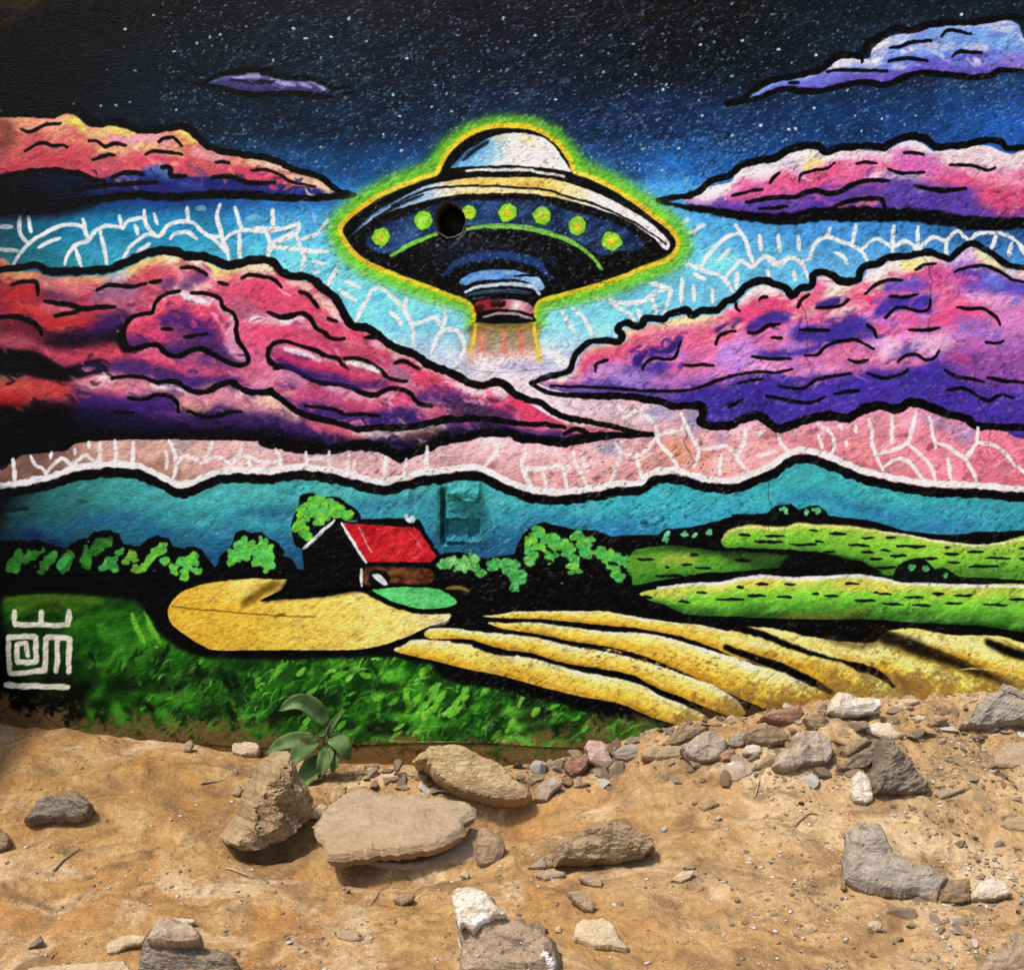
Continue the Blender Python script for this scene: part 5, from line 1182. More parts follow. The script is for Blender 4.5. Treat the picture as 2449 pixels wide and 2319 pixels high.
RM = dict(
 tan=rock_mat("tan_slate", [(.22,.145,.075), (.37,.27,.165), (.48,.37,.245)], 24, strata=.5, flecks=.12, dust=0.35),
 warm=rock_mat("warm_schist", [(.13,.08,.035), (.33,.22,.105), (.50,.38,.20)], 26, strata=.55),
 yellow=rock_mat("ochre_schist", [(.16,.09,.03), (.40,.27,.10), (.58,.44,.22), (.62,.52,.34)], 26, strata=.35),
 brown=rock_mat("brown_stone", [(.07,.042,.02), (.24,.155,.08), (.44,.31,.18)], 26, strata=.45, flecks=.10),
 dark=rock_mat("dark_slate", [(.06,.045,.03), (.17,.13,.09), (.34,.27,.19)], 30, strata=.7, rough=.5, flecks=.16, dust=0.3),
 grey=rock_mat("grey_slate", [(.15,.12,.09), (.32,.275,.215), (.46,.41,.34)], 22, strata=.75, rot=(.2, .9, .1), dust=0.3),
 lilac=rock_mat("lilac_granite", [(.24,.165,.11), (.44,.34,.26), (.60,.50,.44)], 34, quartz=.12, flecks=.3),
 red=rock_mat("red_stone", [(.10,.045,.025), (.27,.115,.075), (.38,.19,.13)], 22, strata=.3),
 quartz=rock_mat("white_quartz", [(.46,.35,.22), (.66,.56,.43), (.80,.76,.70)], 20, quartz=.30, strata=.2, rough=.55, dust=0.15),
 pink=rock_mat("pink_quartz", [(.30,.14,.10), (.56,.36,.29), (.74,.60,.52)], 26, quartz=.22, rough=.6, dust=0.2),
 mixed=rock_mat("quartz_seamed_stone", [(.10,.065,.04), (.30,.21,.14), (.48,.37,.27)], 24, quartz=.20, strata=.4, flecks=.3),
 cream=rock_mat("cream_stone", [(.40,.28,.15), (.60,.47,.30), (.74,.64,.48)], 20, strata=.3, dust=0.3),
)
CH = dict(
 tan=rock_mat("tan_chip", [(.20,.13,.07), (.38,.27,.16), (.50,.40,.27)], 45, rnd=.35),
 brown=rock_mat("brown_chip", [(.11,.065,.03), (.25,.155,.08), (.38,.26,.15)], 45, rnd=.35),
 grey=rock_mat("grey_chip", [(.22,.16,.115), (.40,.31,.235), (.52,.43,.35)], 45, rnd=.3),
 white=rock_mat("quartz_chip", [(.55,.46,.34), (.74,.68,.58), (.86,.84,.80)], 40, rough=.5, rnd=.12, dust=0.12),
 red=rock_mat("red_chip", [(.13,.06,.035), (.27,.13,.085), (.38,.21,.15)], 45, rnd=.3))

# ------------------------------------------------------------------ the wall and its painted parts
def uv_of(x, z): return ((x / S + CX) / 2449.0, 1.0 - (BASE_Y - z / S) / 1900.0)
def inside(poly, pts):
    x, y = pts[:, 0][:, None], pts[:, 1][:, None]
    a, b_ = poly, np.roll(poly, -1, 0)
    c = ((a[:, 1] > y) != (b_[:, 1] > y)) & (x < (b_[:, 0] - a[:, 0]) * (y - a[:, 1]) / (b_[:, 1] - a[:, 1] + 1e-12) + a[:, 0])
    return c.sum(1) % 2 == 1
ang = np.linspace(0, 2 * math.pi, 29)[:-1]
wob_ = 1 + .035 * np.sin(3 * ang + 1) + .03 * np.sin(7 * ang + 2) + .02 * np.sin(11 * ang)
WEEP = np.stack([1075.5 + 38 * np.cos(ang) * wob_ + 3 * np.sin(ang), 526 + 44 * np.sin(ang) * wob_], 1)
PATCH = np.array([(1052, 1146), (1152, 1146), (1152, 1306), (1052, 1306)], float)
HOLES = [WEEP, PATCH]
def sheet(name, outline, y, mat, parent, extra=None):
    """a flat painted area of the wall face, cut round the holes in the wall"""
    pts, edges = [], []
    loops = [outline] + [h for h in HOLES if inside(outline, h).any() or inside(h, outline).any()]
    for lp in loops:
        k = len(pts)
        pts += [Vector((float(a), float(b))) for a, b in lp]
        edges += [(k + i, k + (i + 1) % len(lp)) for i in range(len(lp))]
    v, e, f, *_ = delaunay_2d_cdt(pts, edges, [], 0, 1e-4)
    va = np.array([tuple(q) for q in v])
    fa = np.array([tuple(q) for q in f if len(q) == 3])
    cen = va[fa].mean(1)
    keep = inside(np.asarray(outline), cen)
    for h in loops[1:]: keep &= ~inside(h, cen)
    fa = fa[keep]
    used = np.unique(fa); remap = -np.ones(len(va), int); remap[used] = np.arange(len(used))
    va, fa = va[used], remap[fa]
    w = px2w(va); w[:, 1] = y
    a, b_, c = w[fa[:, 0]], w[fa[:, 1]], w[fa[:, 2]]
    flip = np.cross(b_ - a, c - a)[:, 1] > 0
    fa[flip] = fa[flip][:, ::-1]
    o = mesh_obj(name, w, fa, mat, parent, smooth=False)
    lay_uv(o)
    return o
def lay_uv(o):
    me = o.data
    l = me.uv_layers.new(name="uv")
    co = np.empty(len(me.vertices) * 3); me.vertices.foreach_get('co', co); co = co.reshape(-1, 3)
    vi = np.empty(len(me.loops), int); me.loops.foreach_get('vertex_index', vi)
    u = np.stack(uv_of(co[vi, 0], co[vi, 2]), 1)
    l.data.foreach_set('uv', u.ravel())

WX0, WX1, WZ0, WZ1, WT = -2.9, 3.6, -0.45, 3.05, 0.32
wall = bpy.data.objects.new("mural_wall", None)
COL.objects.link(wall)
tag(wall, "plastered wall painted with a flying saucer over farmland at night", "wall", kind='thing')
L_, R_, T_, B_ = WX0 / S + CX, WX1 / S + CX, BASE_Y - WZ1 / S, BASE_Y - WZ0 / S
# the painted sky is the wall's own face
sheet("painted_night_sky", np.array([(L_, T_), (R_, T_), (R_, B_), (L_, B_)]), 0.0, MUR, wall)
bv = [(x, y, z) for y in (0.0015, WT) for z in (WZ0, WZ1) for x in (WX0, WX1)]
bodyf = [(4, 6, 7, 5), (0, 4, 5, 1), (2, 3, 7, 6), (0, 2, 6, 4), (1, 5, 7, 3)]
mesh_obj("wall_body", bv, bodyf, CONC, wall, smooth=False)
parents, placed = {}, []
for name, pts, lev, par, lab, key in FILMS:
    pts = np.clip(pts, [L_ + 5, T_ + 5], [R_ - 5, B_ - 5])
    bb = (*pts.min(0), *pts.max(0))
    lev = 1 + max([l for q, l in placed if q[0] <= bb[2] and q[2] >= bb[0] and q[1] <= bb[3] and q[3] >= bb[1]], default=0)
    placed.append((bb, lev))
    o = sheet(name, pts, -0.00018 * lev, MUR, parents.get(par, wall))
    if lab: o['label'] = lab
    parents[key] = o
    if lab and lab.startswith('huge crimson'): parents['L'] = o
# weep hole through the wall
wv, wf = [], []
ring = px2w(WEEP)
for k, (d, s) in enumerate(((-.002, 1.0), (.004, .93), (.06, .9), (.15, .86))):
    c = ring.mean(0)
    for q in ring:
        p = c + (q - c) * s
        wv.append((p[0] + .012 * d / .15, d, p[2] + mnoise.noise(Vector((p[0] * 60, d * 60, p[2] * 60))) * .002))
n = len(ring)
for k in range(3):
    for i in range(n): wf.append((k * n + i, (k + 1) * n + i, (k + 1) * n + (i + 1) % n, k * n + (i + 1) % n))
wf.append(tuple(range(3 * n, 4 * n)))
o = mesh_obj("weep_hole", wv, wf, DARK, wall)
o['label'] = "black oval drain hole beside the saucer's portholes"
# a botched mortar repair, painted over
gx, gz = 44, 72
pv, pf = [], []
for j in range(gz + 1):
    for i in range(gx + 1):
        u, w_ = i / gx, j / gz
        X, Y = 1052 + 100 * u, 1146 + 160 * w_
        zx, zy = (X - 1000) * 8.53, (Y - 1130) * 8.53
        edge = min(u, 1 - u, w_, 1 - w_)
        h = -.0015
        cur = np.interp(zx, [560, 700, 850, 1000, 1150, 1250, 1300], [440, 460, 515, 575, 580, 500, 420])
        if 560 < zx < 1310 and zy < cur: h += .019 * np.clip((zy - 140) / 260, 0, 1) * np.clip((zx - 560) / 120, 0, 1) * np.clip((1310 - zx) / 60, 0, 1)
        h -= .022 * math.exp(-((zx - 500) / 60) ** 2) * np.clip((zy - 330) / 120, 0, 1)
        if 560 < zx < 1270 and zy > 935:
            if zy < 1230: h -= .024 * np.clip((zy - 935) / 25, 0, 1)
            else: h += -.024 + .027 * np.clip((zy - 1230) / 180, 0, 1)
        if 580 < zx < 960 and 1420 < zy < 1490: h -= .018
        h += .007 * mnoise.fractal(Vector((X * .05, Y * .05, 3)), .8, 2, 3)
        h *= np.clip(edge / .07, 0, 1)
        p = px2w((X, Y))
        pv.append((p[0], -h - .0005, p[2]))
for j in range(gz):
    for i in range(gx):
        a = j * (gx + 1) + i
        pf.append((a, a + gx + 1, a + gx + 2, a + 1))
o = mesh_obj("mortar_patch", pv, pf, MUR, wall)
lay_uv(o)
o['label'] = "lumpy repaired patch of plaster right of the barn"

# added plastered block, unseen beyond the left edge, to shade that end of the wall
bt = []
for z, g in ((-.4, 0), (.66, 0), (.74, .03), (.80, .10)):
    for x, y in ((-2.02 + g * .5, -.80 + g), (-1.64 - g * .5, -.80 + g), (-1.64 - g * .5, .01), (-2.02 + g * .5, .01)): bt.append((x, y, z))
bf = [(4 * k + i, 4 * k + (i + 1) % 4, 4 * k + 4 + (i + 1) % 4, 4 * k + 4 + i) for k in range(3) for i in range(4)] + [(12, 13, 14, 15)]
tag(mesh_obj("shade_wall", bt, bf, CONC, smooth=False), "added low plastered shade wall with a sloping top, unseen left of the mural", "return wall", kind='thing')

# ------------------------------------------------------------------ the ground
def vn2(x, y, sc, seed, octv=3):
    tot, amp, nm = 0, 1., 0
    for o in range(octv):
        g = np.random.default_rng(seed * 31 + o).random((128, 128))
        u, v = np.asarray(x) / sc * 2 ** o + 200, np.asarray(y) / sc * 2 ** o + 200
        ui, vi = np.floor(u).astype(int), np.floor(v).astype(int)
        fu, fv = u - ui, v - vi
        fu, fv = fu ** 2 * (3 - 2 * fu), fv ** 2 * (3 - 2 * fv)
        a, b, c, d = ui % 128, (ui + 1) % 128, vi % 128, (vi + 1) % 128
        tot = tot + amp * ((g[c, a] * (1 - fu) + g[c, b] * fu) * (1 - fv) + (g[d, a] * (1 - fu) + g[d, b] * fu) * fv)
        nm += amp; amp *= .5
    return tot / nm - .5
FOOT = np.array([(-400, 1728), (0, 1728), (120, 1742), (250, 1752), (450, 1775), (600, 1800), (850, 1826), (1150, 1836), (1300, 1822), (1400, 1802), (1480, 1776), (1550, 1748), (1700, 1724), (1850, 1694), (2000, 1674), (2200, 1668), (2449, 1660), (2900, 1650)], float)
MOUNDS = []       # (x, y, radius_x, radius_y, height)
def base_h(x, y):
    x, y = np.asarray(x, float), np.asarray(y, float)
    zf = (BASE_Y - np.interp(x / S + CX, FOOT[:, 0], FOOT[:, 1])) * S
    dist = np.maximum(-y, 0)
    fall = np.exp(-(dist / .46) ** 1.6)
    h = zf * fall
    h = h + .02 * np.clip((x - .5) / 1.0, 0, 1) * np.exp(-((dist - .35) / .35) ** 2)
    near = np.exp(-(np.hypot(x, y + .6) / 6) ** 2)
    h = h + near * (.045 * vn2(x, y, .42, 1) * np.clip(dist / .2, .15, 1) + .022 * vn2(x, y, .10, 2) + .010 * vn2(x, y, .034, 3, 3))
    bank = np.exp(-((dist - .12) / .28) ** 2) * np.clip((x + .05) / .4, 0, 1) + .6 * np.clip((x - .6) / .5, 0, 1)
    rg = 1 - 2 * np.abs(vn2(x, y, .075, 8))
    h = h + near * bank * (.030 * (rg - .8) + .012 * vn2(x, y, .03, 9))
    for mx, my, rx, ry, hh in MOUNDS:
        h = h + hh * np.exp(-((x - mx) / rx) ** 2 - ((y - my) / ry) ** 2)
    return h
def ray(px, py):
    return np.array([(px - CX) * S / CAM_D, 1.0, -(py - HOR_Y) * S / CAM_D])
CAMP = np.array([0, -CAM_D, CAM_H])
def on_ground(px, py, level=False):
    keep = MOUNDS[:]
    if level: MOUNDS.clear()
    try: return _on_ground(px, py)
    finally: MOUNDS[:] = keep
def _on_ground(px, py):
    r = ray(px, py)
    d = np.linspace(1.6, CAM_D - .005, 500)
    P_ = CAMP + d[:, None] * r
    g = P_[:, 2] - base_h(P_[:, 0], P_[:, 1])
    i = np.argmax(g < 0)
    if g[i] >= 0: i = len(d) - 1
    if i:
        a, b = d[i - 1], d[i]
        f = g[i - 1] / (g[i - 1] - g[i] + 1e-12)
        dd = a + (b - a) * np.clip(f, 0, 1)
    else: dd = d[0]
    p = CAMP + dd * r
    return np.array([p[0], p[1], float(base_h(p[0], p[1]))])
def mound(px, py, rx, ry, h):
    p = on_ground(px, py)
    MOUNDS.append((p[0], p[1], rx, ry, h))
mound(1060, 1880, .16, .10, .035)      # bank behind the ochre ledge
mound(1205, 1945, .115, .085, -.13)     # hollow under it
mound(960, 1850, .12, .06, .02)
mound(700, 2040, .22, .08, -.015)
mound(880, 2082, .22, .05, -.05)
mound(660, 2022, .09, .05, -.05)
mound(1930, 1800, .30, .14, .03)
mound(2260, 1900, .25, .12, .02)
mound(300, 1950, .35, .10, .02)
mound(200, 2130, .3, .10, -.015)
GND, t, b = new_mat("sandy_dirt")
v = mapped(t)
big = noise(t, v, 2.6, 5, .55, .4)
med = noise(t, v, 11, 6, .6, .6)
fin = noise(t, v, 75, 5, .65)
grn = noise(t, v, 330, 3, .6)
c = cramp(t, med, [(.28, (.21, .115, .05)), (.42, (.36, .215, .09)), (.55, (.45, .29, .13)), (.72, (.54, .39, .21))])
c = mixc(t, cramp(t, big, [(.42, 0.0), (.64, .7)]), c, (.42, .22, .075))
xg = nd(t, "ShaderNodeSeparateXYZ"); t.links.new(v, xg.inputs[0])
c = mixc(t, cramp(t, math_n(t, 'ADD', math_n(t, 'MULTIPLY', xg.outputs[0], .35), noise(t, v, 3.5, 5, .6)), [(.42, 0.0), (.85, .6)]), c, (.47, .35, .215))
c = mixc(t, cramp(t, noise(t, mapped(t, loc=(3, 7, 1)), 4.2, 6, .68, .9), [(.50, 0.0), (.62, .8)]), c, (.60, .48, .33))
c = mixc(t, cramp(t, noise(t, v, 5.5, 6, .65, 1.2), [(.50, 0.0), (.64, .85)]), c, (.22, .135, .07))
c = mixc(t, cramp(t, noise(t, v, 19, 6, .7, 1.5), [(.56, 0.0), (.66, .7)]), c, (.20, .125, .065))
c = mixc(t, .6, c, cramp(t, fin, [(.3, .33), (.5, .5), (.72, .66)]), 'OVERLAY')
vo = nd(t, "ShaderNodeTexVoronoi"); vo.inputs['Scale'].default_value = 95
t.links.new(v, vo.inputs['Vector'])
c = mixc(t, math_n(t, 'MULTIPLY', cramp(t, vo.outputs['Distance'], [(.10, 1.0), (.16, 0.0)]), cramp(t, noise(t, v, 7, 3), [(.45, 0.0), (.62, 1.0)])), c, (.72, .62, .46))
c = mixc(t, 1.0, c, (.85, .775, .65), 'MULTIPLY')
t.links.new(c, b.inputs['Base Color'])
b.inputs['Roughness'].default_value = .92
b.inputs['Specular IOR Level'].default_value = .2
n = bump(t, med, .6, .025)
n = bump(t, noise(t, v, 34, 6, .7, .6), .8, .014, n)
n = bump(t, fin, .8, .007, n)
n = bump(t, grn, .5, .0022, n)
t.links.new(n, b.inputs['Normal'])

def axis(a, b_, step, far):
    mid = np.arange(a, b_ + step / 2, step)
    g, out = step, []
    x = b_
    while x < far:
        g *= 1.22; x += g; out.append(min(x, far))
    lo, x, g = [], a, step
    while x > -far:
        g *= 1.22; x -= g; lo.append(max(x, -far))
    return np.r_[lo[::-1], mid, out]
gxs, gys = axis(-1.7, 1.75, .0055, 60), axis(-1.30, 0.02, .0045, 60)
GX, GY = np.meshgrid(gxs, gys)
GZ = base_h(GX, GY)
GV = np.stack([GX, GY, GZ], -1).reshape(-1, 3)
nx, ny = len(gxs), len(gys)
ii = (np.arange(ny - 1)[:, None] * nx + np.arange(nx - 1)[None]).ravel()
gme = bpy.data.meshes.new("ground")
gme.vertices.add(len(GV)); gme.vertices.foreach_set('co', GV.ravel())
q = np.stack([ii, ii + 1, ii + nx + 1, ii + nx], 1).astype(np.int32)
gme.loops.add(q.size); gme.loops.foreach_set('vertex_index', q.ravel())
gme.polygons.add(len(q)); gme.polygons.foreach_set('loop_start', np.arange(0, q.size, 4, dtype=np.int32)); gme.polygons.foreach_set('loop_total', np.full(len(q), 4, np.int32))
gme.update(calc_edges=True)
gme.polygons.foreach_set('use_smooth', np.ones(len(q), bool))
gme.materials.append(GND)
ground = bpy.data.objects.new("ground", gme)
COL.objects.link(ground)
tag(ground, "sandy orange brown dirt sloping away from the wall", None, kind='structure')

# ------------------------------------------------------------------ rocks shaped by their outlines
def rock(name, label, outline, mat, tilt=45, yaw=0, front=.35, back=.5, contact=None, lift=0.0, rim=.35, facets=5, rough=1.0, strata=0.0, sdir=0.3, seed=None, cat="rock", cuts=(.55, 1.0), group=None, jag=1.0):
    """a solid stone whose silhouette from the path is the given outline: it lies in a tilted plane at its
    own distance, bulges `front` x its size towards the viewer and `back` x its size behind"""
    rng = np.random.default_rng(seed if seed is not None else abs(hash(label)) % 9999 if False else sum(map(ord, label)))
    pr = P(outline)
    pl = pr if max(rim, .0) < .55 else catmull(pr, True, 5)
    per = np.hypot(*(np.roll(pl, -1, 0) - pl).T).sum()
    area = abs(np.sum(pl[:, 0] * np.roll(pl[:, 1], -1) - pl[:, 1] * np.roll(pl[:, 0], -1))) / 2
    size = math.sqrt(area)
    step = max(size / 32, 2.2)
    d = np.r_[0, np.cumsum(np.hypot(*(np.roll(pl, -1, 0) - pl).T))]
    tt = np.arange(0, per, step)
    ring_ = np.stack([np.interp(tt, d, np.r_[pl[:, 0], pl[0, 0]]), np.interp(tt, d, np.r_[pl[:, 1], pl[0, 1]])], 1)
    ring_ += rng.normal(0, step * .20 * jag, ring_.shape)
    wv_ = np.array([[mnoise.noise(Vector((q_[0] / size * 5, q_[1] / size * 5, 2.2))), mnoise.noise(Vector((q_[0] / size * 5, q_[1] / size * 5, 8.8)))] for q_ in ring_])
    ring_ += wv_ * size * .035 * jag
    x0, y0 = ring_.min(0); x1, y1 = ring_.max(0)
    gx_, gy_ = np.meshgrid(np.arange(x0, x1, step), np.arange(y0, y1, step))
    gp = np.stack([gx_.ravel(), gy_.ravel()], 1) + rng.uniform(-.3, .3, (gx_.size, 2)) * step
    gp = gp[inside(ring_, gp)]
    def edge_d(p):
        a, b_ = ring_, np.roll(ring_, -1, 0)
        ab = b_ - a
        u = np.clip(((p[:, None] - a) * ab).sum(-1) / ((ab ** 2).sum(-1) + 1e-9), 0, 1)
        return np.hypot(*np.moveaxis(p[:, None] - (a + u[..., None] * ab), -1, 0)).min(1)
    de = edge_d(gp)
    gp, de = gp[de > step * .45], de[de > step * .45]
    n0 = len(ring_)
    allp = np.vstack([ring_, gp])
    v, e, f, *_ = delaunay_2d_cdt([Vector(p) for p in allp], [(i, (i + 1) % n0) for i in range(n0)], [], 1, 1e-4)
    va = np.array([tuple(q_) for q_ in v]); fa = [tuple(q_) for q_ in f if len(q_) == 3]
    dd = edge_d(va)
    isb = dd < 1e-3
    # the plane the stone lies in
    if contact is None:
        k = np.argmax(ring_[:, 1]); contact = (ring_[:, 0].mean() * .5 + ring_[k, 0] * .5, ring_[k, 1])
    A = on_ground(*contact, level=lift >= .02)
    A[2] += lift
    tl, yw = R(tilt), R(yaw)
    nrm = np.array([math.sin(yw) * math.cos(tl), -math.cos(yw) * math.cos(tl), math.sin(tl)])
    rays = np.stack([ray(*p) for p in va])
    # the outline is widest where the stone is cut by this plane, so the lower edge touches the dirt
    s_ = ((A - CAMP) @ nrm) / (rays @ nrm)
    W = CAMP + s_[:, None] * rays
    scale = np.linalg.norm(A - CAMP) / np.linalg.norm(ray(*contact)) / CAM_D * S
    sz = size * scale
    q_ = (va - va.mean(0)) / size * 1.6
    ddm = min(dd.max(), size * .5) * max(rim, .08) / .45
    rho = np.clip(1 - dd / ddm, 0, 1)
    cen = va[np.argmax(dd)] * .5 + va.mean(0) * .5
    dv = va - cen
    dv = dv / (np.hypot(dv[:, 0], dv[:, 1])[:, None] + 1e-9) * rho[:, None]
    nz = np.array([mnoise.fractal(Vector((p[0] * 2.6, p[1] * 2.6, 1.7 + facets)), .75, 2.1, 6) for p in q_])
    n2 = np.array([mnoise.noise(Vector((p[0] * 1.3, p[1] * 1.3, 5.1))) for p in q_])
    dv = dv + (.035 * nz + .06 * n2)[:, None]
    F = np.full(len(va), 1.15)
    for _ in range(facets * 2 + 4):      # chiselled: the lowest of many planes that touch a dome
        a = rng.uniform(0, 6.283); rr = rng.uniform(.25, .93)
        F = np.minimum(F, (1 - rr * (dv @ np.array([math.cos(a), math.sin(a)]))) / math.sqrt(1 - rr * rr) * rng.uniform(.86, 1.08) - (0.0 if rr > .5 else .12))
    prof = np.clip(dd / (size * .05), 0, 1) ** .6
    F = np.clip(F, .10, 1.2)
    hf = prof * (F + .075 * rough * nz)
    if strata:
        c_, s2 = math.cos(sdir), math.sin(sdir)
        w_ = -q_[:, 0] * s2 + q_[:, 1] * c_ + .10 * n2
        ph = w_ * 8 + .5 * nz
        st = np.floor(ph) + np.clip((ph % 1.0) * 3.5, 0, 1)
        along = (q_[:, 0] * c_ + q_[:, 1] * s2)
        hsh = np.array([mnoise.noise(Vector((math.floor(k_) * 7.3, al * 1.1, 3.3))) for k_, al in zip(ph, along)])
        hf += prof * strata * (.16 * hsh + .05 * (st - ph))
    Hf = hf * front * sz
    Hb = prof * back * sz
    N = len(va)
    top = W + nrm * Hf[:, None]
    bot = W - nrm * Hb[:, None]
    idx = np.full(N, -1); inner = np.where(~isb)[0]
    idx[inner] = N + np.arange(len(inner)); idx[isb] = np.where(isb)[0]
    V = np.vstack([top, bot[inner]]) - A
    fs = []
    for tri in fa:
        a, b_, c = (W[i] for i in tri)
        if np.cross(b_ - a, c - a) @ nrm < 0: tri = tri[::-1]
        fs.append(tri)
        if not (isb[tri[0]] and isb[tri[1]] and isb[tri[2]]): fs.append(tuple(int(idx[i]) for i in tri[::-1]))
    o = mesh_obj(name, V, fs, RM[mat])
    o.location = A
    o.data.set_sharp_from_angle(angle=R(20))
    tag(o, label, cat, group)
    return o

G = 'larger stones lying in the dirt below the mural'
def RK(*a, **k): return rock(*a, group=G, **k)

# big stones, left to right
RK('rock', 'tilted brown boulder with a split face under the leafy plant', 'D0 1836,472 1745,525 1675,640 1605,770 1568,900 1530,960 1475,1015 1450,1060 1540,1106 1660,1100 1790,1050 1890,985 1975,900 2005,820 1970,720 1905,610 1868,500', 'warm', 14, 30, .36, .7, lift=.022, contact=(640, 2030), strata=2.0, sdir=1.0, facets=7, rim=.4, rough=2.4)
RK('rock', 'dark glinting slate lump alone in the dirt at the left', 'D0 150,930 190,870 240,800 310,765 400,758 480,740 545,770 600,830 570,900 520,930 430,922 330,935 250,942 200,965', 'dark', 40, 6, .34, .5, strata=1.0, sdir=.4, facets=6)
RK('rock', 'rounded brown stone cut off by the left edge', 'D0 -70,980 0,972 40,1000 75,1040 60,1090 0,1120 -70,1112', 'warm', 30, 10, .4, .5)
RK('rock', 'small oval cream stone on the slope beside the plant', 'D0 1485,465 1500,432 1560,420 1640,428 1672,460 1655,502 1560,512 1500,498', 'cream', 50, 0, .42, .5, facets=3, rim=.7, cat='stone')
RK('flat_stone', 'broad flat tan slab, the largest stone in the middle', 'D1 385,965 480,850 580,770 660,715 720,712 850,745 1000,755 1120,768 1250,780 1380,800 1442,845 1440,905 1375,940 1372,1000 1280,1072 1130,1112 950,1146 800,1140 700,1166 600,1172 500,1166 470,1095 410,1035', 'tan', 66, -4, .07, .16, contact=(825, 2062), lift=.04, rim=.08, facets=3, strata=1.7, sdir=.25, rough=2.2, cuts=(.9, 1.2))
RK('flat_stone', 'thin lower slab sticking out beneath the broad flat slab', 'D1 700,1190 800,1178 1000,1190 1150,1160 1300,1085 1380,1020 1400,965 1455,980 1465,1060 1455,1170 1420,1200 1200,1226 1000,1238 900,1228 800,1212', 'tan', 60, 0, .10, .25, rim=.2, facets=2, strata=.4, cuts=(.9, 1.2))
RK('stone', 'rounded brownish stone at the right end of the lower slab', 'D1 1440,1100 1452,985 1500,970 1570,1002 1622,1062 1624,1150 1565,1200 1485,1218 1445,1190', 'brown', 52, 10, .26, .4, rim=.6, facets=3, cat='stone')
RK('rock', 'jutting ochre ledge rock casting the deepest shadow', 'D1 1028,545 1058,500 1120,478 1150,436 1220,440 1290,425 1365,450 1460,500 1600,560 1700,650 1780,720 1812,780 1765,822 1650,826 1560,816 1450,782 1380,772 1262,722 1220,680 1160,640 1120,562 1060,572', 'yellow', 38, 8, .26, .42, contact=(1130, 1925), lift=.05, strata=.8, sdir=.45, facets=6, rim=.3, rough=1.5)
RK('rock', 'dark fronted brown rock right of the big slab', 'D2 335,1080 400,1040 460,1010 540,960 660,920 760,925 840,960 900,1000 962,1050 975,1110 900,1162 760,1190 620,1212 500,1217 400,1207 335,1212', 'brown', 34, 8, .40, .5, strata=.9, sdir=.35, facets=7, rim=.45, rough=1.5)
RK('rock', 'white and pink quartz topped rock at the bottom centre', 'D1 1283,1400 1330,1355 1420,1353 1510,1385 1560,1450 1600,1520 1700,1560 1850,1620 1950,1700 1985,1800 1990,1960 1350,1960 1340,1800 1330,1650 1310,1500', 'mixed', 44, -8, .30, .5, contact=(1240, 2325), strata=.8, sdir=1.1, facets=6, rough=1.5)
RK('stone', 'white and pink quartz cap on the bottom centre rock', 'D1 1278,1402 1326,1350 1420,1348 1512,1380 1570,1450 1650,1535 1560,1550 1480,1590 1425,1650 1370,1590 1340,1640 1308,1500', 'quartz', 44, -8, .30, .3, contact=(1240, 2325), lift=.065, facets=8, rough=2.6, cat='stone')
RK('stone', 'pale arrowhead shaped stone near the bottom centre', 'D2 455,1650 480,1580 520,1550 570,1560 640,1545 690,1560 730,1610 760,1680 825,1742 805,1765 700,1742 600,1747 520,1717 465,1692', 'cream', 58, 0, .22, .4, rim=.5, facets=4, cat='stone', lift=.004)
RK('rock', 'grey lump over a dark layered base at the bottom left', 'D0 905,1770 955,1650 1000,1580 1060,1548 1150,1578 1230,1600 1288,1650 1300,1730 1350,1742 1450,1752 1512,1800 1535,1860 1500,1935 880,1935', 'dark', 42, 0, .34, .5, contact=(450, 2325), strata=1.2, sdir=.3, facets=6, rough=1.5)
RK('stone', 'pale grey granite knob on the dark bottom left rock', 'D0 950,1700 960,1640 1000,1578 1060,1545 1150,1575 1232,1598 1288,1650 1282,1702 1180,1722 1050,1722', 'lilac', 50, 0, .36, .4, contact=(450, 2325), lift=.065, rim=.6, facets=3, cat='stone')
RK('flat_stone', 'small cream slab leaning against the dark bottom left rock', 'D0 675,1712 780,1660 860,1648 945,1660 912,1712 830,1722 750,1772 688,1778', 'cream', 56, 0, .18, .3, facets=3, cat='stone')
RK('flat_stone', 'greenish cream slab cut by the bottom edge at the left', 'D0 180,1862 400,1842 600,1830 800,1814 845,1876 845,1960 180,1960', 'cream', 62, 0, .12, .3, contact=(200, 2330), facets=3, cat='stone')
RK('stone', 'small white topped stone above the bottom left rock', 'D0 1112,1545 1180,1543 1250,1552 1258,1580 1190,1594 1140,1575', 'quartz', 50, 0, .3, .4, cat='stone')
# the rubble bank on the right
RK('stone', 'red brown cube shaped stone below the grass', 'D2 390,560 440,510 510,495 560,530 556,582 510,622 440,642 405,602', 'red', 36, -12, .42, .5, facets=6, rim=.4, cat='stone')
RK('stone', 'pink and white quartz stone against the wall', 'D2 525,450 560,403 640,405 680,440 695,500 722,560 640,572 560,560 545,500', 'pink', 32, 0, .36, .5, facets=6, cat='stone')
RK('stone', 'squat grey brown stone right of the pink quartz stone', 'D2 700,492 760,450 815,428 870,440 905,470 870,522 790,547 735,532', 'grey', 40, 0, .4, .5, facets=5, cat='stone')
RK('rock', 'layered brown stone at the tip of the lowest crop row', 'D2 1015,442 1080,380 1150,318 1250,303 1335,330 1255,382 1160,430 1060,455', 'brown', 44, -10, .3, .4, strata=1.2, sdir=-.6, facets=4)
RK('rock', 'long layered tan stone in front of the layered brown stone', 'D2 880,520 960,450 1050,440 1160,440 1200,500 1120,525 960,530', 'tan', 52, 0, .22, .4, strata=1.2, sdir=-.2, facets=3)
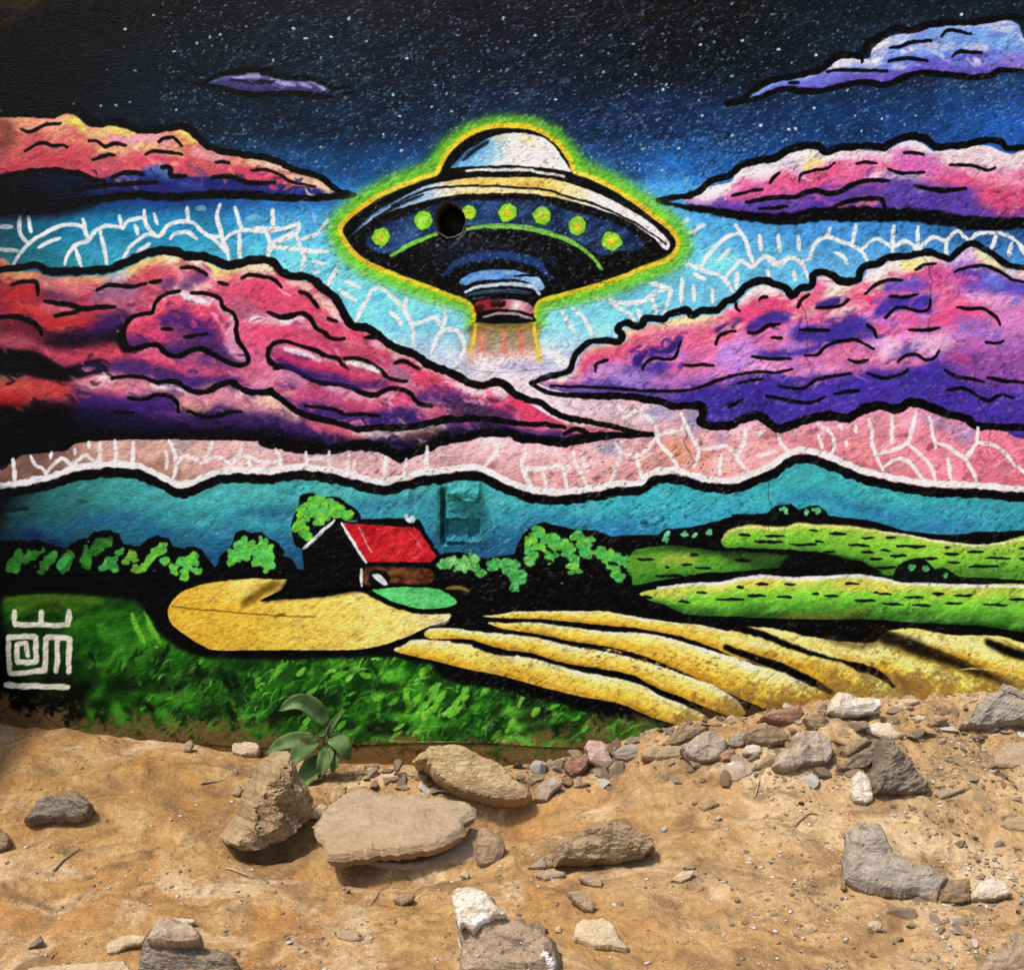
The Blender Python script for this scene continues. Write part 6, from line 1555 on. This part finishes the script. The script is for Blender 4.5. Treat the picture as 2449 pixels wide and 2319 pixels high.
RK('rock', 'round lumpy granite stone speckled with quartz', 'D2 1142,452 1200,410 1260,368 1340,343 1412,370 1442,430 1422,500 1360,542 1270,552 1195,522', 'lilac', 36, 0, .42, .5, facets=5, rim=.75, rough=1.6)
RK('stone', 'flat pale lilac granite slab half buried in dirt', 'D2 1388,655 1408,570 1480,540 1560,538 1645,560 1605,622 1525,672 1425,684', 'lilac', 58, 0, .16, .4, facets=3, cat='stone')
RK('stone', 'small speckled grey stone right of the round granite stone', 'D2 1440,440 1465,380 1520,348 1570,362 1580,420 1530,452 1475,458', 'grey', 38, 0, .4, .5, facets=5, cat='stone')
RK('stone', 'little white flecked stone in front of the brown rubble', 'D2 1535,480 1560,445 1610,430 1660,445 1664,490 1610,512 1560,505', 'quartz', 42, 0, .4, .5, facets=5, cat='stone')
RK('stone', 'plum coloured wedge stone beside the flat granite slab', 'D2 1378,505 1430,470 1490,458 1505,500 1470,540 1410,545', 'red', 44, 0, .35, .5, facets=4, cat='stone')
RK('rock', 'broad brown stone below the rounded crop row tip', 'D2 1540,380 1580,320 1660,300 1760,320 1840,370 1835,420 1720,445 1640,440 1580,425', 'brown', 40, 0, .32, .5, facets=6)
RK('stone', 'bright red brown stone against the golden rows', 'D3 183,262 230,220 340,200 430,175 462,230 442,292 350,308 240,292', 'red', 34, 6, .36, .5, facets=5, cat='stone')
RK('stone', 'white quartz boulder with a brown flank against the wall', 'D3 618,232 630,150 680,98 740,98 800,130 880,130 950,138 962,190 900,242 800,262 700,267 650,247', 'quartz', 32, 0, .38, .5, facets=6, cat='stone')
RK('rock', 'grey weathered sloping boulder at the right edge', 'D3 1430,325 1520,270 1570,180 1640,110 1720,88 1800,110 1876,150 1970,200 1970,305 1800,310 1700,332 1560,338', 'grey', 36, -14, .34, .5, strata=1.5, sdir=-.7, facets=5, rough=1.4)
RK('rock', 'low grey rock behind the sloping boulder at the right edge', 'D3 1700,95 1740,40 1800,55 1876,100 1970,140 1970,205 1876,160 1790,112', 'grey', 30, -8, .3, .5, contact=(2430, 1690), strata=1.0, sdir=-.5)
RK('stone', 'pointed brown stone right of the red stone', 'D3 452,268 520,240 592,228 622,280 585,342 530,352 488,312', 'brown', 36, 0, .42, .5, facets=6, cat='stone')
RK('rock', 'big rounded brown rock with a lilac granite crown', 'D3 262,562 320,480 395,440 388,382 450,350 540,343 620,400 648,470 622,540 560,572 480,562 362,612 290,592', 'lilac', 36, 0, .38, .5, facets=6, rim=.6, rough=1.4)
RK('stone', 'smooth brown pebble left of the lilac crowned rock', 'D3 70,470 120,448 180,455 192,490 140,510 85,505', 'quartz', 44, 0, .4, .5, facets=3, rim=.8, cat='stone')
RK('flat_stone', 'bright white quartz slab on the rubble', 'D3 838,332 930,290 1020,298 1060,350 1142,362 1045,404 940,377', 'quartz', 56, 0, .16, .3, facets=3, cat='stone', lift=.008)
RK('rock', 'crumbling dark grey rock, tallest of the rubble', 'D3 960,378 1030,408 1062,470 1120,520 1180,600 1262,685 1255,752 1180,762 1100,762 1000,742 920,748 880,700 895,630 940,540 940,450', 'dark', 30, 6, .40, .5, strata=.8, sdir=-.6, facets=8, rough=2.2)
RK('rock', 'dark layered slate piece leaning left of the crumbling dark rock', 'D3 672,600 740,530 830,475 905,430 945,455 932,530 870,590 780,606', 'dark', 40, -10, .3, .4, strata=1.6, sdir=-.6, facets=4, rough=1.4)
RK('stone', 'brown rubble lump above the dark layered slate piece', 'D3 690,480 760,410 860,385 905,420 830,468 740,520', 'brown', 44, -6, .3, .4, facets=5, cat='stone')
RK('stone', 'white quartz piece leaning on the crumbling dark rock', 'D3 768,642 822,600 882,640 902,700 912,792 860,822 780,802 758,742', 'quartz', 36, -6, .32, .4, facets=6, rough=1.7, cat='stone')
RK('rock', 'low boot shaped grey rock half buried at the right', 'D3 738,1012 800,950 880,933 960,950 1002,1030 1042,1130 1150,1180 1300,1240 1392,1290 1342,1380 1312,1452 1200,1402 1050,1402 900,1402 800,1342 728,1292 708,1180 728,1080', 'grey', 56, 0, .20, .45, strata=1.8, sdir=.3, facets=6, rim=.3, rough=1.8)
RK('stone', 'dark block wedged between the boot shaped rock and a white stone', 'D3 1335,1442 1350,1362 1420,1300 1530,1288 1526,1440 1420,1457', 'brown', 36, 0, .35, .5, facets=5, cat='stone')
RK('stone', 'white stone beside the dark block at the lower right', 'D3 1523,1402 1580,1320 1660,1288 1745,1320 1805,1402 1700,1432 1600,1436 1540,1432', 'quartz', 44, 0, .36, .5, facets=5, cat='stone', lift=.004)
RK('rock', 'white flecked dark rock in the bottom right corner', 'D3 1515,1960 1600,1800 1700,1750 1876,1650 1990,1630 1990,1960', 'mixed', 46, 0, .3, .5, contact=(2400, 2330), facets=6, rough=1.6)
RK('stone', 'thin grey flake stone on the sand right of the crumbling rock', 'D3 1298,742 1350,724 1430,720 1535,703 1432,747 1342,782', 'grey', 56, 0, .16, .3, facets=2, cat='stone', lift=.006)
RK('stone', 'long flat brown stone half buried near the right edge', 'D3 1680,500 1750,430 1876,410 1970,430 1970,560 1800,580 1690,570', 'tan', 60, 0, .12, .4, strata=1, facets=3, cat='stone')
RK('stone', 'orange brown half buried stone at the right edge', 'D3 1725,940 1760,900 1876,890 1970,900 1970,985 1850,990 1765,970', 'warm', 56, 0, .16, .4, facets=3, cat='stone')
RK('stone', 'round pale pebble above the bottom right gravel', 'D3 868,1590 900,1562 950,1572 966,1605 930,1632 888,1622', 'cream', 50, 0, .36, .5, facets=2, rim=.9, cat='stone')
# middle foreground
RK('stone', 'flat grey stone in front of the dark fronted rock', 'D2 205,1262 300,1228 412,1250 402,1277 275,1304', 'grey', 56, 0, .2, .35, facets=3, cat='stone', lift=.004)
RK('stone', 'grey triangular stone left of the dark fronted rock', 'D2 158,1226 270,1148 290,1222 230,1232', 'grey', 42, 0, .26, .4, facets=3, cat='stone')
RK('stone', 'thin upright tan flake touching the dark fronted rock', 'D2 280,1140 330,1130 332,1215 290,1225', 'tan', 20, 0, .26, .4, facets=3, cat='stone')
RK('stone', 'rounded tan stone in front of the dark fronted rock', 'D2 488,1290 560,1262 645,1300 645,1352 570,1342', 'tan', 50, 0, .26, .4, facets=4, cat='stone')
RK('stone', 'tan wedge stone with a black undercut above the arrowhead stone', 'D2 412,1380 500,1366 602,1450 582,1512 520,1492 460,1430', 'tan', 48, 12, .26, .4, facets=4, cat='stone', lift=.004)
RK('stone', 'pale yellow chipped stone on the open sand right of centre', 'D2 1073,1302 1140,1250 1237,1233 1227,1277 1150,1322', 'cream', 50, 0, .26, .4, facets=4, cat='stone')
RK('stone', 'brown pebble touching the pale yellow chipped stone', 'D2 1158,1222 1200,1188 1247,1220 1232,1237 1190,1236', 'brown', 46, 0, .3, .4, facets=4, cat='stone')
RK('stone', 'black brown pebble left of the arrowhead stone', 'D2 78,1562 120,1533 152,1560 152,1602 100,1612', 'dark', 42, 0, .4, .5, facets=5, cat='stone')
RK('stone', 'dark faceted pebble in front of the arrowhead stone', 'D2 163,1592 230,1558 297,1622 252,1662 180,1642', 'dark', 44, 0, .36, .5, facets=5, cat='stone')
RK('stone', 'small white pebble between the dark pebbles and the arrowhead stone', 'D2 338,1602 380,1588 384,1642 345,1637', 'quartz', 40, 0, .4, .5, facets=4, cat='stone')
RK('stone', 'brown double pebble on the bare sand below the big slab', 'D1 903,1432 970,1388 1052,1400 1042,1432 970,1467', 'brown', 48, 0, .3, .4, facets=5, cat='stone')
RK('stone', 'flat brown stone sunk in the sand at the bottom', 'D1 528,1625 600,1612 690,1640 705,1685 640,1695 560,1672', 'tan', 60, 0, .14, .35, facets=3, cat='stone')
RK('stone', 'pale pointed pebble in front of the rounded brownish stone', 'D1 1328,1272 1370,1233 1407,1265 1392,1297', 'cream', 42, 0, .4, .5, facets=4, cat='stone')
RK('stone', 'pale block stone between the tilted boulder and the big slab', 'D1 365,905 400,850 450,808 494,832 470,890 425,925', 'cream', 44, 0, .3, .4, facets=5, cat='stone')
RK('stone', 'ochre stone wedged behind the left end of the big slab', 'D1 500,800 520,700 570,690 615,705 610,765 560,800 530,830', 'yellow', 38, 0, .34, .4, facets=5, cat='stone')
RK('stone', 'dusty tan lump right of the ochre ledge rock', 'D2 205,790 215,720 270,660 340,640 400,690 330,740 290,800', 'lilac', 44, 0, .28, .4, facets=4, cat='stone')
RK('stone', 'black edged flake on the sand above the dark fronted rock', 'D2 1255,832 1330,780 1400,815 1290,862', 'brown', 52, 0, .18, .3, facets=3, cat='stone')
RK('stone', 'brown chip stone between the white slab and the grey boulder', 'D3 1255,300 1290,262 1370,255 1392,275 1340,310 1280,320', 'brown', 40, 0, .35, .45, facets=5, cat='stone')
RK('stone', 'small white block between the quartz slab and the brown chip', 'D3 1165,262 1200,240 1248,252 1240,285 1190,290', 'quartz', 40, 0, .4, .5, facets=5, cat='stone')
RK('stone', 'thin white flake lying against the wall at the right', 'D3 1040,160 1110,135 1190,142 1215,160 1140,180', 'quartz', 56, 0, .2, .3, facets=3, cat='stone', lift=.004)
RK('stone', 'pale brown shard in the dirt at the left wall foot', 'D0 1170,480 1190,420 1225,398 1245,440 1220,478', 'tan', 34, 0, .3, .4, facets=4, cat='stone')
RK('stone', 'small tan pebble in the gully left of the tilted boulder', 'D0 1490,760 1500,700 1540,690 1562,730 1530,770', 'tan', 40, 0, .36, .5, facets=3, cat='stone')
RK('stone', 'little black and grey pebble near the bottom left corner', 'D0 175,1745 200,1700 260,1650 285,1695 230,1730', 'dark', 44, 0, .3, .4, facets=5, cat='stone')

# ------------------------------------------------------------------ countable chips: copies of a few prototypes
SHAPEW = ('flattish', 'chunky', 'thin', 'blocky', 'angular')
ANCH = [(640,1900,'tilted boulder'),(140,1950,'dark slate lump'),(590,1792,'oval cream stone'),(920,1960,'broad flat stone'),(1110,1840,'ochre ledge rock'),(1450,2010,'dark fronted rock'),(1180,2230,'quartz capped rock'),(1440,2235,'arrowhead stone'),(430,2290,'bottom left rock'),(1378,1827,'red cube stone'),(1432,1795,'pink quartz stone'),(1680,1785,'round granite stone'),(1765,1845,'flat lilac slab'),(1870,1705,'bright red stone'),(2045,1685,'white quartz boulder'),(2380,1690,'sloping grey boulder'),(1915,1800,'lilac crowned rock'),(2115,1745,'white quartz slab'),(2140,1840,'crumbling dark rock'),(2150,2060,'boot shaped rock'),(2370,2130,'lower white stone'),(2400,2290,'corner rock'),(1620,2090,'yellow chipped stone'),(1390,2150,'tan wedge stone')]
def whereis(px, py):
    dx, dy, nm = min(((px - a, (py - b) * 1.8, n) for a, b, n in ANCH), key=lambda q_: q_[0] ** 2 + q_[1] ** 2)
    side = ('right of' if dx > 0 else 'left of') if abs(dx) > abs(dy) else ('in front of' if dy > 0 else 'behind')
    d_ = math.hypot(dx, dy)
    return ('just ' if d_ < 90 else 'a little ' if d_ < 180 else 'well ') + side + ' the ' + nm
def chip_mesh(seed, flat):
    rng = np.random.default_rng(seed)
    bm = bmesh.new()
    bmesh.ops.create_icosphere(bm, subdivisions=3, radius=1)
    V = np.array([v.co for v in bm.verts])
    for _ in range(12):
        n_ = rng.normal(0, 1, 3); n_ /= np.linalg.norm(n_)
        d_ = rng.uniform(.28, .75)
        ex = np.maximum(V @ n_ - d_, 0)
        V = V - ex[:, None] * n_
    for v_, c_ in zip(bm.verts, V):
        k = 1 + .05 * mnoise.fractal(Vector(c_ * 2.5 + seed), .8, 2, 3)
        v_.co = (c_[0] * k, c_[1] * k * .75, c_[2] * k * flat)
    me = bpy.data.meshes.new("stone_chip")
    bm.to_mesh(me); bm.free()
    me.polygons.foreach_set('use_smooth', [True] * len(me.polygons))
    me.set_sharp_from_angle(angle=R(18))
    return me
PROTO = {k: [] for k in CH}
for k in CH:
    for s in range(5):
        me = chip_mesh(s * 7 + len(k), (.38, .55, .3, .7, .45)[s])
        me.materials.append(CH[k])
        PROTO[k].append(me)
NAMEC = dict(tan='tan', brown='brown', grey='grey', white='white', red='reddish')
ZONES = [  # label, count, sampler (px), size range px, colour weights
 ('in the rubble along the foot of the crop rows', 96, lambda: (RNG.uniform(1430, 2440), 1690 + 165 * RNG.random() ** 1.2), (10, 34), dict(tan=.45, brown=.16, grey=.2, white=.13, red=.06)),
 ('in the gravel between the grass and the red cube stone', 38, lambda: (RNG.uniform(1210, 1480), RNG.uniform(1818, 1880)), (10, 28), dict(tan=.5, brown=.1, grey=.3, white=.05, red=.05)),
 ('heaped behind the big flat stone', 48, lambda: (RNG.uniform(850, 1080), RNG.uniform(1832, 1912)), (10, 28), dict(tan=.6, brown=.15, grey=.2, white=.05)),
 ('scattered near the boot shaped rock', 50, lambda: (RNG.uniform(2010, 2445), RNG.uniform(1925, 2318)), (8, 22), dict(tan=.45, brown=.1, grey=.1, white=.33, red=.02)),
 ('strewn over the sand in the middle', 44, lambda: (RNG.uniform(1180, 2000), RNG.uniform(1880, 2310)), (7, 17), dict(tan=.55, brown=.2, grey=.1, white=.15)),
 ('lying on the orange dirt at the left', 22, lambda: (RNG.uniform(10, 1150), RNG.uniform(2060, 2315)), (6, 14), dict(tan=.5, brown=.3, white=.2)),
]
RNG2 = np.random.default_rng(5)
for lab, cnt, samp, (s0, s1), wts in ZONES:
    ks = list(wts)
    for _ in range(cnt):
        px, py = samp()
        p = on_ground(px, py)
        k = ks[RNG2.choice(len(ks), p=np.array([wts[q] for q in ks]) / sum(wts.values()))]
        s = s0 + (s1 - s0) * RNG2.random() ** 2
        r = s * S * (p[1] + CAM_D) / CAM_D
        if p[1] > -r: p[1] = -r; p[2] = float(base_h(p[0], p[1]))
        sh = RNG2.integers(5)
        o = bpy.data.objects.new("stone_chip", PROTO[k][sh])
        COL.objects.link(o)
        o.location = (p[0], p[1], p[2] + r * .12)
        o.rotation_euler = (RNG2.normal(0, .3), RNG2.normal(0, .3), RNG2.uniform(0, 6.28))
        o.scale = (r * RNG2.uniform(.8, 1.25), r * RNG2.uniform(.8, 1.25), r * RNG2.uniform(.7, 1.1))
        tag(o, 'small %s %s stone chip %s' % (SHAPEW[sh], NAMEC[k], whereis(px, py)), 'stone chip', '%s stone chips on the dirt' % NAMEC[k])

for i in range(170):      # larger half-buried rubble of the bank
    if i < 120: px, py = RNG.uniform(1300, 2445), 1690 + 190 * RNG.random() ** 1.2
    elif i < 145: px, py = RNG.uniform(1150, 1480), RNG.uniform(1825, 1880)
    else: px, py = RNG.uniform(2080, 2445), RNG.uniform(1900, 2310)
    if px < 1500: py = max(py, np.interp(px, FOOT[:, 0], FOOT[:, 1]) + 8)
    p = on_ground(px, py)
    k = ('tan', 'tan', 'brown', 'grey', 'tan', 'tan', 'white', 'red')[RNG2.integers(8)]
    r = (14 + 30 * RNG2.random() ** 1.8) * S * (p[1] + CAM_D) / CAM_D
    if p[1] > -r * .8: p[1] = -r * .8; p[2] = float(base_h(p[0], p[1]))
    sh = RNG2.integers(5)
    o = bpy.data.objects.new("rubble_stone", PROTO[k][sh])
    COL.objects.link(o)
    o.location = (p[0], p[1], p[2] - r * .05)
    o.rotation_euler = (RNG2.normal(0, .4), RNG2.normal(0, .4), RNG2.uniform(0, 6.28))
    o.scale = (r, r * RNG2.uniform(.7, 1.1), r * RNG2.uniform(.7, 1.3))
    where = 'on the bank below the golden rows' if i < 120 else ('at the wall foot below the grass' if i < 145 else 'in the stony dirt at the right')
    tag(o, '%s %s half buried rubble stone %s' % (SHAPEW[sh], NAMEC[k], whereis(px, py)), 'rubble stone', '%s rubble stones in the dirt' % NAMEC[k])

# ------------------------------------------------------------------ gravel nobody could count
def gravel(n, seed):
    rng = np.random.default_rng(seed)
    oct_ = np.array([(1, 0, 0), (-1, 0, 0), (0, 1, 0), (0, -1, 0), (0, 0, 1), (0, 0, -1), (.6, .6, .5), (-.6, .6, .4), (.6, -.6, .4), (-.6, -.6, .5)], float)
    bm = bmesh.new()
    for v_ in oct_: bm.verts.new(v_)
    h = bmesh.ops.convex_hull(bm, input=bm.verts)
    bm.verts.index_update()
    F = np.array([[v_.index for v_ in f_.verts] for f_ in bm.faces])
    O = np.array([v_.co for v_ in bm.verts]); bm.free()
    x = rng.uniform(-1.65, 1.7, n * 3); y = -rng.uniform(0.004, 1.28, n * 3)
    dens = .09 + .75 * np.clip((x - .42) / .6, 0, 1) + .7 * np.exp(-(y / .14) ** 2) * (x > -.5) + .35 * np.exp(-((x + .35) / .25) ** 2 - ((y + .15) / .12) ** 2)
    dens *= np.clip(.5 + 2.4 * vn2(x, y, .18, 77), .05, 1.4)
    keep = np.where(rng.random(n * 3) < dens)[0][:n]
    x, y = x[keep], y[keep]
    z = base_h(x, y)
    r = .0014 + .0052 * rng.random(len(x)) ** 3.2
    a = rng.uniform(0, 6.28, len(x)); ca, sa = np.cos(a), np.sin(a)
    sc = r[:, None, None] * (O[None] * (1 + rng.normal(0, .16, (len(x), len(O), 3)))) * np.stack([rng.uniform(.8, 1.6, len(x)), rng.uniform(.6, 1, len(x)), rng.uniform(.35, .7, len(x))], 1)[:, None]
    V = np.stack([sc[..., 0] * ca[:, None] - sc[..., 1] * sa[:, None] + x[:, None], sc[..., 0] * sa[:, None] + sc[..., 1] * ca[:, None] + y[:, None], sc[..., 2] + (z + r * .15)[:, None]], -1)
    V[..., 1] = np.minimum(V[..., 1], -.001)
    Fa = (F[None] + (np.arange(len(x)) * len(O))[:, None, None]).reshape(-1, 3)
    mi = np.repeat(rng.choice(4, len(x), p=[.56, .09, .08, .27]), len(F))
    me = bpy.data.meshes.new("gravel")
    V = V.reshape(-1, 3)
    me.vertices.add(len(V)); me.vertices.foreach_set('co', V.ravel())
    me.loops.add(Fa.size); me.loops.foreach_set('vertex_index', Fa.ravel().astype(np.int32))
    me.polygons.add(len(Fa)); me.polygons.foreach_set('loop_start', np.arange(0, Fa.size, 3, dtype=np.int32)); me.polygons.foreach_set('loop_total', np.full(len(Fa), 3, np.int32))
    me.update(calc_edges=True)
    for k in ('tan', 'brown', 'grey', 'white'): me.materials.append(CH[k])
    me.polygons.foreach_set('material_index', mi.astype(np.int32))
    o = bpy.data.objects.new("gravel", me)
    COL.objects.link(o)
    tag(o, "fine gravel and grit strewn over the dirt", "gravel", kind='stuff')
gravel(24000, 3)

# ------------------------------------------------------------------ the leafy plant
LEAF, t, b = new_mat("dusty_leaf")
v = mapped(t)
oi = nd(t, "ShaderNodeObjectInfo")
c = cramp(t, noise(t, v, 26, 4), [(.3, (.045, .085, .022)), (.5, (.085, .14, .042)), (.66, (.13, .18, .07)), (.8, (.20, .21, .11))])
c = mixc(t, 1.0, c, cramp(t, oi.outputs['Random'], [(0, .75), (1, 1.2)]), 'MULTIPLY')
t.links.new(c, b.inputs['Base Color'])
b.inputs['Roughness'].default_value = .75
b.inputs['Specular IOR Level'].default_value = .12
b.inputs['Subsurface Weight'].default_value = 0
t.links.new(bump(t, noise(t, v, 90, 4), .5, .004), b.inputs['Normal'])
STEM, t, b = new_mat("green_stem")
t.links.new(cramp(t, noise(t, mapped(t), 60, 3), [(.3, (.06, .07, .02)), (.7, (.14, .15, .06))]), b.inputs['Base Color'])
b.inputs['Roughness'].default_value = .6
def tube(path, radii, n=8):
    path = [Vector(p) for p in path]
    V, Fc = [], []
    for i, p in enumerate(path):
        tg_ = (path[min(i + 1, len(path) - 1)] - path[max(i - 1, 0)]).normalized()
        s1 = tg_.cross(Vector((.3, 1, .2))).normalized(); s2 = tg_.cross(s1)
        for k in range(n):
            a = 6.2832 * k / n
            V.append(p + (s1 * math.cos(a) + s2 * math.sin(a)) * radii[i])
    for i in range(len(path) - 1):
        for k in range(n): Fc.append((i * n + k, i * n + (k + 1) % n, (i + 1) * n + (k + 1) % n, (i + 1) * n + k))
    Fc.append(tuple(range(n))[::-1]); Fc.append(tuple((len(path) - 1) * n + k for k in range(n)))
    return V, Fc
PY = -0.125
def E(x, y, dy=0):
    """point of the plant sheet at depth PY+dy"""
    px, py = 620 + x / 6.7, 1640 + y / 6.7
    d = CAM_D + PY + dy
    return CAMP + d * ray(px, py)
root = on_ground(776, 1893)
plant = bpy.data.objects.new("leafy_plant", None)
COL.objects.link(plant)
plant.location = root
tag(plant, "small broad leaved green plant growing at the foot of the wall", "plant")
def local(vs): return [tuple(np.array(v_) - root) for v_ in vs]
stem_path = [tuple(root - np.array([0, 0, .02])), tuple(E(1040, 1300, .0)), tuple(E(1010, 1000, 0)), tuple(E(1060, 780, -.005)), tuple(E(1090, 660, -.01))]
V, Fc = tube(stem_path, [.0045, .004, .0035, .003, .002])
mesh_obj("stem", local(V), Fc, STEM, plant)
def leaf(pathpts, width, fold, twist=0.0, droop=0.0):
    """blade along a 3-D path; width in plant-sheet units"""
    p = catmull(np.array([E(*q) for q in pathpts]), False, 6)
    n_ = 13
    d_ = np.r_[0, np.cumsum(np.linalg.norm(np.diff(p, axis=0), axis=1))]
    tt_ = np.linspace(0, d_[-1], n_)
    p = np.stack([np.interp(tt_, d_, p[:, k]) for k in range(3)], 1)
    w = width / 6.7 * S * .5 * .95
    V, Fc = [], []
    m = 7
    for i in range(n_):
        u = i / (n_ - 1)
        tg_ = p[min(i + 1, n_ - 1)] - p[max(i - 1, 0)]; tg_ /= np.linalg.norm(tg_)
        view = np.array([math.sin(twist), -math.cos(twist) * .85, .45]); view /= np.linalg.norm(view)
        sd = np.cross(tg_, view); sd /= np.linalg.norm(sd)
        up = np.cross(sd, tg_)
        wd = w * (math.sin(math.pi * min(1, u ** .8 * .97 + .03)) ** .75) + .0004
        for k in range(m):
            s_ = (k - 3) / 3
            rip = .06 * math.sin(u * 17 + s_ * 2) * abs(s_)
            V.append(p[i] + sd * wd * s_ + up * wd * (fold * abs(s_) ** 1.3 + rip + (.10 * (1 - abs(s_)) if k == 3 else 0) * -.6))
    for i in range(n_ - 1):
        for k in range(m - 1): Fc.append((i * m + k, i * m + k + 1, (i + 1) * m + k + 1, (i + 1) * m + k))
    o = mesh_obj("leaf", local(V), Fc, LEAF, plant)
    so = o.modifiers.new("thick", 'SOLIDIFY'); so.thickness = .0008
    return o
leaf([(1090, 640, 0), (980, 480, .0), (760, 300, -.02), (560, 260, -.04), (310, 400, -.05)], 300, .5, .3)
leaf([(1112, 830, 0), (1160, 640, -.01), (1250, 510, -.02), (1345, 385, -.03)], 105, .3)
leaf([(900, 830, .02), (640, 860, .01), (380, 920, .0), (110, 1080, -.03)], 250, .35, -.2)
leaf([(920, 830, 0), (780, 960, -.03), (620, 1110, -.06), (465, 1275, -.07)], 330, .4, -.2)
leaf([(990, 1120, 0), (880, 1280, -.03), (740, 1480, -.06), (630, 1700, -.07)], 330, .35, -.1)
leaf([(1075, 920, 0), (1080, 1080, -.03), (1020, 1280, -.05), (950, 1480, -.05)], 240, .45, .1)
leaf([(1125, 820, 0), (1260, 900, -.02), (1360, 1020, -.03), (1440, 1180, -.02)], 270, .5, .4)
leaf([(1150, 960, 0), (1190, 1100, -.03), (1200, 1240, -.04), (1160, 1390, -.04)], 170, .5, .2)
leaf([(1040, 740, -.01), (1010, 770, -.02), (960, 800, -.025)], 90, .3)

# ------------------------------------------------------------------ twigs
WOOD, t, b = new_mat("dry_twig")
t.links.new(cramp(t, noise(t, mapped(t, (1, 1, 1)), 50, 4), [(.3, (.16, .10, .05)), (.7, (.42, .32, .2))]), b.inputs['Base Color'])
b.inputs['Roughness'].default_value = .8
def twig(label, s, r, lift=.004):
    pts = P(s)
    p3 = [on_ground(*q) + np.array([0, 0, lift]) for q in catmull(pts, False, 4)]
    A = p3[0]
    V, Fc = tube([tuple(q - A) for q in p3], list(np.linspace(r, r * .5, len(p3))), 6)
    o = mesh_obj("twig", V, Fc, WOOD)
    o.location = A
    tag(o, label, "twig", "dry twigs on the dirt")
twig('short pale twig in front of the tilted boulder', 'D0 1448,1232 1500,1245 1590,1282', .003)
twig('pale forked root sticking up from the sand below the flat granite slab', 'D2 1650,660 1640,715 1622,775', .003)
twig('dark crooked stick beside the boot shaped rock', 'D3 405,960 450,915 500,880 555,885', .004)
twig('thin brown rootlet curving over the sand below the big slab', 'D1 765,1465 800,1420 820,1380 880,1345', .0018)
twig('short brown stick in the dirt near the dark slate lump', 'D0 345,1245 390,1195 450,1145 510,1105', .003)
twig('brown twig on the slope left of the small cream stone', 'D0 1285,690 1350,680 1425,665', .0035)
